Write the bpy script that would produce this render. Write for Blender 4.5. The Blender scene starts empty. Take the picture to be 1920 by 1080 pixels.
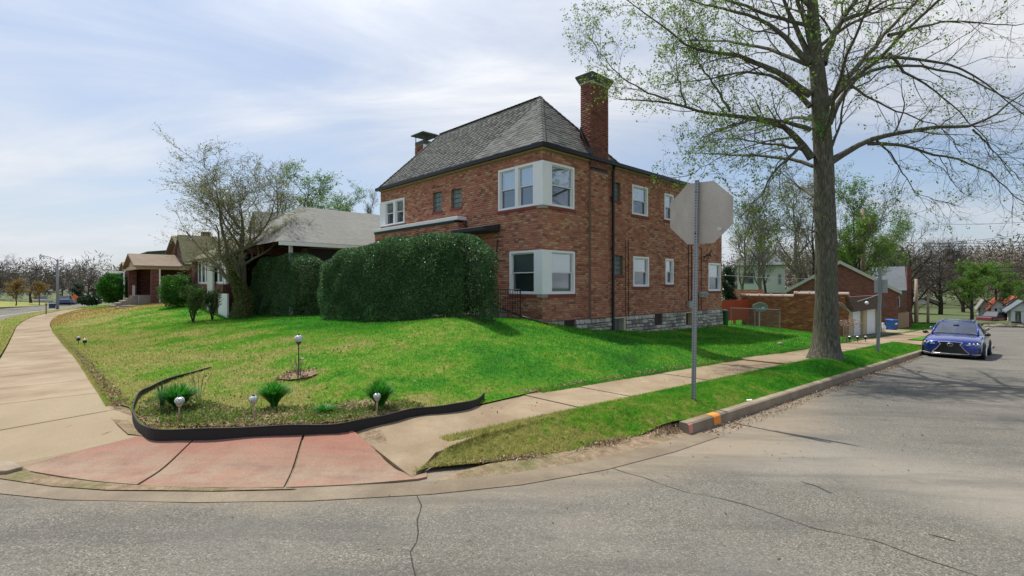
import bpy, math, random
import numpy as np
from mathutils import Vector, Matrix
random.seed(7); rng = np.random.default_rng(7)
SC = bpy.context.scene
COL = SC.collection
# ---------------------------------------------------------------- camera
CAM_Z = 1.7; FPX = 946.0; HOR = 535.0
cd = bpy.data.cameras.new('camera'); cam = bpy.data.objects.new('camera', cd); COL.objects.link(cam)
cam.location = (0, 0, CAM_Z); cam.rotation_euler = (math.radians(90), 0, 0)
cd.sensor_width = 36; cd.lens = FPX/1920*36; cd.shift_y = -(540-HOR)/1920
cd.clip_start = .05; cd.clip_end = 4000
SC.camera = cam
# ---------------------------------------------------------------- light
SUN_EL = 63.5; SUN_AZ = (-.65, .76)
w = bpy.data.worlds.new('World'); SC.world = w; w.use_nodes = True
nt = w.node_tree; nt.nodes.clear()
def wn(t, **k):
    n = nt.nodes.new(t)
    for a, b in k.items(): setattr(n, a, b)
    return n
sky = wn('ShaderNodeTexSky', sky_type='NISHITA', sun_disc=False, sun_elevation=math.radians(SUN_EL),
         sun_rotation=math.atan2(SUN_AZ[0], SUN_AZ[1]), air_density=1.0, dust_density=1.2, ozone_density=2.0)
tc = wn('ShaderNodeTexCoord'); sep = wn('ShaderNodeSeparateXYZ'); nt.links.new(tc.outputs['Generated'], sep.inputs[0])
def wm(op, a, b=None, clamp=False):
    n = wn('ShaderNodeMath', operation=op, use_clamp=clamp)
    for i, x in enumerate((a, b)):
        if x is None: continue
        if isinstance(x, (int, float)): n.inputs[i].default_value = x
        else: nt.links.new(x, n.inputs[i])
    return n.outputs[0]
zz = wm('ADD', wm('MAXIMUM', sep.outputs[2], 0.0), .22)
px_ = wm('DIVIDE', sep.outputs[0], zz); py_ = wm('DIVIDE', sep.outputs[1], zz)
comb = wn('ShaderNodeCombineXYZ'); nt.links.new(px_, comb.inputs[0]); nt.links.new(py_, comb.inputs[1])
SKY_LOC = (3, 2, 0); SKY_ROT = -38
def skynoise(scale, detail, rough, dist, sc, loc, rot):
    mp = wn('ShaderNodeMapping'); nt.links.new(comb.outputs[0], mp.inputs[0]); mp.inputs['Rotation'].default_value = (0, 0, math.radians(rot)); mp.inputs['Scale'].default_value = sc; mp.inputs['Location'].default_value = loc
    nz = wn('ShaderNodeTexNoise'); nz.inputs['Scale'].default_value = scale; nz.inputs['Detail'].default_value = detail; nz.inputs['Roughness'].default_value = rough; nz.inputs['Distortion'].default_value = dist
    nt.links.new(mp.outputs[0], nz.inputs['Vector']); return nz.outputs[0]
big = skynoise(.55, 3, .5, .2, (.8, 1, 1), SKY_LOC, SKY_ROT); fine = skynoise(1.5, 9, .62, .6, (.38, 1.2, 1), (5.4, 3, 0), SKY_ROT)
mixn = wm('ADD', wm('MULTIPLY', big, .62), wm('MULTIPLY', fine, .38))
rp = wn('ShaderNodeValToRGB'); nt.links.new(mixn, rp.inputs[0])
rp.color_ramp.elements[0].position = .40; rp.color_ramp.elements[0].color = (.45, .45, .45, 1)
rp.color_ramp.elements[1].position = .60; rp.color_ramp.elements[1].color = (1, 1, 1, 1)
hz = wm('MULTIPLY', wm('SUBTRACT', 1.0, wm('MULTIPLY', sep.outputs[2], 4.0), True), .7)
fac = wm('MAXIMUM', rp.outputs[0], hz)
mx = wn('ShaderNodeMixRGB'); nt.links.new(fac, mx.inputs[0]); nt.links.new(sky.outputs[0], mx.inputs[1])
# thin cloud: grey blue where thin, bright where thick, brighter towards the sun
rc = wn('ShaderNodeValToRGB'); nt.links.new(mixn, rc.inputs[0])
for e, (p_, c_) in zip(rc.color_ramp.elements, ((.41, (.245, .29, .375, 1)), (.61, (.60, .615, .645, 1)))): e.position = p_; e.color = c_
sdir = (SUN_AZ[0]*math.cos(math.radians(SUN_EL)), SUN_AZ[1]*math.cos(math.radians(SUN_EL)), math.sin(math.radians(SUN_EL)))
dp = wn('ShaderNodeVectorMath', operation='DOT_PRODUCT'); nt.links.new(tc.outputs['Generated'], dp.inputs[0]); dp.inputs[1].default_value = sdir
glow = wm('MULTIPLY', wm('ADD', 1.0, wm('MULTIPLY', wm('POWER', wm('MAXIMUM', dp.outputs['Value'], 0.0), 4.0), 1.0)), 7.6)
cv = wn('ShaderNodeVectorMath', operation='SCALE'); nt.links.new(rc.outputs[0], cv.inputs[0]); nt.links.new(glow, cv.inputs['Scale'])
nt.links.new(cv.outputs[0], mx.inputs[2])
bg = wn('ShaderNodeBackground'); bg.inputs[1].default_value = .128
nt.links.new(mx.outputs[0], bg.inputs[0])
wo = wn('ShaderNodeOutputWorld'); nt.links.new(bg.outputs[0], wo.inputs[0])
sl = bpy.data.lights.new('sun', 'SUN'); sl.energy = 3.6; sl.angle = math.radians(.6); sl.color = (1, .95, .86)
so = bpy.data.objects.new('sun', sl); COL.objects.link(so)
sd = Vector((SUN_AZ[0]*math.cos(math.radians(SUN_EL)), SUN_AZ[1]*math.cos(math.radians(SUN_EL)), math.sin(math.radians(SUN_EL)))).normalized()
so.rotation_euler = sd.to_track_quat('Z', 'Y').to_euler(); so.location = (-20, 30, 60)
SC.view_settings.view_transform = 'Standard'; SC.view_settings.look = 'None'; SC.view_settings.gamma = 1
SC.view_settings.exposure = 0.45; SC.view_settings.use_curve_mapping = False
SC.cycles.max_bounces = 6; SC.cycles.transparent_max_bounces = 12

# ---------------------------------------------------------------- street frame: u along the side street, v along the front street
TH = math.atan2(.687, .7265); C_, S_ = math.cos(TH), math.sin(TH)
def W(u, v, z=0.0): return (u*C_ - v*S_, u*S_ + v*C_, z)
def UV(x, y): return (x*C_ + y*S_, -x*S_ + y*C_)
def at(px, py, Y): return ((px-960)/FPX*Y, Y, CAM_Z-(py-HOR)/FPX*Y)
def onfront(px, py, u=11.33):      # pixel -> (v, z) on a plane of constant u
    k = (px-960)/FPX; Y = u/(C_*k+S_); return (Y*(C_-S_*k), CAM_Z-(py-HOR)/FPX*Y)
def onside(px, py, v=10.62):       # pixel -> (u, z) on a plane of constant v
    k = (px-960)/FPX; Y = v/(C_-S_*k); return (Y*(C_*k+S_), CAM_Z-(py-HOR)/FPX*Y)
def sstep(x): x = np.clip(x, 0, 1); return x*x*(3-2*x)
def bend(v): return np.maximum(0, np.asarray(v)-38.)**2*.003
_av = np.array([-80, -5, 5, 9, 15.8, 22.7, 33, 43.6, 53.5, 75, 120, 400.]); _az = np.array([.3, .0, -.04, -.04, -.07, -.31, -.55, -.70, -.72, -.95, -1.5, -2.5])
def swA(v): return .5*np.interp(v, _av, _az)+.25*np.interp(np.asarray(v)-1.5, _av, _az)+.25*np.interp(np.asarray(v)+1.5, _av, _az)
def swB(u): u = np.asarray(u, float); return .105-.034*np.clip(u, -20, 48)-.018*np.clip(u-48, 0, 40)
def tmix(u, v): return sstep((np.asarray(u)-(np.asarray(v)-5))/6+.5)
def base(u, v): t = tmix(u, v); return swA(v)*(1-t)+swB(u)*t
def roadz(u, v):
    u = np.asarray(u, float); t = tmix(u, v)
    rb = -.10-.0366*np.clip(u, -20, 48)-.019*np.clip(u-48, 0, 40)
    return (swA(v)-.13)*(1-t)+rb*t
def gp(px, py, f=base, dz=0.0):    # ground point under a pixel, in (u, v)
    k = (px-960)/FPX; Y = 8.
    for i in range(60):
        x = k*Y; u, v = UV(x, Y); z = float(f(u, v))+dz
        Y = .5*Y+.5*(CAM_Z-z)/((py-HOR)/FPX)
    return UV(k*Y, Y)
# curb arc round the corner and along both streets
ARC = [(60., 3.32), (40., 3.32), (24, 3.32), (15, 3.32), (9, 3.32), (6.7, 3.32), (5.6, 3.36), (4.45, 3.5), (3.5, 3.75), (2.74, 4.09), (1.9, 4.6), (1.18, 5.18), (.4, 6.0), (-.27, 7.0), (-1.0, 8.4), (-1.6, 10.0), (-2.0, 12.), (-2.2, 15), (-2.2, 25), (-2.2, 38)] + [(-2.2+float(bend(v)), float(v)) for v in range(44, 120, 8)]
def segdist(u, v, poly, closed=False):
    u = np.asarray(u, float); v = np.asarray(v, float); best = np.full(u.shape, 1e9); bu = u.copy(); bv = v.copy()
    n = len(poly); R = range(n if closed else n-1)
    for i in R:
        a = poly[i]; b = poly[(i+1) % n]; du, dv = b[0]-a[0], b[1]-a[1]; L = du*du+dv*dv
        if L < 1e-12: continue
        t = np.clip(((u-a[0])*du+(v-a[1])*dv)/L, 0, 1); qu, qv = a[0]+t*du, a[1]+t*dv
        d = np.hypot(u-qu, v-qv); m = d < best; best[m] = d[m]; bu[m] = qu[m]; bv[m] = qv[m]
    return best, bu, bv
def inside(u, v, poly):
    u = np.asarray(u, float); v = np.asarray(v, float); c = np.zeros(u.shape, bool); n = len(poly); j = n-1
    for i in range(n):
        ai, bi = poly[i]; aj, bj = poly[j]
        if bi != bj:
            m = ((bi > v) != (bj > v)) & (u < (aj-ai)*(v-bi)/(bj-bi)+ai); c ^= m
        j = i
    return c
SWB0, SWB1 = 4.6, 5.9
def swAe(v, side): # edges of the front sidewalk
    v = np.asarray(v, float); s = .02-.006*v
    return (s+.85 if side > 0 else s-.55)+bend(v)
# ---------------------------------------------------------------- the lawn surface
CT = np.array([(3.3, 8.7, .15), (7.9, 10.0, .80), (9.2, 10.4, .72), (7.9, 14, .52), (7.8, 19.2, .36), (9.4, 15, .5), (9.4, 21, .35), (8.6, 28, .1), (11.33, 10.62, .54), (11.33, 14, .5), (12.2, 10.62, .38), (13.0, 10.4, .26), (13, 9.5, .2), (11, 9.2, .38), (9.5, 8.4, .42), (14.9, 10.62, .05), (17.2, 10.62, -.09), (20.5, 10.62, -.18), (23.8, 10.62, -.26), (28, 9, -.6), (29, 7, -.88), (29.3, 11.5, -.62), (35, 8, -1.15), (20, 8, -.38), (14, 8, -.06), (11, 8, .22), (8, 8, .33), (5, 8, .2), (3, 9.5, .12), (5, 12, .3), (4, 16, .15), (3, 22, -.1), (6, 22, .2), (2.5, 35, -.3), (6, 35, .3), (4, 45, .15), (7, 45, .48), (2.5, 56, -.4), (12, 45, .5), (12, 30, .4), (15, 15, .2), (25, 15, -.3), (40, 15, -1.4), (60, 8, -2.3), (60, 30, -2), (30, 40, .1), (10, 75, -.2), (60, 75, -1), (3, 75, -.8), (45, 6.5, -1.5)])
def _tps(r): return np.where(r > 1e-9, r*r*np.log(r+1e-12), 0)
_n = len(CT); _K = _tps(np.hypot(CT[:, None, 0]-CT[None, :, 0], CT[:, None, 1]-CT[None, :, 1]))+np.eye(_n)*.15
_P = np.c_[np.ones(_n), CT[:, :2]]; _A = np.block([[_K, _P], [_P.T, np.zeros((3, 3))]])
_w = np.linalg.solve(_A, np.r_[CT[:, 2], 0, 0, 0])
def rbf(u, v):
    u = np.asarray(u, float); v = np.asarray(v, float); o = _w[-3]+_w[-2]*u+_w[-1]*v
    for i in range(_n): o = o+_w[i]*_tps(np.hypot(u-CT[i, 0], v-CT[i, 1]))
    return o
EDGE_PX = [(243, 765), (250, 782), (268, 800), (290, 809), (330, 808), (400, 805), (500, 802), (600, 799), (645, 797), (700, 790), (760, 781), (820, 772), (870, 765), (910, 757)]
LAWN = [gp(*p) for p in EDGE_PX]+[(6.2, 5.93), (8, SWB1), (12, SWB1), (20, SWB1), (29, SWB1), (40, SWB1), (57, SWB1), (57, 75)]
_va = list(np.linspace(75, 9.6, 24)); LAWN += [(float(swAe(v, 1))+.02, float(v)) for v in _va]
def lawnz(u, v):
    d, _, _ = segdist(np.atleast_1d(u), np.atleast_1d(v), LAWN, True)
    r = rbf(np.atleast_1d(u), np.atleast_1d(v)); b = base(np.atleast_1d(u), np.atleast_1d(v))+.012
    # small lumps
    uu, vv = np.atleast_1d(u), np.atleast_1d(v)
    lump = .018*(np.sin(uu*1.7+.8*np.sin(vv*1.3))+np.sin(vv*1.9+1.1*np.sin(uu*.9)))
    t = sstep(d/1.3)
    return b*(1-t)+(r+lump)*t
def lz(u, v): return float(lawnz(u, v)[0])
def arc_in(d, i0=5, i1=10):
    o = []
    for i in range(i0, i1):
        a, b = ARC[i-1], ARC[i+1]; dx, dy = b[0]-a[0], b[1]-a[1]; L = math.hypot(dx, dy); o.append((ARC[i][0]+dy/L*d, ARC[i][1]-dx/L*d))
    return o
VERGE = [gp(768, 857), (2.92, 4.33)]+arc_in(.30, 6, 9)[::-1]+[(6.2, 3.60), (6.75, 3.49), (9, 3.49), (15, 3.49), (24, 3.49), (27.5, 3.49), (27.5, SWB0), (18, SWB0), (9, SWB0), (5, SWB0), (3.35, SWB0-.01)]
def stripz(u, v):
    uu, vv = np.atleast_1d(np.asarray(u, float)), np.atleast_1d(np.asarray(v, float)); hi = base(uu, vv); da, _, _ = segdist(uu, vv, ARC)
    q = sstep((da-.25)/1.0); hi = np.where(uu < 6, (roadz(uu, vv)+.02)*(1-q)+base(uu, vv)*q, hi); lo = roadz(uu, vv)+.012+.04*sstep(da/.25)
    d2 = np.maximum(da-.1, 0); t = d2/(d2+np.maximum(SWB0-vv, 0)+1e-3); return lo*(1-t)+hi*t
def vergez(u, v):
    uu, vv = np.atleast_1d(np.asarray(u, float)), np.atleast_1d(np.asarray(v, float))
    d, _, _ = segdist(uu, vv, VERGE, True)
    lo = roadz(uu, vv)+.05+.10*sstep((uu-5.6)/.9); hi = base(uu, vv)+.01
    da, _, _ = segdist(uu, vv, ARC); q = sstep((da-.25)/1.0); hi = np.where(uu < 6, (roadz(uu, vv)+.02)*(1-q)+base(uu, vv)*q, hi)+.012
    da = np.maximum(da-.25, 0); t = da/(da+np.maximum(SWB0-vv, 0)+1e-3); e = lo*(1-t)+hi*t
    near = sstep((uu-2.6)/2.2)
    return e+sstep(d/.5)*(.02+.06*near)*(1+.3*np.sin(uu*3.1)*np.sin(vv*4))+.0
# ---------------------------------------------------------------- objects
OFF = {}
def thing(name, label, cat, u, v, z, group=None, rot=TH):
    o = bpy.data.objects.new(name, None); COL.objects.link(o); o.empty_display_size = .3
    o.location = W(u, v, z); o.rotation_euler = (0, 0, rot); o['label'] = label; o['category'] = cat
    if group: o['group'] = group
    OFF[o.name] = (u, v, z); return o
def tag(o, label=None, cat=None, group=None, kind=None):
    for k, x in (('label', label), ('category', cat), ('group', group), ('kind', kind)):
        if x: o[k] = x
    return o
def link(name, me, parent=None, loc=None):
    o = bpy.data.objects.new(name, me); COL.objects.link(o)
    if parent is not None:
        o.parent = parent; OFF[o.name] = OFF.get(parent.name, (0, 0, 0))
    if loc is not None: o.location = loc
    return o
def np_mesh(name, V, F, mat, smooth=False, uv=False):
    V = np.asarray(V, np.float32); F = np.asarray(F, np.int32); k = F.shape[1]
    me = bpy.data.meshes.new(name); me.vertices.add(len(V)); me.vertices.foreach_set('co', V.ravel())
    me.loops.add(F.size); me.loops.foreach_set('vertex_index', F.ravel())
    me.polygons.add(len(F)); me.polygons.foreach_set('loop_start', np.arange(len(F), dtype=np.int32)*k)
    try: me.polygons.foreach_set('loop_total', np.full(len(F), k, np.int32))
    except Exception: pass
    me.update(calc_edges=True)
    if smooth: me.polygons.foreach_set('use_smooth', np.ones(len(F), bool))
    if mat: me.materials.append(mat)
    return me
class MB:
    def __init__(s): s.v = []; s.f = []
    def add(s, vs, fs):
        n = len(s.v); s.v += [tuple(p) for p in vs]; s.f += [tuple(i+n for i in f) for f in fs]; return s
    def box(s, x0, x1, y0, y1, z0, z1, skip=''):
        x0, x1 = min(x0, x1), max(x0, x1); y0, y1 = min(y0, y1), max(y0, y1); z0, z1 = min(z0, z1), max(z0, z1)
        vs = [(x0, y0, z0), (x1, y0, z0), (x1, y1, z0), (x0, y1, z0), (x0, y0, z1), (x1, y0, z1), (x1, y1, z1), (x0, y1, z1)]
        fs = [(3, 2, 1, 0), (4, 5, 6, 7), (0, 1, 5, 4), (1, 2, 6, 5), (2, 3, 7, 6), (3, 0, 4, 7)]
        return s.add(vs, fs)
    def hexa(s, b, t):   # bottom ring and top ring of equal length
        n = len(b); vs = list(b)+list(t)
        fs = [tuple(range(n-1, -1, -1)), tuple(range(n, 2*n))]+[(i, (i+1) % n, (i+1) % n+n, i+n) for i in range(n)]
        return s.add(vs, fs)
    def tube(s, pts, r, n=8, caps=True):
        pts = [Vector(p) for p in pts]; m = len(pts); rs = r if isinstance(r, (list, tuple)) else [r]*m
        rings = []; prev = None
        for i in range(m):
            t = (pts[min(i+1, m-1)]-pts[max(i-1, 0)])
            t = t.normalized() if t.length > 1e-9 else Vector((0, 0, 1))
            if prev is None: a = t.orthogonal().normalized() if abs(t.z) < .99 else Vector((1, 0, 0))
            else:
                a = prev-t*prev.dot(t); a = a.normalized() if a.length > 1e-6 else t.orthogonal().normalized()
            prev = a; b = t.cross(a)
            rings.append([tuple(pts[i]+(a*math.cos(2*math.pi*j/n)+b*math.sin(2*math.pi*j/n))*rs[i]) for j in range(n)])
        vs = [p for r_ in rings for p in r_]; fs = []
        for i in range(m-1):
            for j in range(n): fs.append((i*n+j, i*n+(j+1) % n, (i+1)*n+(j+1) % n, (i+1)*n+j))
        if caps: fs += [tuple(range(n-1, -1, -1)), tuple(range((m-1)*n, m*n))]
        return s.add(vs, fs)
    def sphere(s, c, r, n=12, m=8, sz=1.0):
        vs = [(c[0], c[1], c[2]-r*sz)]
        for i in range(1, m):
            a = -math.pi/2+math.pi*i/m
            for j in range(n): vs.append((c[0]+r*math.cos(a)*math.cos(2*math.pi*j/n), c[1]+r*math.cos(a)*math.sin(2*math.pi*j/n), c[2]+r*sz*math.sin(a)))
        vs.append((c[0], c[1], c[2]+r*sz)); T = len(vs)-1; fs = []
        for j in range(n): fs.append((0, 1+(j+1) % n, 1+j)); fs.append((T, T-n+j, T-n+(j+1) % n))
        for i in range(m-2):
            for j in range(n): a = 1+i*n+j; b = 1+i*n+(j+1) % n; fs.append((a, b, b+n, a+n))
        return s.add(vs, fs)
    def build(s, name, mat, parent=None, smooth=False, bevel=0, uvz=None, off=None, label=None):
        o3 = off if off is not None else (OFF.get(parent.name, (0, 0, 0)) if parent is not None else (0, 0, 0))
        if uvz is not None: o3 = uvz
        me = bpy.data.meshes.new(name)
        me.from_pydata([(a-o3[0], b-o3[1], c-o3[2]) for a, b, c in s.v], [], s.f); me.update()
        if mat: me.materials.append(mat)
        uvl = me.uv_layers.new(name='UVMap'); co = me.vertices
        for p in me.polygons:
            n = p.normal
            if abs(n.z) < .75:
                l = math.hypot(n.x, n.y) or 1; tx, ty = -n.y/l, n.x/l
                for li in p.loop_indices:
                    c = co[me.loops[li].vertex_index].co; uvl.data[li].uv = (c.x*tx+c.y*ty, c.z+o3[2])
            else:
                for li in p.loop_indices:
                    c = co[me.loops[li].vertex_index].co; uvl.data[li].uv = (c.x, c.y)
        if smooth:
            for p in me.polygons: p.use_smooth = True
        o = link(name, me, parent)
        if uvz is not None:
            o.location = W(*uvz); o.rotation_euler = (0, 0, TH); OFF[o.name] = uvz
        if bevel:
            b = o.modifiers.new('bevel', 'BEVEL'); b.width = bevel; b.segments = 2; b.limit_method = 'ANGLE'; b.angle_limit = math.radians(40)
        if label: o['label'] = label
        return o
def solo(mb, name, mat, u, v, z, label, cat, group=None, **k):
    o = mb.build(name, mat, uvz=(u, v, z), **k); return tag(o, label, cat, group)
# ---------------------------------------------------------------- materials
def newmat(name):
    m = bpy.data.materials.new(name); m.use_nodes = True; t = m.node_tree; t.nodes.clear(); return m, t
class NT:
    def __init__(s, name): s.m, s.t = newmat(name)
    def n(s, typ, ins=None, **k):
        nd = s.t.nodes.new(typ)
        for a, b in k.items(): setattr(nd, a, b)
        for a, b in (ins or {}).items():
            if isinstance(b, bpy.types.NodeSocket): s.t.links.new(b, nd.inputs[a])
            else: nd.inputs[a].default_value = b
        return nd
    def noise(s, vec, scale, detail=4, rough=.55, out='Fac', dist=0):
        return s.n('ShaderNodeTexNoise', {'Vector': vec, 'Scale': scale, 'Detail': detail, 'Roughness': rough, 'Distortion': dist}).outputs[out]
    def ramp(s, f, stops, interp='LINEAR'):
        r = s.n('ShaderNodeValToRGB', {'Fac': f}); e = r.color_ramp; e.interpolation = interp
        while len(e.elements) < len(stops): e.elements.new(.5)
        for i, (p, c) in enumerate(stops):
            e.elements[i].position = p; c = c if isinstance(c, (tuple, list)) else (c, c, c); e.elements[i].color = (*c[:3], 1)
        return r.outputs[0]
    def mix(s, f, a, b, typ='MIX'):
        d = s.n('ShaderNodeMixRGB', blend_type=typ)
        for i, x in ((0, f), (1, a), (2, b)):
            if isinstance(x, bpy.types.NodeSocket): s.t.links.new(x, d.inputs[i])
            elif isinstance(x, (int, float)): d.inputs[i].default_value = x if i == 0 else (x, x, x, 1)
            else: d.inputs[i].default_value = (*x[:3], 1)
        return d.outputs[0]
    def math(s, op, a, b=0, clamp=False):
        d = s.n('ShaderNodeMath', operation=op, use_clamp=clamp)
        for i, x in ((0, a), (1, b)):
            if isinstance(x, bpy.types.NodeSocket): s.t.links.new(x, d.inputs[i])
            else: d.inputs[i].default_value = x
        return d.outputs[0]
    def coord(s, which='Object'): return s.n('ShaderNodeTexCoord').outputs[which]
    def pos(s): return s.n('ShaderNodeNewGeometry').outputs['Position']
    def bump(s, h, dist=.01, strength=.5): return s.n('ShaderNodeBump', {'Height': h, 'Distance': dist, 'Strength': strength}).outputs[0]
    def finish(s, col, rough=.8, metal=0, normal=None, spec=.5, trans=None, coat=0, extra=None):
        p = s.n('ShaderNodeBsdfPrincipled', {'Metallic': metal, 'Specular IOR Level': spec, 'Coat Weight': coat})
        for k, x in (('Base Color', col), ('Roughness', rough)):
            if isinstance(x, bpy.types.NodeSocket): s.t.links.new(x, p.inputs[k])
            elif k == 'Base Color': p.inputs[k].default_value = (*x[:3], 1)
            else: p.inputs[k].default_value = x
        if normal is not None: s.t.links.new(normal, p.inputs['Normal'])
        out = p.outputs[0]
        if trans:
            tcol, tf = trans
            tb = s.n('ShaderNodeBsdfTranslucent', {'Color': tcol}); ms = s.n('ShaderNodeMixShader', {0: tf, 1: out, 2: tb.outputs[0]}); out = ms.outputs[0]
        s.n('ShaderNodeOutputMaterial', {'Surface': out}); return s.m
def plain(name, col, rough=.7, var=.15, scale=6, bump=0, metal=0, spec=.5, coat=0):
    t = NT(name); v = t.coord(); f = t.noise(v, scale, 6, .6)
    c = t.mix(f, tuple(x*(1-var) for x in col), tuple(min(1, x*(1+var)) for x in col))
    nm = t.bump(t.noise(v, scale*8, 4), .01, bump) if bump else None
    return t.finish(c, rough, metal, nm, spec, coat=coat)
def brickmat(name, c1, c2, mortar=(.30, .26, .22), bw=.21, bh=.075, tan=None):
    t = NT(name); uv = t.n('ShaderNodeUVMap').outputs[0]
    b = t.n('ShaderNodeTexBrick', {'Vector': uv, 'Color1': (0, 0, 0, 1), 'Color2': (1, 1, 1, 1), 'Mortar': (.5, .5, .5, 1), 'Scale': 1.0, 'Mortar Size': .006, 'Mortar Smooth': .1, 'Bias': 0, 'Brick Width': bw, 'Row Height': bh})
    col = t.ramp(b.outputs[0], [(0, c1), (.45, tuple((x+y)/2 for x, y in zip(c1, c2))), (.75, c2), (1, tan or c2)])
    col = t.mix(t.noise(t.coord(), 1.1, 5, .6), t.mix(.25, col, (.05, .03, .03)), col)
    c = t.mix(b.outputs['Fac'], col, mortar)
    return t.finish(c, .9, 0, t.bump(t.math('SUBTRACT', 1, b.outputs['Fac']), .008, .6), .2)
def randmat(name, stops, rough=.85, src='island', gran=.25, bump=.3, spec=.25, big=.16):
    t = NT(name)
    if src == 'island': r = t.n('ShaderNodeNewGeometry').outputs['Random Per Island']
    else: r = t.n('ShaderNodeObjectInfo').outputs['Random']
    c = t.ramp(r, stops); p = t.pos()
    c = t.mix(t.noise(p, 40, 5, .65), t.mix(gran, c, (0.02, .015, .012)), t.mix(gran*.4, c, (.6, .5, .42)))
    c = t.mix(t.ramp(t.noise(p, .55, 6, .6), [(.35, 0), (.75, 1)]), t.mix(big, c, (.04, .03, .03)), c)
    return t.finish(c, rough, 0, t.bump(t.noise(p, 90, 4), .004, bump), spec)
# ---- road
def m_asphalt():
    t = NT('asphalt'); p = t.pos()
    f1 = t.noise(p, 110, 3, .7); f2 = t.noise(p, 42, 4, .7)
    vor = t.n('ShaderNodeTexVoronoi', {'Vector': p, 'Scale': 95}).outputs['Color']
    vs = t.n('ShaderNodeSeparateColor', {'Color': vor}).outputs[0]
    c = t.ramp(vs, [(0, (.08, .072, .058)), (.3, (.168, .154, .125)), (.75, (.24, .222, .182)), (.93, (.295, .275, .228)), (1, (.42, .39, .33))])
    c = t.mix(t.ramp(f1, [(.35, 1), (.55, 0)]), c, (.09, .088, .08))
    # worn pinkish and pale areas
    c = t.mix(t.ramp(t.noise(p, .35, 5, .6), [(.4, 0), (.7, .55)]), c, (.25, .225, .195))
    c = t.mix(t.ramp(t.noise(p, .9, 6, .65), [(.42, 0), (.75, .5)]), c, (.12, .125, .115))
    # dusty pale band swept across the mouth of the side street, and along the gutter
    sp = t.n('ShaderNodeSeparateXYZ', {'Vector': p}); x, y = sp.outputs[0], sp.outputs[1]
    u = t.math('ADD', t.math('MULTIPLY', x, C_), t.math('MULTIPLY', y, S_)); v = t.math('SUBTRACT', t.math('MULTIPLY', y, C_), t.math('MULTIPLY', x, S_))
    wob = t.math('MULTIPLY', t.math('SUBTRACT', t.noise(p, .7, 5, .6), .5), 1.6)
    d = t.math('ABSOLUTE', t.math('ADD', t.math('SUBTRACT', u, t.math('ADD', t.math('MULTIPLY', v, -.22), 7.1)), wob))
    band = t.ramp(t.math('DIVIDE', d, 1.5), [(.25, .8), (1, 0)])
    c = t.mix(t.math('MULTIPLY', band, .75), c, (.31, .275, .225))
    rc = t.math('SQRT', t.math('ADD', t.math('POWER', t.math('SUBTRACT', u, 7.5), 2), t.math('POWER', t.math('SUBTRACT', v, 11.5), 2)))
    dust = t.ramp(t.math('ADD', t.math('SUBTRACT', rc, 9.0), t.math('MULTIPLY', t.noise(p, 1.6, 5, .6), .9)), [(.35, .7), (1.0, 0)])
    dust = t.math('MULTIPLY', dust, t.math('LESS_THAN', rc, 11))
    c = t.mix(dust, c, (.29, .235, .165))
    oil = t.ramp(t.noise(p, 2.4, 5, .7), [(.62, 0), (.74, .55)])
    c = t.mix(oil, c, (.055, .048, .04))
    wear = t.ramp(t.noise(t.n('ShaderNodeMapping', {'Vector': p, 'Rotation': (0, 0, -TH), 'Scale': (.25, 1.6, 1)}).outputs[0], 1.3, 7, .65), [(.38, .45), (.55, 0)])
    c = t.mix(wear, c, (.085, .085, .078))
    c = t.mix(t.ramp(t.noise(p, 7, 5, .75), [(.60, 0), (.72, .6)]), c, (.07, .06, .05))
    h = t.math('ADD', t.math('MULTIPLY', f1, .6), vs)
    return t.finish(c, .92, 0, t.bump(h, .006, .7), .2)
ASPH = m_asphalt()
def m_concrete(name, c1, c2, stain=(.2, .12, .07), sc=1.0, pebble=0):
    t = NT(name); p = t.pos()
    c = t.mix(t.ramp(t.noise(p, 1.3*sc, 7, .62), [(.3, 0), (.7, 1)]), c1, c2)
    c = t.mix(t.ramp(t.noise(p, .45, 6, .6, dist=.6), [(.42, 0), (.68, .75)]), c, stain)
    c = t.mix(t.ramp(t.noise(p, 60, 4, .7), [(.35, .35), (.6, 0)]), c, tuple(x*.55 for x in c1))
    c = t.mix(t.ramp(t.noise(p, 130, 2, .7), [(.55, 0), (.75, .4)]), c, tuple(min(1, x*1.5) for x in c2))
    return t.finish(c, .88, 0, t.bump(t.noise(p, 70, 5, .7), .004, .45), .25)
CONC = m_concrete('sidewalk_concrete', (.25, .19, .12), (.40, .315, .21), (.17, .105, .06))
CONC2 = m_concrete('tan_concrete', (.29, .225, .14), (.35, .28, .185), (.24, .18, .11), .5)
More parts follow.
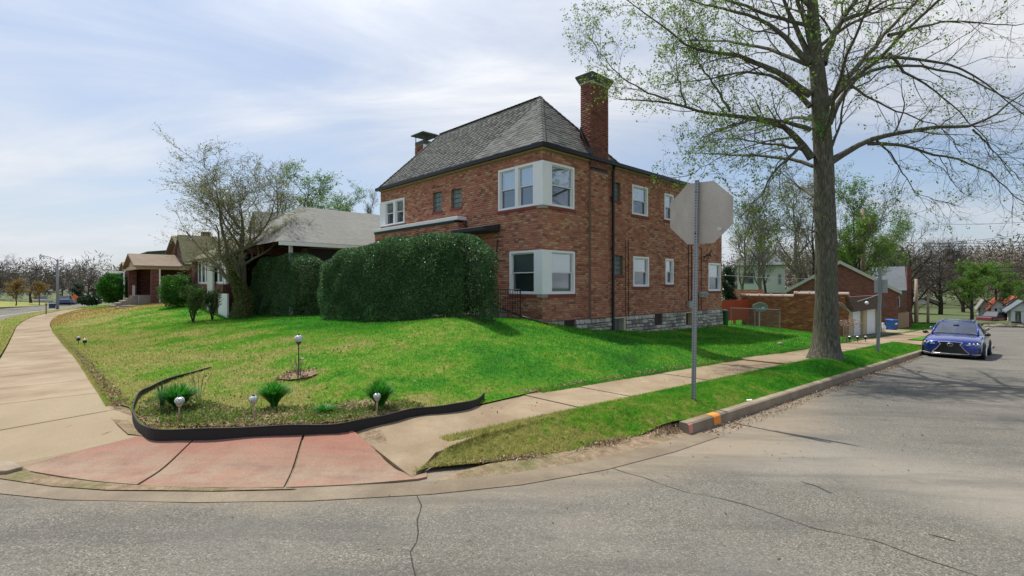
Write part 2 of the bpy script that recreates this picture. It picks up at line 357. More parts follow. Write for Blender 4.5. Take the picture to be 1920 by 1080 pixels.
def m_red():
    t = NT('red_concrete'); p = t.pos(); sp = t.n('ShaderNodeSeparateXYZ', {'Vector': p}); x, y = sp.outputs[0], sp.outputs[1]
    u = t.math('ADD', t.math('MULTIPLY', x, C_), t.math('MULTIPLY', y, S_)); v = t.math('SUBTRACT', t.math('MULTIPLY', y, C_), t.math('MULTIPLY', x, S_))
    rc = t.math('SQRT', t.math('ADD', t.math('POWER', t.math('SUBTRACT', u, 7.5), 2), t.math('POWER', t.math('SUBTRACT', v, 11.5), 2)))
    c = t.mix(t.ramp(t.noise(p, 1.6, 7, .65), [(.3, 0), (.7, 1)]), (.27, .105, .075), (.36, .155, .11))
    c = t.mix(t.ramp(t.noise(p, .8, 6, .6, dist=.6), [(.45, 0), (.72, .6)]), c, (.27, .17, .115))
    st = t.n('ShaderNodeMapping', {'Vector': p, 'Rotation': (0, 0, .05), 'Scale': (.6, 7, 1)}).outputs[0]
    low = t.ramp(t.math('SUBTRACT', rc, 7.6), [(.15, 0), (.95, 1)])
    c = t.mix(t.math('MULTIPLY', low, t.ramp(t.noise(st, 2.2, 7, .7), [(.42, 0), (.62, .85)])), c, (.14, .11, .09))
    c = t.mix(t.math('MULTIPLY', low, t.ramp(t.noise(p, 3, 6, .7), [(.35, .2), (.6, .9)])), c, (.31, .235, .165))
    c = t.mix(t.ramp(t.noise(p, 130, 2, .7), [(.5, 0), (.75, .35)]), c, (.5, .36, .28)); c = t.mix(t.ramp(t.noise(p, 60, 4, .7), [(.35, .3), (.6, 0)]), c, (.14, .07, .05))
    return t.finish(c, .88, 0, t.bump(t.noise(p, 70, 5, .7), .004, .5), .2)
REDC = m_red()
CURBM = m_concrete('curb_concrete', (.24, .195, .14), (.40, .33, .24), (.17, .125, .08), 2)
STEPM = m_concrete('step_concrete', (.28, .25, .21), (.42, .39, .34), (.2, .17, .14), 2)
def m_dirt(name='dirt', c1=(.17, .115, .07), c2=(.33, .25, .165)):
    t = NT(name); p = t.pos()
    c = t.mix(t.ramp(t.noise(p, 9, 8, .7), [(.35, 0), (.65, 1)]), c1, c2)
    c = t.mix(t.ramp(t.noise(p, 45, 4, .7), [(.55, 0), (.7, .7)]), c, (.5, .42, .32))
    c = t.mix(t.ramp(t.noise(p, 1.4, 4, .6), [(.5, 0), (.68, .6)]), c, (.10, .14, .035))
    return t.finish(c, .95, 0, t.bump(t.noise(p, 40, 6, .7), .02, .8), .1)
DIRT = m_dirt(); GUTT = m_concrete('gutter_concrete', (.19, .155, .11), (.29, .235, .17), (.13, .095, .06), 3)
def grasscol(t, p, bright=1.0):
    # patches of lush green, yellow green and straw; straw grows towards the corner of the lot
    sp = t.n('ShaderNodeSeparateXYZ', {'Vector': p}); x, y = sp.outputs[0], sp.outputs[1]
    u = t.math('ADD', t.math('MULTIPLY', x, C_), t.math('MULTIPLY', y, S_)); v = t.math('SUBTRACT', t.math('MULTIPLY', y, C_), t.math('MULTIPLY', x, S_))
    near = t.math('SUBTRACT', 1, t.math('DIVIDE', t.math('MAXIMUM', t.math('SUBTRACT', u, 1.5), 0), 6.0), True)
    n1 = t.noise(p, .55, 6, .62, dist=.4); n2 = t.noise(p, 3.2, 6, .7); n3 = t.noise(p, 14, 4, .7)
    f = t.math('ADD', t.math('ADD', t.math('MULTIPLY', n1, .9), t.math('MULTIPLY', n2, .62)), t.math('MULTIPLY', near, .27))
    f = t.math('ADD', f, t.math('MULTIPLY', t.math('LESS_THAN', v, 5.2), t.math('MULTIPLY', t.math('SUBTRACT', 1, t.math('DIVIDE', u, 16), True), .17)))
    g = lambda a: tuple(q*bright for q in a)
    c = t.ramp(f, [(.52, g((.010, .12, .006))), (.68, g((.022, .215, .008))), (.80, g((.075, .285, .012))), (.92, g((.20, .32, .035))), (1.0, g((.36, .33, .11)))])
    c = t.mix(t.ramp(n3, [(.4, .5), (.6, 0)]), c, g((.015, .075, .008)))
    # ochre stubble on the neighbour's mound
    mk = t.math('MULTIPLY', t.math('MULTIPLY', t.math('GREATER_THAN', v, 38.5), t.math('LESS_THAN', v, 58)), t.math('MULTIPLY', t.math('GREATER_THAN', u, .6), t.math('LESS_THAN', u, 8.5)))
    return t.mix(t.math('MULTIPLY', mk, .75), c, (.36, .24, .085)), n3
def m_lawn():
    t = NT('lawn'); p = t.pos(); c, n3 = grasscol(t, p, 1.0)
    c = t.mix(t.ramp(t.noise(p, 28, 5, .75), [(.45, .0), (.7, .45)]), c, (.22, .17, .08))
    return t.finish(c, .95, 0, t.bump(t.noise(p, 55, 5, .8), .03, .9), .1)
LAWNM = m_lawn()
def m_blade():
    t = NT('grass_blade'); p = t.pos(); c, n3 = grasscol(t, p, 1.7)
    r = t.n('ShaderNodeNewGeometry').outputs['Random Per Island']
    c = t.mix(t.ramp(r, [(0, .5), (.5, 0)]), c, (.015, .07, .008)); c = t.mix(t.ramp(r, [(.8, 0), (1, .55)]), c, (.42, .38, .16))
    return t.finish(c, .55, 0, None, .25, trans=(c, .42))
BLADE = m_blade()
# ---- terrain sheets
def sheet(name, poly, zf, us, vs, mat, kind='structure', smooth=True):
    us = np.asarray(us); vs = np.asarray(vs); U, V = np.meshgrid(us, vs, indexing='ij')
    nu, nv = U.shape
    ins = inside(U, V, poly)
    idx = np.arange(nu*nv).reshape(nu, nv)
    q = np.stack([idx[:-1, :-1], idx[1:, :-1], idx[1:, 1:], idx[:-1, 1:]], -1).reshape(-1, 4)
    keep = ins.ravel()[q].any(1); q = q[keep]
    used = np.zeros(nu*nv, bool); used[q.ravel()] = True
    u = U.ravel().copy(); v = V.ravel().copy(); out = used & ~ins.ravel()
    if out.any():
        _, bu, bv = segdist(u[out], v[out], poly, True); u[out] = bu; v[out] = bv
    mp_ = -np.ones(nu*nv, int); mp_[used] = np.arange(used.sum()); u = u[used]; v = v[used]; q = mp_[q]
    z = zf(u, v); X, Y, _ = W(u, v)
    me = np_mesh(name, np.c_[X, Y, z], q, mat, smooth); o = link(name, me); tag(o, kind=kind); return o
def gs(*seg): # (start, stop, step)...
    return np.unique(np.concatenate([np.arange(a, b+1e-6, s) for a, b, s in seg]).round(4))
LAWNF = plain('far_grass', (.075, .10, .03), .95, .35, .25)
sheet('ground', [(-900, -900), (900, -900), (900, 900), (-900, 900)], lambda u, v: roadz(u, v)-.25-1.2*sstep((np.hypot(u, v)-120)/300),
      gs((-800, -100, 100), (-100, 100, 10), (100, 800, 100)), gs((-800, -100, 100), (-100, 120, 10), (120, 800, 100)), LAWNF)
# the road: both streets and the crossing, one sheet
bv_ = [float(x) for x in range(44, 120, 6)]
ROAD = [(-12, -60), (6.5, -60), (6.5, -12), (75, -12), (75, 3.5), (40, 3.5), (24, 3.5), (6.7, 3.5), (6.0, 8), (2.5, 8.5), (.5, 12), (-1.5, 14), (-1.9, 38)]+[(-1.9+float(bend(v)), v) for v in bv_]+[(-12+float(bend(v)), v) for v in bv_[::-1]]+[(-12, 38)]
sheet('road', ROAD, roadz, gs((-14, 12, .5), (12, 76, 2)), gs((-62, -12, 4), (-12, 14, .5), (14, 118, 2)), ASPH)
road = bpy.data.objects['road']
lawn = sheet('lawn', LAWN, lawnz, gs((-2, 12, .14), (12, 24, .3), (24, 58, 1)), gs((5, 16, .14), (16, 30, .3), (30, 76, 1)), LAWNM)
verge = sheet('verge', VERGE, vergez, gs((1.5, 14, .07), (14, 28, .2)), gs((3.3, 5, .07)), LAWNM)
# verge between front sidewalk and front street, and the ground on the far side of the front street
_vv = [10.5, 14, 20, 28, 34, 40, 46, 52, 60, 70, 85, 110]
VERGA = [(-1.45, 10.5), (-1.85, 13), (-2.03, 20), (-2.03, 36)]+[(-2.03+float(bend(v)), v) for v in _vv[5:]]+[(float(swAe(v, -1))-.02, v) for v in _vv[::-1]]
vergeA = sheet('front_verge', VERGA, lambda u, v: swA(v)+.03, gs((-3, 12, .25)), gs((10, 112, 1)), LAWNM)
FARA = [(-12+float(bend(v)), v) for v in range(-60, 118, 6)]+[(-90, 117), (-90, -60)]
sheet('far_lawn', FARA, lambda u, v: swA(v)+.06+.6*sstep((-12-u+bend(v))/12), gs((-92, 8, 4)), gs((-62, 118, 6)), LAWNM)
# cracks in the asphalt: narrow dark ribbons a few millimetres above it
CRK = plain('crack_tar', (.035, .032, .028), .95, .3, 20)
def ribbon(name, pts, width, zf, mat, parent=None, lift=.004, seed=1, jag=.035, step=.12):
    r_ = np.random.default_rng(seed); P = [np.array(p, float) for p in pts]; out = []
    for a, b in zip(P[:-1], P[1:]):
        n = max(1, int(np.linalg.norm(b-a)/step)); out += [a+(b-a)*i/n for i in range(n)]
    out.append(P[-1]); out = np.array(out); T = np.gradient(out, axis=0); T /= np.linalg.norm(T, axis=1)[:, None]+1e-9; N = np.c_[-T[:, 1], T[:, 0]]
    j = np.convolve(r_.normal(0, 1, len(out)), [.3, .4, .3], 'same')[:len(out)]*jag; out = out+N*j[:, None]
    w_ = width*(.5+r_.random(len(out))); A = out+N*w_[:, None]/2; B = out-N*w_[:, None]/2
    V = []
    for a, b in zip(A, B):
        for q in (a, b): x, y, _ = W(*q); V.append((x, y, float(zf(q[0], q[1]))+lift))
    F = [(2*i, 2*i+1, 2*i+3, 2*i+2) for i in range(len(out)-1)]
    return link(name, np_mesh(name, V, F, mat), parent)
rz = lambda u, v: roadz(u, v)
def crk(pxs, w_, seed, par=road): return ribbon('crack', [gp(x, y, roadz) for x, y in pxs], w_*.6, rz, CRK, par, seed=seed)
crk([(1130, 872), (1200, 893), (1290, 922), (1350, 938), (1430, 957), (1530, 990), (1640, 1015), (1730, 1048), (1820, 1079), (1890, 1110)], .012, 3)
crk([(782, 925), (786, 975), (790, 1000), (775, 1035), (782, 1080), (790, 1140)], .012, 4)
crk([(0, 906), (100, 920), (200, 926), (300, 928), (420, 929), (560, 926), (700, 917), (800, 906), (900, 893), (1000, 884), (1100, 869), (1180, 853), (1240, 838)], .022, 5)
crk([(1500, 905), (1530, 912), (1560, 925)], .02, 6); crk([(1740, 1000), (1790, 1012)], .02, 8)
# gutter strip of pale concrete between the asphalt and the kerb arc
gut = ARC[5:20]
gi = []; go = []
for i, (a, b) in enumerate(gut):
    p0 = gut[max(i-1, 0)]; p1 = gut[min(i+1, len(gut)-1)]; dx, dy = p1[0]-p0[0], p1[1]-p0[1]; L = math.hypot(dx, dy); n = (dy/L, -dx/L)
    gi.append((a-n[0]*.0, b-n[1]*.0)); 
    sgn = -1
    go.append((a+n[0]*.30*sgn, b+n[1]*.30*sgn))
V = []; F = []
for (a, b) in zip(gi, go):
    for q, e in ((a, .012), (((a[0]+b[0])/2, (a[1]+b[1])/2), .016), (b, .006)):
        x, y, _ = W(*q); V.append((x, y, float(roadz(*q))+e))
F = [(3*i+j, 3*i+j+1, 3*i+j+4, 3*i+j+3) for i in range(len(gut)-1) for j in (0, 1)]
tag(link('gutter', np_mesh('gutter', V, F, GUTT)), kind='structure')
# dirt strip between gutter and verge
DIRTP = [(2.74, 4.09), (3.5, 3.75), (4.45, 3.5), (5.6, 3.36), (6.7, 3.32), (6.9, 3.5), (6.7, 3.75), (5.6, 3.9), (4.6, 4.1), (5.2, 4.62), (3.2, 4.62), (2.62, 4.58)]
ds = sheet('dirt_strip', DIRTP, lambda u, v: stripz(u, v)-.085*sstep((v-4.0)/.3), gs((1, 8, .08)), gs((3, 6, .08)), DIRT)
ap = [gp(*p, roadz) for p in [(-200, 860), (0, 866), (30, 872), (60, 890), (110, 899), (180, 908), (260, 914), (400, 919), (560, 919), (700, 911), (560, 921), (400, 925), (200, 923), (100, 916), (0, 901), (-200, 880)]]
sheet('gutter_dirt', ap, lambda u, v: roadz(u, v)+.022, gs((-3, 4, .08)), gs((4, 9, .08)), DIRT)
# ---- pavement slabs
def redz(u, v):
    if u > 6: return float(base(u, v))
    d, _, _ = segdist(np.array([u]), np.array([v]), ARC); t = float(sstep((d[0]-.25)/1.0)); return float(roadz(u, v)+.02)*(1-t)+float(base(u, v))*t
def pave(mb, poly, zf, th=.11, n=1):
    # polygon slab with a slightly dished edge: inset top
    cu = sum(p[0] for p in poly)/len(poly); cv = sum(p[1] for p in poly)/len(poly)
    b = [(u, v, float(zf(u, v))-th) for u, v in poly]; m = [(u, v, float(zf(u, v))-.006) for u, v in poly]
    t = []
    for u, v in poly:
        d = math.hypot(u-cu, v-cv); k = max(0, 1-.012/d); t.append((cu+(u-cu)*k, cv+(v-cv)*k, float(zf(u, v))))
    N = len(poly); mb.add(b+m+t, [(i, (i+1) % N, (i+1) % N+N, i+N) for i in range(N)]+[(i+N, (i+1) % N+N, (i+1) % N+2*N, i+2*N) for i in range(N)]+[tuple(range(2*N, 3*N))])
    return mb
bs = lambda u, v: redz(u, v)
def setting(name, label=None):
    o = bpy.data.objects.new(name, None); COL.objects.link(o); o['kind'] = 'structure'; o.rotation_euler = (0, 0, TH); OFF[o.name] = (0, 0, 0)
    return o
sw = setting('side_sidewalk'); tilt = {9: .05, 10: .02}
us = [2.55, 5.84]+[7.2+1.42*i for i in range(36)]
REDR = gp(645, 798), gp(770, 860)
for i in range(len(us)-1):
    a, b = us[i], us[i+1]; g = .013
    if i == 0: poly = [(REDR[1][0]+.03, REDR[1][1]), (3.2, SWB0), (b-g, SWB0), (b-g, SWB1), gp(912, 757), gp(872, 766), gp(762, 783), gp(702, 793), (REDR[0][0]+.02, REDR[0][1])]
    else: poly = [(a+g, SWB0), (b-g, SWB0), (b-g, SWB1), (a+g, SWB1)]
    dz = {6: .02, 7: .07, 8: .05}.get(i, 0); sl_ = random.uniform(-.008, .008)
    pave(MB(), poly, lambda u, v, dz=dz, sl_=sl_: redz(u, v)+dz*(1-abs((u-(a+b)/2)/(b-a)))+sl_*(u-a)+.0).build('slab', CONC, sw, label='sidewalk slab heaved up beside the tree' if dz else None)
sa = setting('front_sidewalk')
vj = [8.97+1.62*i for i in range(52)]
for i in range(len(vj)-1):
    a, b = vj[i]+.014+random.uniform(0, .01), vj[i+1]-.014
    poly = [(float(swAe(a, -1)), a), (float(swAe(a, 1)), a), (float(swAe(b, 1)), b), (float(swAe(b, -1)), b)]
    pave(MB(), poly, bs).build('slab', CONC if i else CONC2, sa)
RED_TOP = [gp(*p) for p in [(10, 862), (45, 853), (150, 832), (280, 812)]]
pave(MB(), [(float(swAe(8.95, 1)), 8.95), (float(swAe(8.95, -1)), 8.95), (-.9, 7.9), (-.75, 7.3)]+RED_TOP+[gp(268, 796), gp(252, 781)], bs).build('slab', CONC2, sa, label='large smooth tan corner slab')
# red kerb ramp in three slabs
rr = setting('kerb_ramp')
def _redz_unused(u, v):
    d, _, _ = segdist(np.array([u]), np.array([v]), ARC); t = float(sstep((d[0]-.25)/1.1)); return float(roadz(u, v)+.03)*(1-t)+float(base(u, v))*t
ar = lambda x, y: gp(x, y, roadz, .03)
reds = [[(45, 853), (150, 832), (280, 812), (386, 807)], [(390, 806), (480, 803), (575, 800)], [(579, 800), (642, 798), (700, 826), (768, 858)]]
bots = [[(256, 906), (180, 900), (110, 890), (40, 878)], [(531, 911), (450, 912), (350, 911), (261, 907)], [(800, 884), (800, 894), (700, 903), (620, 908), (537, 911)]]
for tp, bt in zip(reds, bots):
    a = [gp(*p) for p in tp]; b = [ar(*p) for p in bt]
    n = 12; mb = MB(); # ruled surface between top edge and bottom edge
    def lerp_poly(P, s):
        d = [0]
        for i in range(len(P)-1): d.append(d[-1]+math.dist(P[i], P[i+1]))
        x = s*d[-1]
        return (np.interp(x, d, [p[0] for p in P]), np.interp(x, d, [p[1] for p in P]))
    br = b[::-1]; grid = []
    for j in range(n+1):
        row = []
        for i in range(n+1):
            A = lerp_poly(a, i/n); B = lerp_poly(br, i/n); s = j/n; u, v = A[0]*(1-s)+B[0]*s, A[1]*(1-s)+B[1]*s; row.append((u, v, redz(u, v)))
        grid.append(row)
    vs = [p for r_ in grid for p in r_]; fs = [(j*(n+1)+i, (j+1)*(n+1)+i, (j+1)*(n+1)+i+1, j*(n+1)+i+1) for j in range(n) for i in range(n)]
    rim = [i for i in range(n+1)]+[(j*(n+1)+n) for j in range(1, n+1)]+[n*(n+1)+i for i in range(n-1, -1, -1)]+[j*(n+1) for j in range(n-1, 0, -1)]
    k0 = len(vs); vs += [(vs[r][0], vs[r][1], vs[r][2]-.09) for r in rim]; L = len(rim)
    fs += [(rim[i], rim[(i+1) % L], k0+(i+1) % L, k0+i) for i in range(L)]
    mb.add(vs, fs).build('slab', REDC, rr, smooth=False)
# little patch of broken concrete at the far left end of the ramp
pave(MB(), [gp(*p, roadz, .06) for p in [(-60, 862), (18, 862), (42, 874), (12, 882), (-60, 884)]], lambda u, v: float(roadz(u, v))+.06, .06).build('broken_slab', CURBM, rr)
# soil below the seams
sheet('subsoil', [gp(*p) for p in [(35, 858), (120, 800), (215, 735), (245, 755), (330, 790), (640, 790), (700, 785), (765, 862)]]+[ar(*p) for p in [(780, 890), (620, 903), (450, 906), (260, 901), (60, 878)]], lambda u, v: np.array([redz(a, b) for a, b in zip(u, v)])-.03, gs((-3, 5, .25)), gs((3, 9, .25)), DIRT)
sheet('corner_soil', [gp(*p) for p in [(200, 722), (236, 742), (246, 752), (256, 785), (285, 800), (300, 815), (278, 817), (240, 812), (205, 780), (185, 740)]], lambda u, v: base(u, v)-.008, gs((-1, 4, .06)), gs((5, 12, .06)), DIRT)
# ---- kerb of the side street, in lengths
kb = setting('kerb')
ORG = plain('orange_spray_paint', (.75, .26, .04), .8, .3, 30); PNK = plain('pink_spray_paint', (.62, .25, .2), .8, .3, 30)
def kerb_len(a, b):
    mb = MB(); st = max(1, int((b-a)/1.0)); prof = [(3.32, -.03), (3.335, .135), (3.36, .155), (3.47, .157), (3.485, -.03)]
    n = len(prof); vs = []
    for i in range(st+1):
        u = a+(b-a)*i/st; vs += [(u, v, float(roadz(u, 3.32))+z) for v, z in prof]
    fs = [(i*n+j, (i+1)*n+j, (i+1)*n+j+1, i*n+j+1) for i in range(st) for j in range(n-1)]+[tuple(range(n)), tuple(range((st+1)*n-1, st*n-1, -1))]
    return mb.add(vs, fs)
ks = [6.45, 7.5]+[7.5+2.9*i for i in range(1, 19)]
for i in range(len(ks)-1):
    if 30 < ks[i]+1 < 37: continue
    kerb_len(ks[i]+.006, ks[i+1]-.006).build('kerbstone', CURBM, kb)
# kerb of the front street
va = list(np.arange(10, 110, 3.0)); fk = setting('front_kerb')
for a, b in zip(va[:-1], va[1:]):
    def ku(v): return float(np.interp(v, [x[1] for x in ARC[12:]], [x[0] for x in ARC[12:]]))
    mb = MB(); ring = []
    for v in (a+.01, b-.01): ring.append([(ku(v)+d, v, float(roadz(ku(v), v))+z) for d, z in ((0, -.02), (0, .10), (.03, .12), (.16, .12), (.17, -.02))])
    mb.add(ring[0]+ring[1], [(j, j+1, j+6, j+5) for j in range(4)]+[(0, 1, 2, 3, 4), (9, 8, 7, 6, 5)]).build('kerbstone', CURBM, fk)
WHITEL = plain('line_paint', (.6, .6, .58), .8, .2, 12)
ribbon('edge_line', [(ku(v)-1.6, v) for v in np.arange(12, 100, 3)], .12, rz, WHITEL, road, seed=2, jag=.004, step=2)
# spray paint marks
def splat(name, cx, cy, rx, ry, mat, zf, parent, seed, lift=.005):
    r_ = np.random.default_rng(seed); u0, v0 = gp(cx, cy, zf); V = [(0, 0, 0)]; n = 26; vs = []
    for i in range(n):
        a = 2*math.pi*i/n; k = .6+.5*r_.random(); u = u0+rx*k*math.cos(a); v = v0+ry*k*math.sin(a); vs.append((u, v, float(zf(u, v))+lift))
    MB().add([(u0, v0, float(zf(u0, v0))+lift)]+vs, [(0, 1+i, 1+(i+1) % n) for i in range(n)]).build(name, mat, parent)
splat('paint_mark', 1400, 802, .2, .11, ORG, roadz, road, 5); splat('paint_mark', 1408, 806, .12, .16, ORG, roadz, road, 6)
u0 = gp(1348, 778)[0]
kt = lambda du, z, v: (v, z)
mb = MB(); 
for (a, b) in ((7.2, 7.42),):
    n = 5; pr = [(3.316, .02), (3.331, .137), (3.358, .158), (3.45, .161)]
    vs = [(u, v, float(roadz(u, 3.32))+z) for u in (a, b) for v, z in pr]; mb.add(vs, [(j, j+4, j+5, j+1) for j in range(3)])
mb.build('paint_mark', ORG, kb)
mb = MB(); vs = [(u, v, float(roadz(u, 3.32))+z) for u in (6.446, 6.56) for v, z in ((3.316, .02), (3.331, .137), (3.345, .15))]; mb.add(vs, [(0, 3, 4, 1), (1, 4, 5, 2)]).build('paint_mark', PNK, kb)
mb = MB(); su, sv = gp(1160, 746)
splat('paint_mark', 1155, 753, .22, .1, plain('faded_orange_paint', (.62, .33, .13), .85, .3, 30), base, sw, 9, .004)
# driveway apron in front of the garage
GRAV = m_dirt('gravel_apron', (.10, .085, .07), (.19, .165, .14))
sheet('driveway', [(29.6, 5.95), (37.5, 5.95), (37.5, 6.72), (29.6, 6.72)], lambda u, v: base(u, v)+.05, gs((29, 38, .5)), gs((5.7, 7, .15)), GRAV)
pave(MB(), [(27.5, 3.49), (30.5, 3.49), (30.5, 4.6), (27.5, 4.6)], bs).build('slab', CONC, sw)
pave(MB(), [(37.6, 5.95), (43.5, 5.95), (43.5, 8.3), (37.6, 8.3)], lambda u, v: float(base(u, v))+.03).build('slab', CONC, sw)
sheet('far_verge', [(30.6, 3.5), (57, 3.5), (57, 4.55), (30.6, 4.55)], lambda u, v: base(u, v)+.03, gs((30, 58, 1)), gs((3, 5, .3)), LAWNM)
# ground beyond the cross street at the right, and the bank behind the lots
CROSS = lambda u, v: roadz(u, v)+.02
sheet('cross_street', [(58, 3.3), (64.5, 3.3), (64.5, 90), (58, 90)], CROSS, gs((57, 66, 1)), gs((3, 90, 3)), ASPH)
sheet('far_bank', [(66, -60), (200, -60), (200, 200), (66, 200)], lambda u, v: roadz(u, v)+.1+.5*sstep((u-66)/12), gs((66, 80, 1), (80, 200, 10)), gs((-60, -4, 8), (0, 33, 1), (33, 200, 10)), LAWNF)
sheet('side_far_lawn', [(12, -60), (200, -60), (200, -12.2), (12, -12.2)], lambda u, v: roadz(u, v)+.15+.5*sstep((-12.2-v)/6), gs((12, 200, 6)), gs((-60, -12, 3)), LAWNM)
# ---- grass blades
def scatter_blades(name, poly, zf, n, dens, h0, kindname='stuff', wide=1.0, seed=1, mat=None, label='short grass', maxY=40):
    r_ = np.random.default_rng(seed); P = np.array(poly); lo = P.min(0); hi = P.max(0)
    U = []; V = []; tot = 0
    while tot < n:
        m = 400000; u = r_.uniform(lo[0], hi[0], m); v = r_.uniform(lo[1], hi[1], m); X, Y, _ = W(u, v)
        ok = (Y > 2) & (np.abs(X) < 1.08*Y+.5) & (r_.random(m) < dens(Y)); u, v = u[ok], v[ok]
        ok = inside(u, v, poly); U.append(u[ok]); V.append(v[ok]); tot += ok.sum()
        if len(U) > 60: break
    u = np.concatenate(U)[:n]; v = np.concatenate(V)[:n]; X, Y, _ = W(u, v); z = zf(u, v)-.004; N = len(u)
    sc = np.clip(Y/9, .8, 2.6); a = r_.uniform(0, 2*np.pi, N); wd = wide*.005*sc*(.6+.8*r_.random(N)); h = h0*(.5+r_.random(N))*np.clip(Y/12, .85, 1.35)
    ln = r_.uniform(.1, .9, N)*h; la = r_.uniform(0, 2*np.pi, N)
    A = np.c_[X-np.cos(a)*wd, Y-np.sin(a)*wd, z]; B = np.c_[X+np.cos(a)*wd, Y+np.sin(a)*wd, z]; T = np.c_[X+np.cos(la)*ln, Y+np.sin(la)*ln, z+h]
    Vv = np.stack([A, B, T], 1).reshape(-1, 3); F = np.arange(3*N).reshape(-1, 3)
    o = link(name, np_mesh(name, Vv, F, mat or BLADE)); tag(o, label, 'grass', kind='stuff'); return o
scatter_blades('lawn_grass', LAWN, lawnz, 620000, lambda Y: np.clip((6.5/np.maximum(Y, 5))**1.7, .02, 1), .042, seed=3, label='short green grass covering the corner lawn')
scatter_blades('verge_grass', VERGE, vergez, 120000, lambda Y: np.clip((6/np.maximum(Y, 5))**1.5, .05, 1), .038, seed=4, label='short grass on the verge beside the kerb')
# ragged grass leaning over the pavement edges
for nm_, pl_, zf_, n_, sd_, lb_ in (('edge_grass', [(6.2, 5.80), (14, 5.83), (26, 5.85), (26, 6.05), (6.2, 6.08)], lambda u, v: base(u, v)+.0, 26000, 11, 'ragged grass leaning over the lawn side of the side sidewalk'),
    ('edge_grass', [(3.3, 4.50), (14, 4.50), (26, 4.5), (26, 4.66), (14, 4.68), (5, 4.70), (3.3, 4.68)], lambda u, v: base(u, v)-.01, 22000, 12, 'ragged grass leaning over the verge side of the side sidewalk'),
    ('edge_grass', [(float(swAe(9.3, 1))-.07, 9.3), (float(swAe(20, 1))-.05, 20), (float(swAe(34, 1))-.05, 34), (float(swAe(34, 1))+.12, 34), (float(swAe(20, 1))+.15, 20), (float(swAe(9.3, 1))+.15, 9.3)], lambda u, v: base(u, v), 24000, 13, 'ragged grass leaning over the lawn side of the front sidewalk')):
    scatter_blades(nm_, pl_, zf_, n_, lambda Y: np.clip((6/np.maximum(Y, 5))**1.3, .05, 1)*.999, .045, seed=sd_, label=lb_)
scatter_blades('kerb_weeds', [(6.9, 3.46), (26, 3.46), (26, 3.62), (6.9, 3.62)], lambda u, v: roadz(u, v)+.14, 16000, lambda Y: np.clip((6/np.maximum(Y, 5))**1.3, .05, 1), .05, seed=14, label='grass leaning over the back of the kerb')
scatter_blades('front_verge_grass', VERGA, lambda u, v: swA(v)+.03, 15000, lambda Y: np.clip((10/np.maximum(Y, 5))**1.5, .05, 1), .05, seed=6, label='short grass on the verge by the front street')
# ================================================================ the brick house
BR = [(0, (.22, .09, .065)), (.12, (.40, .14, .085)), (.34, (.53, .19, .11)), (.56, (.62, .26, .15)), (.72, (.50, .18, .125)), (.84, (.62, .32, .18)), (.94, (.66, .41, .23)), (1, (.52, .36, .24))]
BRI = randmat('brick', BR); BRO = randmat('brick_single', BR, src='object')
MORT = plain('mortar', (.24, .17, .13), .95, .3, 8, .3)
WHITE = plain('white_paint', (.84, .85, .88), .45, .05, 3); WHITE2 = plain('white_vinyl', (.68, .70, .72), .4, .05, 3)
CREAM = plain('cream_paint', (.55, .48, .30), .6, .12, 5)
BLKM = plain('black_metal', (.012, .012, .014), .4, .3, 5, metal=.3)
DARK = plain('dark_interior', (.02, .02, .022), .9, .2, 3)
SILL = plain('brick_sill', (.22, .055, .045), .9, .25, 9, .3)
TRIMY = plain('eave_board', (.42, .33, .16), .8, .2, 5)
def m_glass(name='window_glass', tint=(.85, .9, .92), refl=.16):
    t = NT(name); g = t.n('ShaderNodeBsdfGlossy', {'Color': (1, 1, 1, 1), 'Roughness': .03}); tr = t.n('ShaderNodeBsdfTransparent', {'Color': (*tint, 1)})
    lw = t.n('ShaderNodeLayerWeight', {'Blend': .35}).outputs['Fresnel']
    f = t.math('ADD', t.math('MULTIPLY', lw, .6), refl, True)
    t.n('ShaderNodeOutputMaterial', {'Surface': t.n('ShaderNodeMixShader', {0: f, 1: tr.outputs[0], 2: g.outputs[0]}).outputs[0]}); return t.m
GLASS = m_glass(); GLASSB = m_glass('screened_glass', (.56, .60, .64), .06)
BLIND = plain('window_blind', (.78, .82, .82), .7, .04, 2)
GBLK = None
def m_gblock():
    t = NT('glass_block'); p = t.pos(); c = t.ramp(t.n('ShaderNodeNewGeometry').outputs['Random Per Island'], [(0, (.10, .15, .15)), (1, (.32, .40, .38))])
    return t.finish(c, .12, 0, t.bump(t.noise(p, 18, 2, .5, dist=2), .03, .8), .9)
GBLK = m_gblock()
U0, V0 = 11.33, 10.62; UE, VE = 23.8, 20.6; ZG = -.45; ZE = 5.9; ZS = .575
H = thing('brick_house', 'two storey red brick house with white corner windows and grey hip roof', 'house', U0, V0, ZG)
def fbox(mb, face, a0, a1, z0, z1, d0, d1):   # box on a wall: a along, d outwards
    if face == 'f': mb.box(U0-d0, U0-d1, a0, a1, z0, z1)
    elif face == 'r': mb.box(a0, a1, V0-d0, V0-d1, z0, z1)
    return mb
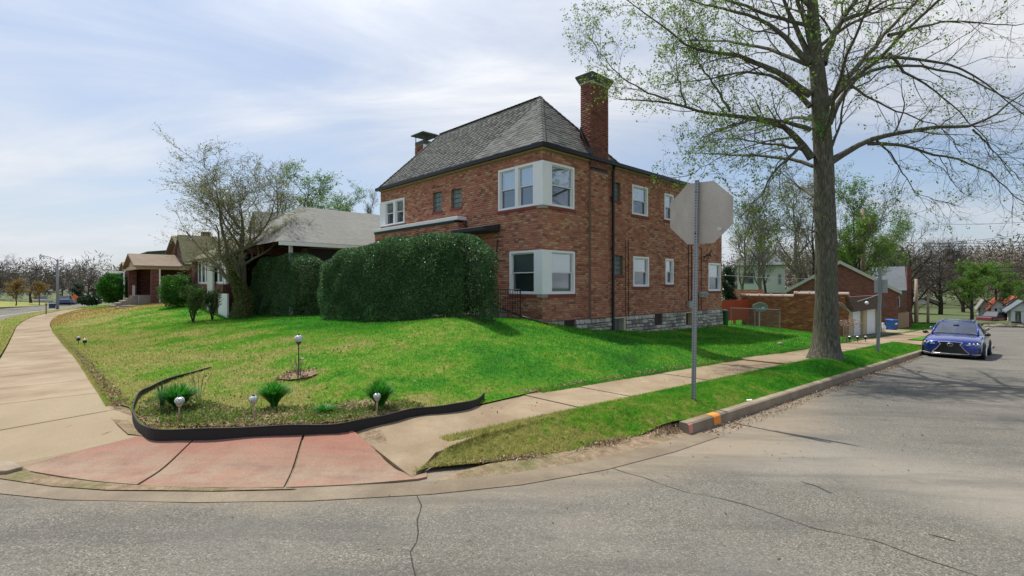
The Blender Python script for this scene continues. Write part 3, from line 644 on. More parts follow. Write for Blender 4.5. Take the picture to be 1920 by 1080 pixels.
# openings, from the photograph's directions on to the wall planes
def F_(x0, y0, x1, y1): a = onfront(x0, y0); b = onfront(x1, y1); return [min(a[0], b[0]), max(a[0], b[0]), None, None]
def zf(x, y): return onfront(x, y)[1]
def zr(x, y): return onside(x, y)[1]
zU0, zU1 = 4.18, 5.55; zL0, zL1 = 1.42, 2.80
vUL = onfront(935, 360)[0]; vLL = onfront(956, 500)[0]; uUR = onside(1076, 360)[0]; uLR = onside(1077, 500)[0]
front_holes = [(V0-.1, vUL, zU0, zU1), (V0-.1, vLL, zL0, zL1)]
side_holes = [(U0-.1, uUR, zU0, zU1), (U0-.1, uLR, zL0, zL1)]
def hole_f(x0, x1, y0, y1): # y at the mid x
    a, b = onfront(x0, 0)[0], onfront(x1, 0)[0]; xm = (x0+x1)/2; return (min(a, b), max(a, b), zf(xm, y1), zf(xm, y0))
def hole_r(x0, x1, y0, y1):
    a, b = onside(x0, 0)[0], onside(x1, 0)[0]; xm = (x0+x1)/2; return (min(a, b), max(a, b), zr(xm, y1), zr(xm, y0))
GF1 = hole_f(811.5, 829, 360, 396); GF2 = hole_f(846, 866, 353, 389)
LF = (onfront(759, 0)[0], VE+.1, zf(738, 421.5), zf(738, 375))
front_holes += [GF1, GF2, LF]
GR1 = hole_r(1147.5, 1163.5, 341, 376); GR2 = hole_r(1148, 1168, 478.5, 515.5)
W1 = hole_r(1184.5, 1214, 349, 404); W2 = hole_r(1245, 1262, 364, 413); W3 = hole_r(1186.5, 1216, 481.5, 537.5); W4 = hole_r(1247, 1262, 485.5, 533.5); W5 = hole_r(1327.5, 1350, 493.5, 545.5)
W6 = (W5[0], W5[1], W5[2]+2.75, W5[3]+2.75)
side_holes += [GR1, GR2, W1, W2, W3, W4, W5, W6]
# mortar-coloured wall cores, with the openings left out
def wall_core(face, a0, a1, z0, z1, holes, d0=0.0, d1=-.25):
    mb = MB(); zs = sorted({z0, z1, *[min(max(h[2], z0), z1) for h in holes], *[min(max(h[3], z0), z1) for h in holes]})
    for za, zb in zip(zs[:-1], zs[1:]):
        if zb-za < 1e-4: continue
        cur = a0; hs = sorted([h for h in holes if h[2] < (za+zb)/2 < h[3]])
        for h in hs:
            if h[0] > cur: fbox(mb, face, cur, h[0], za, zb, d0, d1)
            cur = max(cur, h[1])
        if cur < a1: fbox(mb, face, cur, a1, za, zb, d0, d1)
    return mb
wall_core('f', V0+.25, VE, ZG, ZE, front_holes).build('wall', MORT, H, label='street facing brick wall')
side_base = hole_r(1148, 1172, 596, 624); side_base = (side_base[0], side_base[1], -.12, ZS-.02)
BW2 = hole_r(1284, 1299, 584, 608); BW2 = (BW2[0], BW2[1], BW2[2], ZS-.02)
BV1 = hole_r(1057, 1077, 600, 611); BV1 = (BV1[0], BV1[1], .33, ZS-.01); BV2 = hole_r(1226, 1240, 589, 610)
base_holes = [side_base, BW2, BV1, BV2]
wall_core('r', U0, UE, ZG, ZE, side_holes+base_holes).build('wall', MORT, H, label='long brick wall facing the side street')
mb = MB(); mb.box(UE-.25, UE, V0+.25, VE, ZG, ZE); mb.box(U0+.25, UE-.25, VE-.25, VE, ZG, ZE); mb.build('wall', brickmat('brick_far_walls', (.16, .05, .03), (.36, .15, .08)), H, label='plain rear and left walls')
# floors and inner partition so the rooms are dark
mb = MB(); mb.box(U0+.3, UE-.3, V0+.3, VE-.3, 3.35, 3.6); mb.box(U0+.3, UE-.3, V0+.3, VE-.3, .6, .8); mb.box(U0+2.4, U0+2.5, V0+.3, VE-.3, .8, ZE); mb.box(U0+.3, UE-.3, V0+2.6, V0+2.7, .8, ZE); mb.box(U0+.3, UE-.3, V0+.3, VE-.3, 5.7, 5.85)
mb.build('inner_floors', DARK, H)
# individual bricks
BL, BH, BG, BP = .2, .0625, .0105, .009
CNT = {'n': 0}; near = []; far = MB(); brick_me = {}
def sub_iv(a, b, cuts):
    out = [(a, b)]
    for c, d in cuts:
        nx = []
        for x, y in out:
            if d <= x or c >= y: nx.append((x, y)); continue
            if c > x: nx.append((x, c))
            if d < y: nx.append((d, y))
        out = nx
    return [(x, y) for x, y in out if y-x > .02]
FARB = {'v': [], 'n': 0}
def brick_geo(face, a0, a1, z0, z1, d, back=0.0):
    j = rng.uniform(-.0015, .0015, 4); e = .004
    a0 += j[0]; a1 += j[1]; z0 += j[2]; z1 += j[3]; dd = d+rng.uniform(-.0015, .002)
    if face == 'f': P = lambda a, z, o: (U0-o, a, z)
    elif face == 'r': P = lambda a, z, o: (a, V0-o, z)
    else: P = face
    return [P(a0, z0, back), P(a1, z0, back), P(a1, z1, back), P(a0, z1, back), P(a0+e, z0+e, dd), P(a1-e, z0+e, dd), P(a1-e, z1-e, dd), P(a0+e, z1-e, dd)]
BF = [(4, 5, 6, 7), (0, 1, 5, 4), (1, 2, 6, 5), (2, 3, 7, 6), (3, 0, 4, 7)]
def flipfix(vs, fs, outward):
    return fs
cand = []
def lay(face, a0, a1, z0, z1, holes, prot=BP, back=0.0, key='f', off=0.0):
    z = z0; r = 0
    while z+BH <= z1+.001:
        cuts = [(h[0], h[1]) for h in holes if h[2] < z+BH*.5 < h[3]]
        x = a0-(BL+BG)*(.5 if r % 2 else 0)-off; 
        header = (r % 6 == 5)
        L = BL*.5-BG*.25 if header else BL
        while x < a1:
            for p, q in sub_iv(max(x, a0), min(x+L, a1), cuts): cand.append((face, p, q, z, z+BH, prot, back, key))
            x += L+BG
        z += BH+BG; r += 1
zb0 = ZS+.012
lay('f', V0-BP, VE, zb0, ZE, [(h[0]-.0, h[1]+.0, h[2]-.10, h[3]) for h in front_holes], key='f')
lay('r', U0, UE, zb0, ZE, [(h[0], h[1], h[2]-.10, h[3]) for h in side_holes], key='r')
# brick course down to grade at the street front
lay('f', V0-BP, V0+6, zb0-.95, zb0-.02, [], key='f')
def score(c):
    f, p, q, z0, z1, *_ = c
    if f == 'f': x, y, _z = W(U0, (p+q)/2)
    elif f == 'r': x, y, _z = W((p+q)/2, V0)
    else: return 99
    if q-p < .17 or c[5] != BP or c[3] < zb0-.01: return 90
    return y
order = sorted(range(len(cand)), key=lambda i: score(cand[i]))
near_ids = set(order[:290])
bm = {}
for f in 'fr':
    vs = brick_geo(f, 0 if 1 else 0, BL, 0, BH, BP)
    vs = [(a-(U0 if f == 'f' else 0), b-(0 if f == 'f' else V0), c) for a, b, c in vs]
    me = bpy.data.meshes.new('brick'); me.from_pydata(vs, [], BF); me.materials.append(BRO); me.update(); bm[f] = me
nv = []; nf = []
for i, c in enumerate(cand):
    if i in near_ids:
        f, p, q, z0, z1 = c[:5]; o = bpy.data.objects.new('brick', bm[f]); COL.objects.link(o); o.parent = H
        o.location = (0, p-V0, z0-ZG) if f == 'f' else (p-U0, 0, z0-ZG)
        o.scale = (1, (q-p)/BL, 1) if f == 'f' else ((q-p)/BL, 1, 1)
    else:
        n = len(nv); nv += brick_geo(c[0], c[1], c[2], c[3], c[4], c[5], c[6]); nf += [tuple(k+n for k in g) for g in BF]
me = np_mesh('brickwork', np.array(nv)-np.array([U0, V0, ZG]), np.array(nf), BRI); o = link('brickwork', me, H); o['kind'] = 'stuff'
# ---- chimney breast and chimney
CU0, CU1, CV0, CV1 = 13.61, 14.57, 10.50, 10.97
def chimney(parent, u0, u1, v0, v1, z0, z1, capz, name='chimney', capcol=None, label=None):
    ch = MB().box(u0+.012, u1-.012, v0+.012, v1-.012, z0, z1).build(name, MORT, parent, label=label)
    vs_, fs_ = [], []
    for side in range(4):
        if side == 0: a0, a1, P = u0, u1, (lambda a, z, o: (a, v0+.012-o, z))
        elif side == 1: a0, a1, P = u0, u1, (lambda a, z, o: (a, v1-.012+o, z))
        elif side == 2: a0, a1, P = v0, v1, (lambda a, z, o: (u0+.012-o, a, z))
        else: a0, a1, P = v0, v1, (lambda a, z, o: (u1-.012+o, a, z))
        z = z0; r = 0
        while z+BH <= z1+.001:
            x = a0-(BL+BG)*(.5 if r % 2 else 0)
            while x < a1-.02:
                p, q = max(x, a0), min(x+BL, a1)
                if q-p > .03: n = len(vs_); vs_ += brick_geo(P, p, q, z, z+BH, .012); fs_ += [tuple(k+n for k in g) for g in BF]
                x += BL+BG
            z += BH+BG; r += 1
    o = link('brickwork', np_mesh('brickwork', np.array(vs_)-np.array(OFF[H.name]), np.array(fs_), BRD), ch); o['kind'] = 'stuff'
    return ch
BRD = randmat('dark_red_brick', [(0, (.12, .04, .035)), (.3, (.24, .06, .045)), (.6, (.32, .085, .055)), (.85, (.22, .08, .065)), (1, (.38, .16, .10))])
ch = chimney(H, CU0, CU1, CV0, CV1, 5.7, 8.56, 8.85, label='tall chimney on the side street wall')
CAPM = plain('dark_cap_metal', (.06, .062, .065), .6, .4, 6, .2)
MB().box(CU0-.03, CU1+.03, CV0-.03, CV1+.03, 8.56, 8.60).build('mortar_bed', plain('pale_mortar', (.5, .48, .44), .9), ch)
mb = MB(); mb.hexa([(CU0-.04, CV0-.04, 8.60), (CU1+.04, CV0-.04, 8.60), (CU1+.04, CV1+.04, 8.60), (CU0-.04, CV1+.04, 8.60)], [(CU0-.13, CV0-.13, 8.80), (CU1+.13, CV0-.13, 8.80), (CU1+.13, CV1+.13, 8.80), (CU0-.13, CV1+.13, 8.80)])
mb.box(CU0-.13, CU1+.13, CV0-.13, CV1+.13, 8.802, 8.85); mb.build('cap', CAPM, ch)
mb = MB(); mb.box(CU0, CU1, CV0+.01, V0-.012, ZS, 5.62); br = mb.build('chimney_breast', MORT, H)
vs_, fs_ = [], []
z = zb0; r = 0
while z+BH <= 5.6:
    x = CU0-(BL+BG)*(.5 if r % 2 else 0)
    while x < CU1-.02:
        p, q = max(x, CU0), min(x+BL, CU1)
        if q-p > .03: n = len(vs_); vs_ += brick_geo(lambda a, z, o: (a, CV0+.01-o, z), p, q, z, z+BH, BP); fs_ += [tuple(k+n for k in g) for g in BF]
        x += BL+BG
    z += BH+BG; r += 1
o = link('brickwork', np_mesh('brickwork', np.array(vs_)-np.array(OFF[H.name]), np.array(fs_), BRI), br); o['kind'] = 'stuff'
c2 = chimney(H, 13.6, 14.3, VE-.02, VE+.75, 5.0, 8.55, 8.8, label='second chimney behind the left end of the roof')
MB().box(13.58, 14.32, VE-.03, VE-.02, 7.2, 8.5).build('white_panel', WHITE, c2)
mb = MB(); mb.box(13.45, 14.45, VE-.14, VE+.88, 9.02, 9.07)
mb.hexa([(13.45, VE-.14, 9.07), (14.45, VE-.14, 9.07), (14.45, VE+.88, 9.07), (13.45, VE+.88, 9.07)], [(13.55, VE-.05, 9.13), (14.35, VE-.05, 9.13), (14.35, VE+.8, 9.13), (13.55, VE+.8, 9.13)])
for a in (13.62, 14.26):
    for b in (VE+.02, VE+.70): mb.box(a, a+.03, b, b+.03, 8.55, 9.02)
mb.box(13.6, 14.3, VE-.0, VE+.73, 8.552, 8.72)
mb.build('cap', CAPM, c2)
# ---- foundation stones
STN = randmat('limestone', [(0, (.22, .21, .19)), (.25, (.44, .42, .38)), (.6, (.66, .64, .59)), (.85, (.82, .79, .72)), (1, (.48, .39, .29))], src='object', gran=.35, bump=.6)
FM = plain('foundation_mortar', (.11, .105, .10), .95, .3, 10, .5)
MB().box(U0+.02, UE, V0-.02, V0-.001, ZG, ZS-.008)
mbf = wall_core('r', U0, UE, ZG, ZS, base_holes, .022, .0005); fo = mbf.build('foundation', FM, H)
z = ZG+.02; rows = []; rr_ = random.Random(4)
while z < ZS-.1:
    h = rr_.uniform(.12, .2)
    if z+h > ZS-.1: h = ZS-.005-z
    rows.append((z, h)); z += h
def stone(u0, u1, z0, z1):
    g = .011; u0 += g; u1 -= g; z0 += g; z1 -= g
    if u1-u0 < .05 or z1-z0 < .04: return
    m = min(u1-u0, z1-z0)*.28; J = lambda s: rr_.uniform(-s, s)
    ring = [(u0+m*rr_.uniform(.2, 1), z0), (u1-m*rr_.uniform(.2, 1), z0+J(.006)), (u1, z0+m*rr_.uniform(.3, 1)), (u1+J(.006), z1-m*rr_.uniform(.3, 1)), (u1-m*rr_.uniform(.2, 1), z1), (u0+m*rr_.uniform(.2, 1), z1+J(.006)), (u0, z1-m*rr_.uniform(.3, 1)), (u0+J(.006), z0+m*rr_.uniform(.3, 1))]
    cu, cz = (u0+u1)/2, (z0+z1)/2; ct = [(cu+(a-cu)*.82, cz+(b-cz)*.8) for a, b in ring]
    d = rr_.uniform(.022, .045)
    vs = [(a, V0-.018, b) for a, b in ring]+[(a, V0-.024-d+J(.006), b) for a, b in ct]; n = 8
    MB().add(vs, [tuple(range(n, 2*n))]+[(i, (i+1) % n, (i+1) % n+n, i+n) for i in range(n)]).build('stone', STN, fo)
for z, h in rows:
    u = U0+.03
    while u < UE-.05:
        L = rr_.uniform(.16, .42)*(1 if h > .15 else 1.1)
        if u+L > UE-.14: L = UE-u
        hh = [b for b in base_holes if b[2] < z+h*.6 < b[3]+.02]
        for p, q in sub_iv(u, u+L, [(b[0]-.03, b[1]+.03) for b in hh]):
            if lz((p+q)/2, V0-.2) > z+h+.02: continue
            if q-p > .34 and rr_.random() < .35: stone(p, q, z, z+h*.5); stone(p, q, z+h*.5, z+h)
            else: stone(p, q, z, z+h)
        u += L
# ---- roof of the front block: steep hip
OV = .12; ZR0 = 6.02; RU = 13.28; ZRT = 8.52; UB = U0+3.85
ra, rb_ = (U0-OV, V0-OV), (U0-OV, VE+OV); rc, rd = (UB+OV, V0-OV), (UB+OV, VE+OV)
A1, A2 = (RU, V0+1.95, ZRT), (RU, VE-1.95, ZRT)
SHG = [(0, (.115, .12, .115)), (.2, (.155, .163, .158)), (.6, (.185, .193, .187)), (.9, (.215, .222, .215)), (1, (.13, .136, .132))]
SHI = randmat('shingle_island', SHG, 1, 'island', .2, .3, .0, 0); SHO = randmat('shingle_single', SHG, 1, 'object', .2, .3, .0, 0)
ROOFD = plain('roof_felt', (.045, .05, .05), .95, .2, 8)
def roof_solid(name, parent, pts, fs, mat): mb = MB(); mb.add(pts, fs); return mb.build(name, mat, parent)
rf = roof_solid('roof', H, [(*ra, ZR0), (*rb_, ZR0), (*rd, ZR0), (*rc, ZR0), A1, A2], [(0, 4, 5, 1), (0, 3, 4), (3, 2, 5, 4), (2, 1, 5), (0, 1, 2, 3)], ROOFD)
shc = []
def shingle_plane(e0, e1, t0, t1, tab=.3, exp_=.135, lift=.006):
    # eave e0->e1, top t0->t1 (3D); rows from eave to top
    e0, e1, t0, t1 = map(lambda q: np.array(q, float), (e0, e1, t0, t1))
    xd = (e1-e0)/np.linalg.norm(e1-e0); up = (t0+t1)/2-(e0+e1)/2; up = up-xd*np.dot(up, xd); Hh = np.linalg.norm(up); up /= Hh; n = np.cross(xd, up)
    if n[2] < 0: n = -n
    L0 = np.dot(e0-e0, xd); L1 = np.dot(e1-e0, xd); T0 = np.dot(t0-e0, xd); T1 = np.dot(t1-e0, xd); rows_ = int(Hh/exp_)
    for r in range(rows_+1):
        s = min(r*exp_, Hh-.02); k = s/Hh; k2 = min(1, (s+exp_*.5)/Hh); a = L0+(T0-L0)*k2; b = L1+(T1-L1)*k2; x = a-tab*(.5 if r % 2 else 0)-rng.uniform(0, .12)
        while x < b:
            p, q = max(x, a), min(x+tab-.012, b)
            if q-p > .02:
                th = rng.uniform(.008, .02); hl = min(exp_*1.25, Hh-s); O = e0+up*s
                c0 = O+xd*p+n*lift; c1 = O+xd*q+n*lift; c2 = O+xd*q+up*hl+n*lift; c3 = O+xd*p+up*hl+n*lift
                shc.append(np.array([c0, c1, c2, c3, c0+n*th, c1+n*th, c2+n*.003, c3+n*.003]))
            x += tab
shingle_plane((*ra, ZR0), (*rb_, ZR0), A1, A2); shingle_plane((*rc, ZR0), (*ra, ZR0), A1, A1)
shingle_plane((*rb_, ZR0), (*rd, ZR0), A2, A2)
key = [W(*c[:, :2].mean(0))[1] for c in shc]; od = np.argsort(key); nearS = set(od[:290].tolist())
SF = [(4, 5, 6, 7), (0, 1, 5, 4), (1, 2, 6, 5), (2, 3, 7, 6), (3, 0, 4, 7)]
base_o = np.array(OFF[H.name]); vv = []; ff = []; shm = {}
for i, c in enumerate(shc):
    if i in nearS:
        L = round(float(np.linalg.norm(c[1]-c[0])), 2); nrm = tuple(np.round(np.cross(c[1]-c[0], c[3]-c[0])/1e-4, -1)); kx = (i*7 % 6, round(float((c[1]-c[0])[0]), 2), round(float((c[1]-c[0])[1]), 2), round(float(np.linalg.norm(c[3]-c[0])), 2))
        if kx not in shm:
            me = bpy.data.meshes.new('shingle'); me.from_pydata([tuple(q-c[0]) for q in c], [], SF); me.materials.append(SHO); me.update(); shm[kx] = me
        o = bpy.data.objects.new('shingle', shm[kx]); COL.objects.link(o); o.parent = rf; o.location = tuple(c[0]-base_o); 
    else: n = len(vv); vv += list(c-base_o); ff += [tuple(k+n for k in g) for g in SF]
o = link('shingle_courses', np_mesh('shingle_courses', np.array(vv), np.array(ff), SHI), rf); o['kind'] = 'stuff'
# ridge and hip caps
def capline(p, q, parent, wd=.13, name='ridge_cap', st=.2):
    p, q = Vector(p), Vector(q); n = int((q-p).length/st); mb = MB(); d = (q-p).normalized(); sd_ = d.cross(Vector((0, 0, 1))).normalized(); u_ = sd_.cross(d)
    for i in range(n):
        a = p+(q-p)*i/n; b = p+(q-p)*(i+1.25)/n; z1 = u_*.03; z2 = u_*.018
        mb.add([a-sd_*wd-u_*.05+z1, a+z1*1.3, a+sd_*wd-u_*.05+z1, b-sd_*wd-u_*.05+z2, b+z2, b+sd_*wd-u_*.05+z2, a-sd_*wd-u_*.07, a, a+sd_*wd-u_*.07], [(0, 1, 4, 3), (1, 2, 5, 4), (6, 7, 1, 0), (7, 8, 2, 1)])
    return mb.build(name, SHI, parent)
capline(A2, A1, rf); capline((*ra, ZR0+.02), A1, rf, .11); capline((*rb_, ZR0+.02), A2, rf, .11); capline((*rc, ZR0+.02), A1, rf, .11)
# rear block low roof
r0, r1, r2, r3 = (UB+.1, V0-OV, ZR0), (UE+OV, V0-OV, ZR0), (UE+OV, VE+OV, ZR0), (UB+.1, VE+OV, ZR0)
B1, B2 = (UB-.3, V0+3.2, 7.15), (UE-3.0, V0+3.2, 7.15); B3, B4 = (UE-3.0, VE-3.0, 7.15), (UB-.3, VE-3.0, 7.15)
rr2 = roof_solid('rear_roof', H, [r0, r1, r2, r3, B1, B2, B3, B4], [(0, 1, 5, 4), (1, 2, 6, 5), (2, 3, 7, 6), (4, 5, 6, 7), (0, 4, 7, 3), (3, 2, 1, 0)], ROOFD)
shc.clear(); shingle_plane(r0, r1, B1, B2); shingle_plane(r1, r2, B2, B3)
vv = []; ff = []
for c in shc: n = len(vv); vv += list(c-base_o); ff += [tuple(k+n for k in g) for g in SF]
o = link('shingle_courses', np_mesh('shingle_courses', np.array(vv), np.array(ff), SHI), rr2); o['kind'] = 'stuff'
vu = onside(1177, 303)[0]; mb = MB(); mb.tube([(vu, V0+.6, 6.1), (vu, V0+.6, 6.42)], .06, 8); mb.tube([(vu, V0+.6, 6.42), (vu, V0+.6, 6.48)], [.09, .04], 8); mb.build('roof_vent', BLKM, rr2)
# gutters (black) and yellowish eave board under them
mb = MB(); mb.box(U0-.21, U0-.085, V0-.21, VE+.14, 5.93, 6.055); mb.box(U0-.085, UE+.14, V0-.21, V0-.085, 5.93, 6.055); mb.build('gutter', BLKM, H)
mb = MB(); mb.box(U0-.08, U0-.012, V0-.08, VE, ZE-.005, 5.985); mb.box(U0-.012, CU0-.01, V0-.08, V0-.012, ZE-.005, 5.985); mb.box(CU1+.01, UE, V0-.08, V0-.012, ZE-.005, 5.985); mb.build('eave_board', TRIMY, H)
mb = MB(); mb.box(CU0-.0, CU1, CV0-.005, CV0+.01, 5.6, 5.66); mb.build('flashing_strip', BLKM, H)
# flashing at the chimney's left foot
mb = MB(); mb.add([(CU0-.02, CV0-.1, 6.06), (CU0-.02, CV1, 6.75), (CU0-.28, CV0-.1, 6.07), (CU0-.05, CV1, 7.0), (CU0-.02, CV0-.1, 6.14), (CU0-.02, CV1, 7.15)], [(0, 2, 3, 1), (0, 4, 5, 1), (2, 4, 5, 3), (0, 4, 2)]); mb.build('flashing', BLKM, H)
# downspout and pipes on the side wall
du = onside(1146, 450)[0]
ds_ = MB().tube([(du, V0-.13, 5.95), (du, V0-.09, 5.7), (du, V0-.09, .0), (du, V0-.14, -.1)], .048, 8).build('downspout', BLKM, H, smooth=True)
mb = MB()
for z in (1.2, 3.0, 4.8): mb.box(du-.07, du+.07, V0-.11, V0-.01, z, z+.03)
mb.build('pipe_clip', BLKM, ds_)
PIPE = plain('brown_pipe', (.05, .025, .02), .7, .2, 5)
for px_1, z0, z1, r in ((1106, .7, 5.85, .014), (1172, .6, 3.4, .010), (1177.5, .6, 3.4, .012), (1290, .9, 3.9, .016), (1296, 1.0, 3.9, .016), (1314, -.1, 3.4, .014), (1309, .0, 1.3, .012)):
    a = onside(px_1, 450)[0]; MB().tube([(a, V0-.025, z0), (a, V0-.025, z1)], r, 6).build('conduit', PIPE, H, smooth=True)
a = onside(1290, 571)
UTIL = plain('utility_grey', (.36, .37, .36), .6, .1, 6)
mb = MB(); mb.box(a[0]-.16, a[0]+.16, V0-.15, V0-.02, a[1]-.13, a[1]+.14); mb.box(a[0]-.17, a[0]+.17, V0-.16, V0-.0, a[1]+.14, a[1]+.16); mb.build('utility_box', UTIL, H, bevel=.01)
a = onside(1315, 551); mb = MB()
for i in range(4): mb.box(a[0]-.30+i*.17, a[0]-.16+i*.17, V0-.13, V0-.02, a[1]-.14, a[1]+.1); mb.tube([(a[0]-.23+i*.17, V0-.13, a[1]), (a[0]-.23+i*.17, V0-.2, a[1])], .055, 8)
mb.build('electric_meter', UTIL, H)
a = onside(1318, 482); mb = MB()
mb.tube([(a[0], V0-.01, a[1]), (a[0], V0-.3, a[1]+.1), (a[0]+.1, V0-.35, a[1]+.3)], .02, 6); mb.tube([(a[0]-.2, V0-.12, a[1]-.1), (a[0]-.1, V0-.25, a[1]+.12), (a[0]+.15, V0-.2, a[1]), (a[0]+.1, V0-.1, a[1]-.2), (a[0]-.15, V0-.1, a[1]-.15)], .018, 6)
mb.tube([(a[0], V0-.3, a[1]+.1), (a[0]-.15, V0-.4, a[1]+.05)], .04, 6); mb.build('cable_bracket', BLKM, H)
ap_ = onfront(935, 449); bp_ = onfront(933, 489); MB().tube([(U0-.05, ap_[0], ap_[1]), (U0-.05, bp_[0]+.03, bp_[1])], .02, 6).build('conduit', PIPE, H)
# ---- windows
def boxw(mb, face, a0, a1, z0, z1, d0, d1): return fbox(mb, face, a0, a1, z0, z1, d0, d1)
def sash_window(face, a0, a1, z0, z1, parent, fr=.075, proud=.03, blind='all', lower=BLIND, shadow=None):
    wn_ = MB(); boxw(wn_, face, a0, a0+fr, z0, z1, -.12, proud); boxw(wn_, face, a1-fr, a1, z0, z1, -.12, proud); boxw(wn_, face, a0+fr, a1-fr, z1-fr, z1, -.12, proud); boxw(wn_, face, a0+fr, a1-fr, z0, z0+fr*.8, -.12, proud+.012)
    win = wn_.build('window', WHITE, parent, bevel=.006)
    i0, i1, j0, j1 = a0+fr, a1-fr, z0+fr*.8, z1-fr; m = (j0+j1)/2; s = .035
    for nm, za, zb, d in (('upper_sash', m-.015, j1, -.03), ('lower_sash', j0, m+.02, -.065)):
        mb = MB(); boxw(mb, face, i0, i0+s, za, zb, d-.035, d); boxw(mb, face, i1-s, i1, za, zb, d-.035, d); boxw(mb, face, i0+s, i1-s, zb-s, zb, d-.035, d); boxw(mb, face, i0+s, i1-s, za, za+s, d-.035, d)
        mb.build(nm, WHITE2, win)
        g = MB(); boxw(g, face, i0+s, i1-s, za+s, zb-s, d-.02, d-.014); g.build('pane', GLASS if nm == 'upper_sash' else GLASSB, win)
    mb = MB(); z = j1-.01
    lo = j0+.02 if blind == 'all' else m
    if blind:
        while z > lo:
            d = -.14
            if face == 'f': mb.add([(U0-d, i0, z), (U0-d, i1, z), (U0-d+.008, i1, z+.037), (U0-d+.008, i0, z+.037)], [(0, 1, 2, 3)])
            else: mb.add([(i0, V0-d, z), (i1, V0-d, z), (i1, V0-d+.008, z+.037), (i0, V0-d+.008, z+.037)], [(0, 1, 2, 3)])
            z -= .034
        mb.build('blind', BLIND, win)
    return win
def sill(face, a0, a1, z, parent): mb = MB(); boxw(mb, face, a0, a1, z-.10, z-.004, -.1, .035); return mb.build('sill', SILL, parent, bevel=.006)
# corner windows
def corner_post(z0, z1, a_f, a_r, nm='corner_post'):
    mb = MB(); mb.box(U0-.03, U0+.12, V0+.12, V0+a_f, z0, z1); mb.box(U0-.03, U0+a_r, V0-.03, V0+.12, z0, z1); return mb.build(nm, WHITE, H, bevel=.01)
pf = onfront(1003.5, 0)[0]-V0; pr = onside(1031, 0)[0]-U0
corner_post(zU0, zU1, pf, pr)
vm = onfront(969.5, 0)[0]
sash_window('f', V0+pf, vm, zU0, zU1, H); sash_window('f', vm, vUL, zU0, zU1, H); sash_window('r', U0+pr, uUR, zU0, zU1, H)
sill('f', V0-.0, vUL+.04, zU0, H); sill('r', U0-.0, uUR+.05, zU0, H)
pf2 = onfront(1005, 0)[0]-V0; pr2 = onside(1031, 0)[0]-U0
corner_post(zL0, zL1, pf2, pr2)
sash_window('f', V0+pf2, vLL, zL0, zL1, H, .07); sash_window('r', U0+pr2, uLR, zL0, zL1, H, .07)
sill('f', V0-.0, vLL+.04, zL0, H); sill('r', U0-.0, uLR+.05, zL0, H)
for z in (zU0, zL0): MB().box(U0-.045, U0+.2, V0-.045, V0+.2, z-.1, z-.004).build('sill_cornerstone', STEPM, H)
# far left corner window
vl0 = LF[0]; vl1 = VE+.02; post = onfront(722, 0)[0]; vmid = (vl0+post)/2
MB().box(U0-.03, U0+.12, post, vl1+.01, LF[2], LF[3]).build('corner_post', WHITE, H)
sash_window('f', vl0, vmid, LF[2], LF[3], H); sash_window('f', vmid, post, LF[2], LF[3], H)
for w_ in (W1, W3, W5, W6): sash_window('r', *w_, H, .07); sill('r', w_[0]-.03, w_[1]+.03, w_[2], H)
for w_ in (W2, W4): sash_window('r', *w_, H, .07); sill('r', w_[0]-.04, w_[1]+.04, w_[2], H)
def glass_blocks(face, a0, a1, z0, z1, nx, nz):
    fr = MB(); d0, d1 = -.16, -.12; wa, wz = (a1-a0)/nx, (z1-z0)/nz
    boxw(fr, face, a0, a1, z0, z1, -.2, -.15); win = fr.build('glass_block_window', MORT, H)
    for i in range(nx):
        for j in range(nz):
            mb = MB(); boxw(mb, face, a0+i*wa+.008, a0+(i+1)*wa-.008, z0+j*wz+.008, z0+(j+1)*wz-.008, -.15, -.105); mb.build('glass_block', GBLK, win, bevel=.012)
    sill(face, a0-.04, a1+.04, z0, H)
glass_blocks('f', *GF1, 2, 4); glass_blocks('f', *GF2, 2, 4); glass_blocks('r', *GR1, 2, 4); glass_blocks('r', *GR2, 3, 4)
# basement openings
def basement(h, bars, frame):
    fr = MB(); a0, a1, z0, z1 = h
    if frame:
        boxw(fr, 'r', a0, a0+.05, z0, z1, -.22, .03); boxw(fr, 'r', a1-.10, a1, z0, z1, -.22, .03); boxw(fr, 'r', a0+.05, a1-.10, z1-.05, z1, -.22, .03); w_ = fr.build('basement_window', CREAM, H)
    else: boxw(fr, 'r', a0, a1, z0, z1, -.2, -.05); w_ = fr.build('coal_chute_door', PIPE, H)
    if frame:
        g = MB(); boxw(g, 'r', a0+.05, a1-.1, z0, z1-.05, -.2, -.19); g.build('pane', DARK, w_)
    n = int((a1-a0)/.075)
    for i in range(1, n):
        mb = MB(); a = a0+(a1-a0-.05)*i/n
        if bars: mb.tube([((a), V0+.02, z0), (a, V0+.02, z1-.03)], .010, 6); mb.build('bar', UTIL, w_)
    if not frame:
        mb = MB(); nn = 5
        for i in range(nn): boxw(mb, 'r', a0+.03, a1-.03, z0+.03+i*(z1-z0-.06)/nn, z0+.03+(i+.7)*(z1-z0-.06)/nn, -.05, -.03)
        mb.build('panel', PIPE, w_)
basement(side_base, True, True); basement(BW2, False, True); basement(BV1, False, False); basement(BV2, False, False)
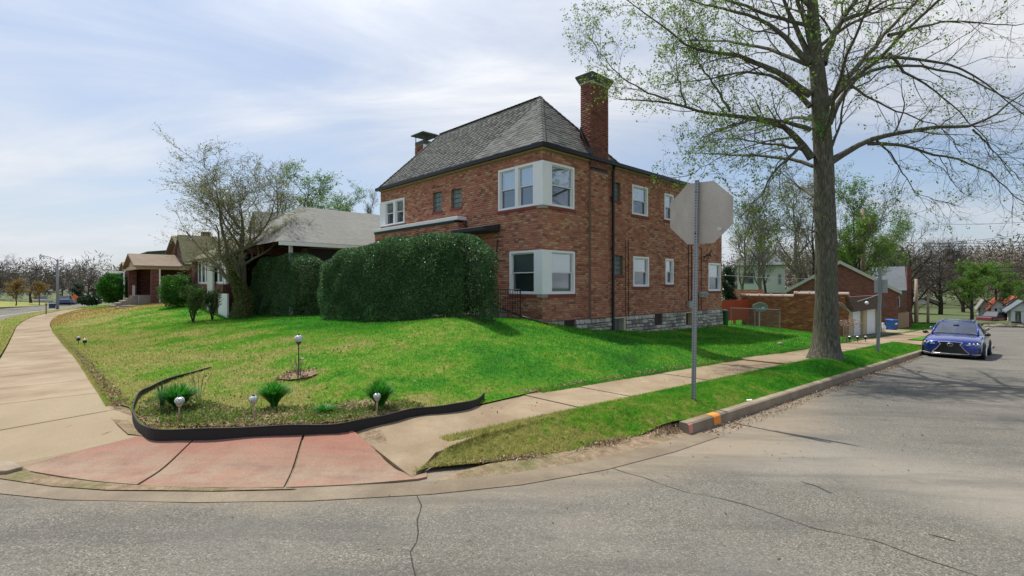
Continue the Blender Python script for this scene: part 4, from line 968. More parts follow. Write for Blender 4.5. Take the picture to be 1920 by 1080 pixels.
# ---- projecting entrance bay with white coping, canopy, steps
PU = 10.95; PV0 = 14.4; PV1 = 20.45
pz = 4.04
bay = MB().box(PU+.02, U0-.012, PV0+.02, PV1, -.1, pz-.1).build('entrance_bay', MORT, H)
vs_, fs_ = [], []
for (a0, a1, P) in ((PV0, PV1, lambda a, z, o: (PU+.02-o, a, z)), (PU, U0, lambda a, z, o: (a, PV0+.02-o, z))):
    z = .6; r = 0
    while z+BH <= pz-.05:
        x = a0-(BL+BG)*(.5 if r % 2 else 0)
        while x < a1-.02:
            p, q = max(x, a0), min(x+BL, a1)
            if q-p > .03: n = len(vs_); vs_ += brick_geo(P, p, q, z, z+BH, .02); fs_ += [tuple(k+n for k in g) for g in BF]
            x += BL+BG
        z += BH+BG; r += 1
o = link('brickwork', np_mesh('brickwork', np.array(vs_)-base_o, np.array(fs_), BRI), bay); o['kind'] = 'stuff'
mb = MB(); mb.box(PU-.05, PU+.25, PV0-.05, PV1+.1, pz, pz+.125); mb.box(PU+.25, U0-.012, PV0-.05, PV0+.2, pz, pz+.125); mb.build('coping', WHITE, bay, bevel=.01)
MB().box(PU-.02, U0-.015, PV0+.2, PV1, pz-.1, pz-.002).build('bay_roof', ROOFD, bay)
cz = 3.62
can = MB().hexa([(PU-.35, 12.55, cz-.12), (U0-.01, 12.55, cz-.12), (U0-.01, PV0-.07, cz-.12), (PU-.35, PV0-.07, cz-.12)], [(PU-.35, 12.55, cz+.02), (U0-.01, 12.55, cz+.14), (U0-.01, PV0-.07, cz+.14), (PU-.35, PV0-.07, cz+.02)]).build('entry_canopy', plain('tar_roofing', (.03, .032, .036), .8, .4, 8, .4), H, bevel=.02)
MB().tube([(U0-.1, PV0-.1, 4.02), (U0-.1, PV0-.1, 3.78)], .03, 6).build('scupper_pipe', BLKM, can)
MB().box(U0-.03, U0-.012, 12.9, 13.85, .8, 2.95).build('front_door', plain('door_brown', (.09, .045, .025), .5), H)
WOODM = plain('weathered_wood', (.20, .15, .10), .9, .3, 8, .3)
p1 = (10.9, 11.6); 
st = MB().box(10.2, U0-.012, 12.2, 14.3, .1, .92).box(9.9, 10.2, 12.2, 14.3, .1, .80).box(9.6, 9.9, 12.2, 14.3, .1, .70).build('entry_steps', STEPM, H)
# handrail of wrought iron beside the entry and the timber edging running down to the corner
R0 = onfront(931, 575, 10.7); 
hr = thing('iron_railing', 'black iron railing between the big hedge and the lower corner window', 'railing', 10.75, 11.5, .55)
mb = MB(); ra0, ra1 = onfront(975.5, 0, 10.75)[0], onfront(934, 0, 10.75)[0]; rt = onfront(957, 543, 10.75)[1]
mb.tube([(10.75, ra0, rt), (10.75, ra1, rt)], .016, 6); mb.tube([(10.75, ra0, .85), (10.75, ra1, .85)], .012, 6); mb.build('rail', BLKM, hr)
MB().tube([(10.75, ra0, .45), (10.75, ra0, rt+.04)], .018, 6).build('post', BLKM, hr); MB().tube([(10.75, ra1, .45), (10.75, ra1, rt+.04)], .018, 6).build('post', BLKM, hr)
nb = 9
for i in range(1, nb): a = ra0+(ra1-ra0)*i/nb; MB().tube([(10.75, a, .85), (10.75, a, rt)], .008, 5).build('baluster', BLKM, hr)
pa, pb = onfront(925, 572, 10.95), onfront(1027, 608, 10.95)
solo(MB().tube([(10.95, pa[0], pa[1]), (10.95, onfront(975, 592, 10.95)[0], onfront(975, 592, 10.95)[1]), (10.95, pb[0], pb[1])], .028, 8), 'drain_hose', BLKM, 10.95, pb[0], pb[1], 'black drain hose sloping down the lawn to the corner of the brick house', 'hose', smooth=True)
bl_ = [onfront(x, y, 10.4) for x, y in ((905, 598), (960, 592))]
solo(MB().box(9.3, 9.75, bl_[0][0]-1.2, bl_[0][0]+.4, .45, .72), 'garden_step', STEPM, 10.0, 12, .45, 'low concrete garden step at the right end of the big hedge', 'step')
# ================================================================ foliage helpers
def rand_unit(n, r_): a = r_.normal(size=(n, 3)); return a/np.linalg.norm(a, axis=1)[:, None]
def leaf_quads(P, size, r_, up=.0, aspect=.55):
    n = len(P); d = rand_unit(n, r_); d[:, 2] += up; d /= np.linalg.norm(d, axis=1)[:, None]; q = rand_unit(n, r_); s = np.cross(d, q); s /= np.linalg.norm(s, axis=1)[:, None]+1e-9
    L = (size*(.6+.8*r_.random(n)))[:, None]
    a = P; b = P+d*L*.5+s*L*aspect*.5; c = P+d*L; e = P+d*L*.5-s*L*aspect*.5
    V = np.stack([a, b, c, e], 1).reshape(-1, 3); return V, np.arange(4*n).reshape(-1, 4)
def leafmat(name, stops, tr=.35, rough=.5, spec=.3):
    t = NT(name); r = t.n('ShaderNodeNewGeometry').outputs['Random Per Island']; c = t.ramp(r, stops)
    c = t.mix(t.ramp(t.noise(t.pos(), 1.2, 4, .6), [(.35, .35), (.6, 0)]), c, tuple(x*.5 for x in stops[0][1]))
    return t.finish(c, rough, 0, None, spec, trans=(c, tr))
HEDGE_L = leafmat('yew_leaf', [(0, (.022, .075, .03)), (.4, (.05, .135, .05)), (.8, (.10, .22, .07)), (1, (.25, .37, .13))], .3, .4)
YG_L = leafmat('spring_leaf', [(0, (.10, .20, .02)), (.5, (.17, .30, .035)), (1, (.30, .38, .07))], .5)
GR_L = leafmat('green_leaf', [(0, (.03, .11, .012)), (.5, (.06, .19, .02)), (1, (.13, .28, .035))], .42)
BRT_L = leafmat('bright_leaf', [(0, (.04, .16, .01)), (.5, (.08, .26, .015)), (1, (.16, .34, .03))], .42)
GREY_L = leafmat('bud_leaf', [(0, (.10, .12, .06)), (.5, (.19, .21, .10)), (1, (.30, .30, .17))], .35)
RUST_L = leafmat('rust_leaf', [(0, (.20, .12, .03)), (.5, (.30, .19, .04)), (1, (.38, .28, .07))], .35)
DK_L = leafmat('dark_leaf', [(0, (.01, .03, .012)), (.6, (.02, .055, .018)), (1, (.06, .11, .05))], .15, .3, .6)
CORE = plain('twig_shade', (.03, .04, .02), .95, .4, 6)  # near black colour stands in for the shade deep inside hedges and bushes
STEMM = plain('bark_brown', (.09, .06, .04), .9, .3, 10)
def hedge(name, u0, u1, v0, v1, zb, topf, label, group=None, n=60000, size=.045, seed=1, mat=None, rnd=.35, lump=.07, cat='hedge'):
    r_ = np.random.default_rng(seed); T = thing(name, label, cat, (u0+u1)/2, (v0+v1)/2, zb, group)
    o3 = np.array(OFF[T.name]); cu, cv = (u0+u1)/2, (v0+v1)/2; hu, hv = (u1-u0)/2, (v1-v0)/2
    def surf(th, ph):  # superellipsoid
        e = .42; sg = lambda x, p: np.sign(x)*np.abs(x)**p
        cx = sg(np.cos(ph), e)*sg(np.cos(th), rnd); cy = sg(np.cos(ph), e)*sg(np.sin(th), rnd); cz_ = sg(np.sin(ph), .55)
        return cx, cy, cz_
    th = r_.uniform(-np.pi, np.pi, n*3); ph = r_.uniform(-np.pi/2, np.pi/2, n*3)
    # sample by surface of the box instead: uniform points pushed to the surface
    x, y, z = r_.uniform(-1, 1, n*3), r_.uniform(-1, 1, n*3), r_.uniform(-1, 1, n*3)
    f = r_.integers(0, 100, n*3); A = np.array([hv*1.2, hv*1.2, hu*1.2, hu*1.2, hu*hv*1.0]); A = (np.cumsum(A)/A.sum()*100)
    x = np.where(f < A[0], -1, np.where(f < A[1], 1, x)); y = np.where((f >= A[1]) & (f < A[2]), -1, np.where((f >= A[2]) & (f < A[3]), 1, y)); z = np.where(f >= A[3], 1, z)
    p = 5.0; k = (np.abs(x)**p+np.abs(y)**p+np.clip(z, -.6, 1).__abs__()**p)**(1/p); x, y = x/k, y/k; z = np.where(z > 0, z/k, z)
    U = cu+x*hu; V = cv+y*hv; top = topf(V); hh = top-zb
    Z = zb+hh*(z+1)/2; 
    lmp = lump*(np.sin(U*3.1+V*2.3)+np.sin(V*3.7+Z*4.1)+np.sin(Z*5.3-V*1.9))*.5
    dp = r_.random(n*3)**1.6*.16-.02
    U = cu+(U-cu)*(1+(lmp-dp)/hu); V = cv+(V-cv)*(1+(lmp-dp)/max(hv, .5)); Z = Z+(lmp-dp)*np.clip(z, 0, 1)
    # ragged bottom, a few see-through gaps low down
    keep = (Z > zb+.06+.12*r_.random(n*3)); gap = (np.sin(V*2.6+1)+np.sin(V*6.1) > 1.15) & (Z < zb+.55)
    keep &= ~(gap & (r_.random(n*3) < .6)); U, V, Z = U[keep][:n], V[keep][:n], Z[keep][:n]
    Vq, F = leaf_quads(np.c_[U, V, Z], size, r_, .35)
    o = link('foliage', np_mesh('foliage', Vq-o3, F, mat or HEDGE_L), T)
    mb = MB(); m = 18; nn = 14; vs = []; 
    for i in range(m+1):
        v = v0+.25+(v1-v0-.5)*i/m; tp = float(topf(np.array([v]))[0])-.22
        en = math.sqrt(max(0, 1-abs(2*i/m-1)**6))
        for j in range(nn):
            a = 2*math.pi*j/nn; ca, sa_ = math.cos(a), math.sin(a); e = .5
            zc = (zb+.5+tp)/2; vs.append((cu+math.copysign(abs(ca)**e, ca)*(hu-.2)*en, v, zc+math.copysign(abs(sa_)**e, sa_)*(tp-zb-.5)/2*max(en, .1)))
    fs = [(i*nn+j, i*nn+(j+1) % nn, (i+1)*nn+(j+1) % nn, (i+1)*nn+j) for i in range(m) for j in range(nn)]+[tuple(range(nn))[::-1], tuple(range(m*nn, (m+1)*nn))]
    mb.add(vs, fs); mb.build('shade_core', CORE, T)  # solid dark hull, paints the shade behind the leaves
    mb = MB(); 
    for i in range(max(2, int((v1-v0)*1.3))):
        mb = MB(); v = v0+.4+(v1-v0-.8)*(i+.5)/max(2, int((v1-v0)*1.3)); uu = cu+r_.uniform(-.2, .2)*hu; zg = lz(uu, v) if (u0 > -1 and v0 < 70) else zb; mb.tube([(uu, v, zg-.05), (uu+r_.uniform(-.15, .15), v+r_.uniform(-.2, .2), zb+.5), (uu+r_.uniform(-.3, .3), v+r_.uniform(-.3, .3), zb+1)], [.05, .035, .02], 5); mb.build('stem', STEMM, T)
    return T
u_h = 7.9
hv0 = onfront(936, 0, u_h+.7)[0]; hv1 = onfront(588, 0, u_h)[0]
tp_px = [(590, 488), (600, 480), (640, 468), (700, 452), (760, 441), (810, 437), (860, 439), (900, 444), (925, 452), (934, 462)]
tp_v = [onfront(x, y, u_h) for x, y in tp_px]; tpv = np.array([a for a, b in tp_v]); tpz = np.array([b for a, b in tp_v]); so_ = np.argsort(tpv)
hedge('hedge', u_h, u_h+.95, hv0, hv1, .33, lambda V: np.interp(V, tpv[so_], tpz[so_]), 'large rounded clipped evergreen hedge in front of the brick house', 'clipped evergreen hedges', n=170000, size=.046, seed=2, lump=.05)
u_h2 = 8.35
h2a, h2b = 22.7, onfront(462, 0, u_h2)[0]; t2 = [(462, 498), (480, 486), (520, 478), (560, 476), (592, 474)]; t2v = [onfront(x, y, u_h2) for x, y in t2]; a2 = np.array([p[0] for p in t2v]); b2 = np.array([p[1] for p in t2v]); s2 = np.argsort(a2)
hedge('hedge', u_h2, u_h2+1.5, h2a, h2b, .1, lambda V: np.interp(V, a2[s2], b2[s2]), 'smaller darker clipped hedge to the left of the large one, by the bare garden tree', 'clipped evergreen hedges', n=60000, size=.055, seed=5)
# ================================================================ trees
BARK = None
def m_bark(name, c1, c2, moss=(.10, .12, .05), sc=1.0):
    t = NT(name); v = t.coord(); mpn = t.n('ShaderNodeMapping', {'Vector': v, 'Scale': (1, 1, .22)}).outputs[0]
    f = t.noise(mpn, 26*sc, 7, .7, dist=.3); c = t.ramp(f, [(.32, tuple(x*.35 for x in c1)), (.5, c1), (.66, c2)])
    c = t.mix(t.ramp(t.noise(v, 2.2, 5, .6), [(.45, 0), (.7, .6)]), c, moss)
    return t.finish(c, .95, 0, t.bump(f, .03, .9), .15)
BARK = m_bark('tree_bark', (.115, .108, .085), (.225, .21, .17), (.11, .13, .07)); BARKD = m_bark('dark_bark', (.055, .045, .035), (.10, .085, .07), (.06, .06, .04))
BARKG = m_bark('grey_bark', (.17, .155, .115), (.30, .27, .21), (.17, .17, .09)); TWIG = plain('twig_brown', (.085, .068, .052), .9, .3, 8); TWIGP = plain('twig_pale', (.18, .155, .115), .9, .3, 8)
def tubes(P, R, k=4):
    n, m, _ = P.shape; T = np.gradient(P, axis=1); T /= np.linalg.norm(T, axis=2, keepdims=True)+1e-9
    ref = np.zeros((n, 1, 3)); ref[..., 0] = .36; ref[..., 1] = .48; ref[..., 2] = .8
    A = np.cross(T, np.broadcast_to(ref, T.shape)); ln = np.linalg.norm(A, axis=2, keepdims=True); A = np.where(ln < .05, np.cross(T, [1., 0, 0]), A); A /= np.linalg.norm(A, axis=2, keepdims=True)+1e-9
    B = np.cross(T, A); a = np.arange(k)*2*np.pi/k
    V = P[:, :, None, :]+R[:, :, None, None]*(A[:, :, None, :]*np.cos(a)[None, None, :, None]+B[:, :, None, :]*np.sin(a)[None, None, :, None])
    idx = np.arange(n*m*k).reshape(n, m, k); i0 = idx[:, :-1]; i1 = idx[:, 1:]; F = np.stack([i0, np.roll(i0, -1, 2), np.roll(i1, -1, 2), i1], -1).reshape(-1, 4)
    return V.reshape(-1, 3), F
def cat_(ms):
    V = []; F = []; o = 0
    for v, f in ms: V.append(v); F.append(f+o); o += len(v)
    return np.concatenate(V), np.concatenate(F)
def kids(P, R, c, L, ang, up, m, rr, wig, t0, r_, lenpow=.6, sel=None, tip=.25, rmin=.0):
    n, M, _ = P.shape; t = t0+(1-t0)*(np.arange(c)[None, :]+r_.random((n, c)))/c; t = np.clip(t, 0, .995)
    f = t*(M-1); i = np.floor(f).astype(int); fr = (f-i)[..., None]; ii = np.arange(n)[:, None]
    p = P[ii, i]*(1-fr)+P[ii, np.minimum(i+1, M-1)]*fr; T = P[ii, np.minimum(i+1, M-1)]-P[ii, i]; T = T/(np.linalg.norm(T, axis=2, keepdims=True)+1e-9)
    Rp = R[ii, i]*(1-fr[..., 0])+R[ii, np.minimum(i+1, M-1)]*fr[..., 0]
    q = r_.normal(size=p.shape); q -= T*(q*T).sum(2, keepdims=True); q /= np.linalg.norm(q, axis=2, keepdims=True)
    an = ang*(.7+.6*r_.random((n, c)))[..., None]; d = T*np.cos(an)+q*np.sin(an); d[..., 2] += up; d /= np.linalg.norm(d, axis=2, keepdims=True)
    ln = L*(.55+.75*r_.random((n, c)))*(1-lenpow*t); p = p.reshape(-1, 3); d = d.reshape(-1, 3); ln = ln.reshape(-1, 1); out = [p]
    for s in range(m):
        p = p+d*ln/m; out.append(p); d = d+r_.normal(size=d.shape)*wig; d[:, 2] += up*.35; d /= np.linalg.norm(d, axis=1, keepdims=True)
    P2 = np.stack(out, 1); r0 = np.maximum((Rp*rr).reshape(-1, 1), rmin); R2 = r0*np.linspace(1, tip, m+1)[None, :]
    return P2, R2
def resample(pts, rad, m):
    pts = np.array(pts, float); d = np.r_[0, np.cumsum(np.linalg.norm(np.diff(pts, axis=0), axis=1))]; s = np.linspace(0, d[-1], m)
    # smooth a little
    P = np.stack([np.interp(s, d, pts[:, k]) for k in range(3)], 1)
    Q = P.copy(); Q[1:-1] = .25*P[:-2]+.5*P[1:-1]+.25*P[2:]
    rad = np.array(rad, float); R = np.interp(s, d, np.interp(np.linspace(0, 1, len(pts)), np.linspace(0, 1, len(rad)), rad)); return Q, R
def place_thing(name, label, cat, x, y, z, group=None):
    o = bpy.data.objects.new(name, None); COL.objects.link(o); o.location = (x, y, z); o['label'] = label; o['category'] = cat
    if group: o['group'] = group
    return o
# ---- the big street tree
YT = 14.6; TB = at(1550, 678, YT)
bt = place_thing('street_tree', 'tall street tree with thick grey trunk and sparse new leaves between sidewalk and kerb', 'tree', *TB)
def tp(px, py, dy=0): x, y, z = at(px, py, YT+dy); return (x-TB[0], y-TB[1], z-TB[2])
r_ = np.random.default_rng(11)
trunk_pts = [tp(1551, 690), tp(1551, 672), tp(1551, 655), tp(1550, 620), tp(1549, 560), tp(1549, 480), tp(1547, 400), tp(1545, 320), tp(1541, 250), tp(1537, 180), tp(1530, 110), tp(1525, 40), tp(1521, -30), tp(1516, -130), tp(1510, -260), tp(1508, -420)]
trunk_r = [.56, .44, .355, .305, .288, .28, .27, .258, .24, .22, .185, .15, .13, .10, .07, .02]
nseg, ns = 64, 28; P, R = resample(trunk_pts, trunk_r, nseg)
dd = np.r_[0, np.cumsum(np.linalg.norm(np.diff(np.array(trunk_pts), axis=0), axis=1))]; R = np.interp(np.linspace(0, dd[-1], nseg), dd, trunk_r)
a = np.arange(ns)*2*np.pi/ns; V = []
for i in range(nseg):
    fl = max(0, 1-i/7); rad = R[i]*(1+fl*.20*np.maximum(0, np.sin(a*3+.6)+.3*np.sin(a*5+2)))*(1+.025*np.sin(a*7+i*.8)+.02*np.sin(a*3+i*.35))
    V.append(np.c_[P[i, 0]+rad*np.cos(a), P[i, 1]+rad*np.sin(a), np.full(ns, P[i, 2])])
V = np.concatenate(V); idx = np.arange(nseg*ns).reshape(nseg, ns); F = np.stack([idx[:-1], np.roll(idx[:-1], -1, 1), np.roll(idx[1:], -1, 1), idx[1:]], -1).reshape(-1, 4)
link('trunk', np_mesh('trunk', V, F, BARK, True), bt)
LIMBS = [
 ([(1522, 297), (1496, 258), (1465, 232), (1412, 221), (1360, 214), (1312, 210), (1255, 190), (1205, 188), (1159, 186)], .115, .35, 1.0),
 ([(1255, 188), (1211, 175), (1159, 140), (1124, 100), (1102, 66)], .035, .4, 1.3),
 ([(1518, 243), (1474, 228), (1421, 223), (1380, 232), (1330, 250)], .075, -.5, 1.0),
 ([(1519, 200), (1487, 165), (1452, 142), (1412, 136), (1360, 140), (1325, 151), (1290, 151), (1240, 160)], .075, .8, 1.0),
 ([(1519, 178), (1482, 149), (1443, 127), (1404, 112), (1364, 101), (1338, 96), (1316, 101), (1281, 83), (1246, 52), (1211, 26), (1172, 0)], .10, -.2, 1.4),
 ([(1519, 118), (1487, 87), (1456, 57), (1426, 35), (1386, 22), (1342, 15), (1299, 2), (1240, -20)], .10, .3, 1.3),
 ([(1521, 115), (1498, 62), (1476, 17), (1460, -30), (1430, -110), (1400, -220)], .10, .5, 1.0),
 ([(1526, 109), (1513, 52), (1495, 0), (1480, -60), (1465, -160)], .11, -.4, 1.0),
 ([(1542, 120), (1557, 79), (1579, 35), (1605, 0), (1640, -50), (1680, -150)], .14, .3, 1.0),
 ([(1580, 39), (1627, 22), (1666, 0), (1720, -30)], .07, -.5, 1.0),
 ([(1553, 194), (1583, 149), (1618, 114), (1649, 79), (1684, 39), (1723, 0), (1770, -50), (1830, -110)], .11, .1, .8),
 ([(1555, 232), (1570, 192), (1596, 153), (1609, 136), (1649, 125), (1692, 122), (1745, 125), (1789, 136), (1824, 149), (1867, 175), (1915, 192), (1960, 230)], .085, .5, .8),
 ([(1622, 112), (1671, 107), (1736, 111), (1780, 120), (1824, 140), (1859, 162), (1920, 215), (1960, 260)], .06, -.5, .8),
 ([(1557, 303), (1575, 288), (1596, 280), (1640, 258), (1692, 249), (1762, 238), (1824, 243), (1859, 219), (1911, 179), (1970, 140)], .12, -.1, .8),
 ([(1627, 269), (1671, 269), (1714, 278), (1780, 295), (1845, 315), (1880, 350), (1920, 380)], .06, -.6, .8),
 ([(1666, 66), (1714, 57), (1762, 39), (1824, 42), (1911, 48), (1960, 40)], .055, .5, .8),
 ([(1555, 285), (1574, 236), (1583, 197), (1583, 166), (1578, 110), (1590, 60)], .045, -.8, .8),
 ([(1508, 272), (1465, 306), (1447, 332), (1430, 362), (1404, 389), (1385, 410)], .05, -.5, .9),
 ([(1520, 285), (1490, 277), (1452, 271), (1405, 265), (1370, 258), (1330, 262)], .06, .7, .9),
 ([(1369, 210), (1338, 157), (1307, 118), (1299, 87), (1285, 50)], .04, .3, 1.3),
 ([(1286, 201), (1272, 149), (1268, 105), (1262, 70)], .03, .3, 1.3),
 ([(1496, 258), (1450, 262), (1400, 275), (1340, 300), (1290, 330)], .035, -.2, 1.0),
 ([(1640, 258), (1680, 300), (1700, 340), (1730, 370), (1790, 385)], .03, .4, .7),
 ([(1596, 160), (1640, 190), (1700, 215), (1770, 240), (1800, 290)], .04, -.6, .8),
 ([(1545, 440), (1520, 430), (1490, 428), (1440, 432)], .022, -.2, .9), ([(1560, 470), (1590, 455), (1630, 440), (1660, 415)], .022, -.3, .7),
 ([(1666, 100), (1700, 140), (1740, 160), (1790, 200), (1850, 260), (1900, 330)], .05, .2, .8),
 ([(1824, 243), (1850, 270), (1880, 300), (1915, 340)], .03, 0, .8),
]
limb_P = []; limb_R = []; lf_w = []
for pts, r0, slope, lw in LIMBS:
    x0 = pts[0][0]; Pp = []
    for i, (x, y) in enumerate(pts): Pp.append(tp(x, y, slope*math.hypot(x-x0, y-pts[0][1])*.01543*.5))
    r0 *= .88; Pi, Ri = resample(Pp, [r0*1.15, r0*.78, r0*.58, r0*.42, r0*.26, .011], 16)
    Pi += np.r_[np.zeros((1, 3)), r_.normal(0, .018, (15, 3))]
    limb_P.append(Pi); limb_R.append(Ri); lf_w.append(lw)
# limbs towards and away from the viewer, and the crown above the frame
for k_ in range(13):
    h = [4.6, 5.6, 6.3, 7.2, 7.8, 8.5, 9, 9.6, 10.2, 11, 11.5, 12, 6.9, 5.2, 8.2, 12.5][k_]; az = [80, 100, 250, 290, 60, 120, 30, 150, 210, 330, 90, 270, 95, 275, 255, 0][k_]+r_.uniform(-12, 12); L_ = (7.0-.35*max(0, h-6))*r_.uniform(.8, 1.05); a_ = math.radians(az)
    cx, cy = float(np.interp(h, P[:, 2], P[:, 0])), float(np.interp(h, P[:, 2], P[:, 1])); up_ = .45 if h < 8 else .8
    pts = [(cx+math.cos(a_)*L_*s, cy+math.sin(a_)*L_*s, h+up_*L_*(s-.35*s*s)) for s in (0, .2, .4, .6, .8, 1)]
    Pi, Ri = resample(pts, [.06, .05, .04, .03, .02, .01], 16); Pi += np.r_[np.zeros((1, 3)), np.cumsum(r_.normal(0, .03, (15, 3)), 0)]; limb_P.append(Pi); limb_R.append(Ri); lf_w.append(.8)
for Pi, Ri in zip(limb_P, limb_R):
    V, F = tubes(Pi[None], Ri[None], 10); link('limb', np_mesh('limb', V, F, BARK, True), bt)
LP, LR = np.array(limb_P), np.array(limb_R); LWt = np.array(lf_w)
k1, kr1 = kids(LP, LR, 11, 1.75, .75, .10, 7, .42, .16, .12, r_, .45, rmin=.008)
k2, kr2 = kids(k1, kr1, 6, .85, .75, .08, 5, .5, .2, .15, r_, .4, rmin=.0045)
k3, kr3 = kids(k2, kr2, 3, .42, .8, .12, 3, .6, .25, .2, r_, .3, tip=.4, rmin=.0026)
V, F = cat_([tubes(k1, kr1, 5), tubes(k2, kr2, 4), tubes(k3, kr3, 3)]); tag(link('twigs', np_mesh('twigs', V, F, TWIG), bt), kind='stuff')
tips = np.concatenate([k3[:, -1], k3[:, 2], k2[:, -1]]); wt = np.concatenate([np.repeat(LWt, 11*6*3)]*2+[np.repeat(LWt, 11*6)])
# young leaves: thicker towards the outer left of the crown
wx = np.clip((1.2-tips[:, 0]*.22), .25, 2.0)*wt; keep = r_.random(len(tips)) < .36*wx; tips = tips[keep]
TPs = np.repeat(tips, 4, 0)+r_.normal(0, .035, (len(tips)*4, 3)); V, F = leaf_quads(TPs, .068, r_, -.15, .5)
tag(link('leaves', np_mesh('leaves', V, F, YG_L), bt), kind='stuff')
# tufts of leaves sprouting from the trunk
sp_ = [tp(1538, 232, -.35), tp(1545, 245, -.38), tp(1535, 20, -.1), tp(1600, 15, .0), tp(1365, 210, 0), tp(1300, 100, 0), tp(1318, 108, 0), tp(1430, 240, -.2), tp(1520, 60, -.2)]
TT = np.concatenate([np.array(s)+r_.normal(0, .16, (110, 3)) for s in sp_]); V, F = leaf_quads(TT, .065, r_, .0, .5); tag(link('leaves', np_mesh('leaves', V, F, BRT_L), bt), kind='stuff')
# ---- tree templates
def tree_template(kind, seed, H=10., spread=1., trunk_r=.2, nl=9, leaf=None, leafn=0, leafs=.12, bark=BARKD, twig=TWIG, base_h=.22, up=.35, ang=.9, c1=9, c2=5, c3=3, lean=0, L1=None, rmin=.006, stems=1):
    r_ = np.random.default_rng(seed); TP = []; TR = []
    for s in range(stems):
        a = 2*math.pi*s/max(stems, 1)+r_.uniform(0, 1); sp = .12*H*(stems > 1)
        pts = [(math.cos(a)*sp*q*2+lean*q*H+r_.normal(0, .008*H)*(q > 0), math.sin(a)*sp*q*2+r_.normal(0, .008*H)*(q > 0), q*H*.86) for q in (0, .15, .3, .45, .6, .75, .9, 1)]
        Pi, Ri = resample(pts, [trunk_r*1.25, trunk_r*.95, trunk_r*.85, trunk_r*.7, trunk_r*.5, trunk_r*.32, trunk_r*.18, trunk_r*.07], 20); TP.append(Pi); TR.append(Ri)
    TP, TR = np.array(TP), np.array(TR)
    trunk = tubes(TP, TR, 9)
    L1 = L1 or H*.42*spread
    a1, b1 = kids(TP, TR, nl, L1, ang, up, 8, .55, .11, base_h, r_, .5, rmin=rmin*3)
    a2, b2 = kids(a1, b1, c1, L1*.42, .7, up*.5, 5, .5, .15, .2, r_, .4, rmin=rmin*1.6)
    a3, b3 = kids(a2, b2, c2, L1*.2, .7, up*.4, 4, .6, .2, .15, r_, .3, rmin=rmin)
    ms = [tubes(a2, b2, 4), tubes(a3, b3, 3)]
    last = a3
    if c3: a4, b4 = kids(a3, b3, c3, L1*.11, .8, up*.3, 2, .7, .25, .2, r_, .3, tip=.5, rmin=rmin*.7); ms.append(tubes(a4, b4, 3)); last = a4
    zs_ = max(float(a2[..., 2].max()), float(last[..., 2].max()))
    meshes = {'_k': 10/zs_, 'trunk': np_mesh('trunk', *trunk, bark, True), 'limbs': np_mesh('limbs', *tubes(a1, b1, 7), bark, True), 'twigs': np_mesh('twigs', *cat_(ms), twig)}
    if leaf:
        tips = last.reshape(-1, 3); sel = tips[r_.integers(0, len(tips), leafn)]+r_.normal(0, leafs*.9, (leafn, 3)); meshes['leaves'] = np_mesh('leaves', *leaf_quads(sel, leafs, r_, .1, .6), leaf)
    return meshes
TEMPL = {}
LIT_L = leafmat('light_spring_leaf', [(0, (.07, .17, .025)), (.5, (.13, .26, .035)), (1, (.24, .36, .07))], .5)
def put_tree(tk, label, px, py, Y, top, group, rot=0, sx=1., name='tree', cat='tree'):
    x, y, z = at(px, py, Y); h = (py-top)/FPX*Y; s = h/10.*TEMPL[tk]['_k']; sx *= 1.12; o = place_thing(name, label, cat, x, y, z, group); o.rotation_euler = (0, 0, rot); o.scale = (s*sx, s*sx, s)
    for nm, me in TEMPL[tk].items():
        if nm == '_k': continue
        c = link(nm, me, o)
        if nm in ('twigs', 'leaves'): c['kind'] = 'stuff'
    return o
TEMPL['bareA'] = tree_template('bare', 21, trunk_r=.26, nl=14, c1=9, c2=5, c3=3, rmin=.011, bark=BARKD, spread=1.15, up=.22, ang=1.0)
TEMPL['bareB'] = tree_template('bare', 22, trunk_r=.2, nl=12, c1=8, c2=5, c3=3, rmin=.011, bark=BARKD, spread=1.0, up=.3)
TEMPL['slim'] = tree_template('slim', 23, trunk_r=.13, nl=15, c1=7, c2=4, c3=2, rmin=.011, spread=.85, up=.45, ang=.75, bark=BARKG, twig=TWIGP, leaf=GREY_L, leafn=4000, leafs=.07)
TEMPL['slimB'] = tree_template('slim', 29, trunk_r=.11, nl=14, c1=7, c2=4, c3=2, rmin=.009, spread=.75, up=.5, ang=.7, bark=BARKD, twig=TWIGP, leaf=GREY_L, leafn=5000, leafs=.08, lean=.08)
TEMPL['green'] = tree_template('green', 24, trunk_r=.2, nl=12, c1=8, c2=4, c3=0, rmin=.01, leaf=LIT_L, leafn=15000, leafs=.15, spread=1.1, up=.2)
TEMPL['airy'] = tree_template('airy', 25, trunk_r=.17, nl=12, c1=8, c2=4, c3=2, rmin=.009, leaf=LIT_L, leafn=8500, leafs=.11, spread=1.05, up=.33)
TEMPL['rust'] = tree_template('rust', 26, trunk_r=.16, nl=12, c1=8, c2=4, c3=0, rmin=.012, leaf=RUST_L, leafn=9000, leafs=.2, spread=1.2, up=.3)
TEMPL['dark'] = tree_template('dark', 27, trunk_r=.16, nl=22, c1=7, c2=4, c3=0, rmin=.01, leaf=DK_L, leafn=26000, leafs=.2, spread=.65, up=.15, base_h=.04)
TEMPL['brown'] = tree_template('brown', 28, trunk_r=.24, nl=16, c1=10, c2=6, c3=3, rmin=.012, spread=1.2, up=.18, ang=1.0, bark=BARKD, twig=plain('twig_dark', (.05, .04, .034), .9, .3, 8))
gL, gR, gB = 'bare trees along the front street', 'trees behind the garages and back yards', 'trees behind the grey roofed house'
put_tree('bareA', 'large bare tree at the left edge of the photo beyond the front street', -8, 570, 62, 462, gL, .3, 1.15)
put_tree('bareB', 'bare spreading tree behind the rust coloured bushes across the front street', 58, 568, 78, 494, gL, 1.2, 1.35)
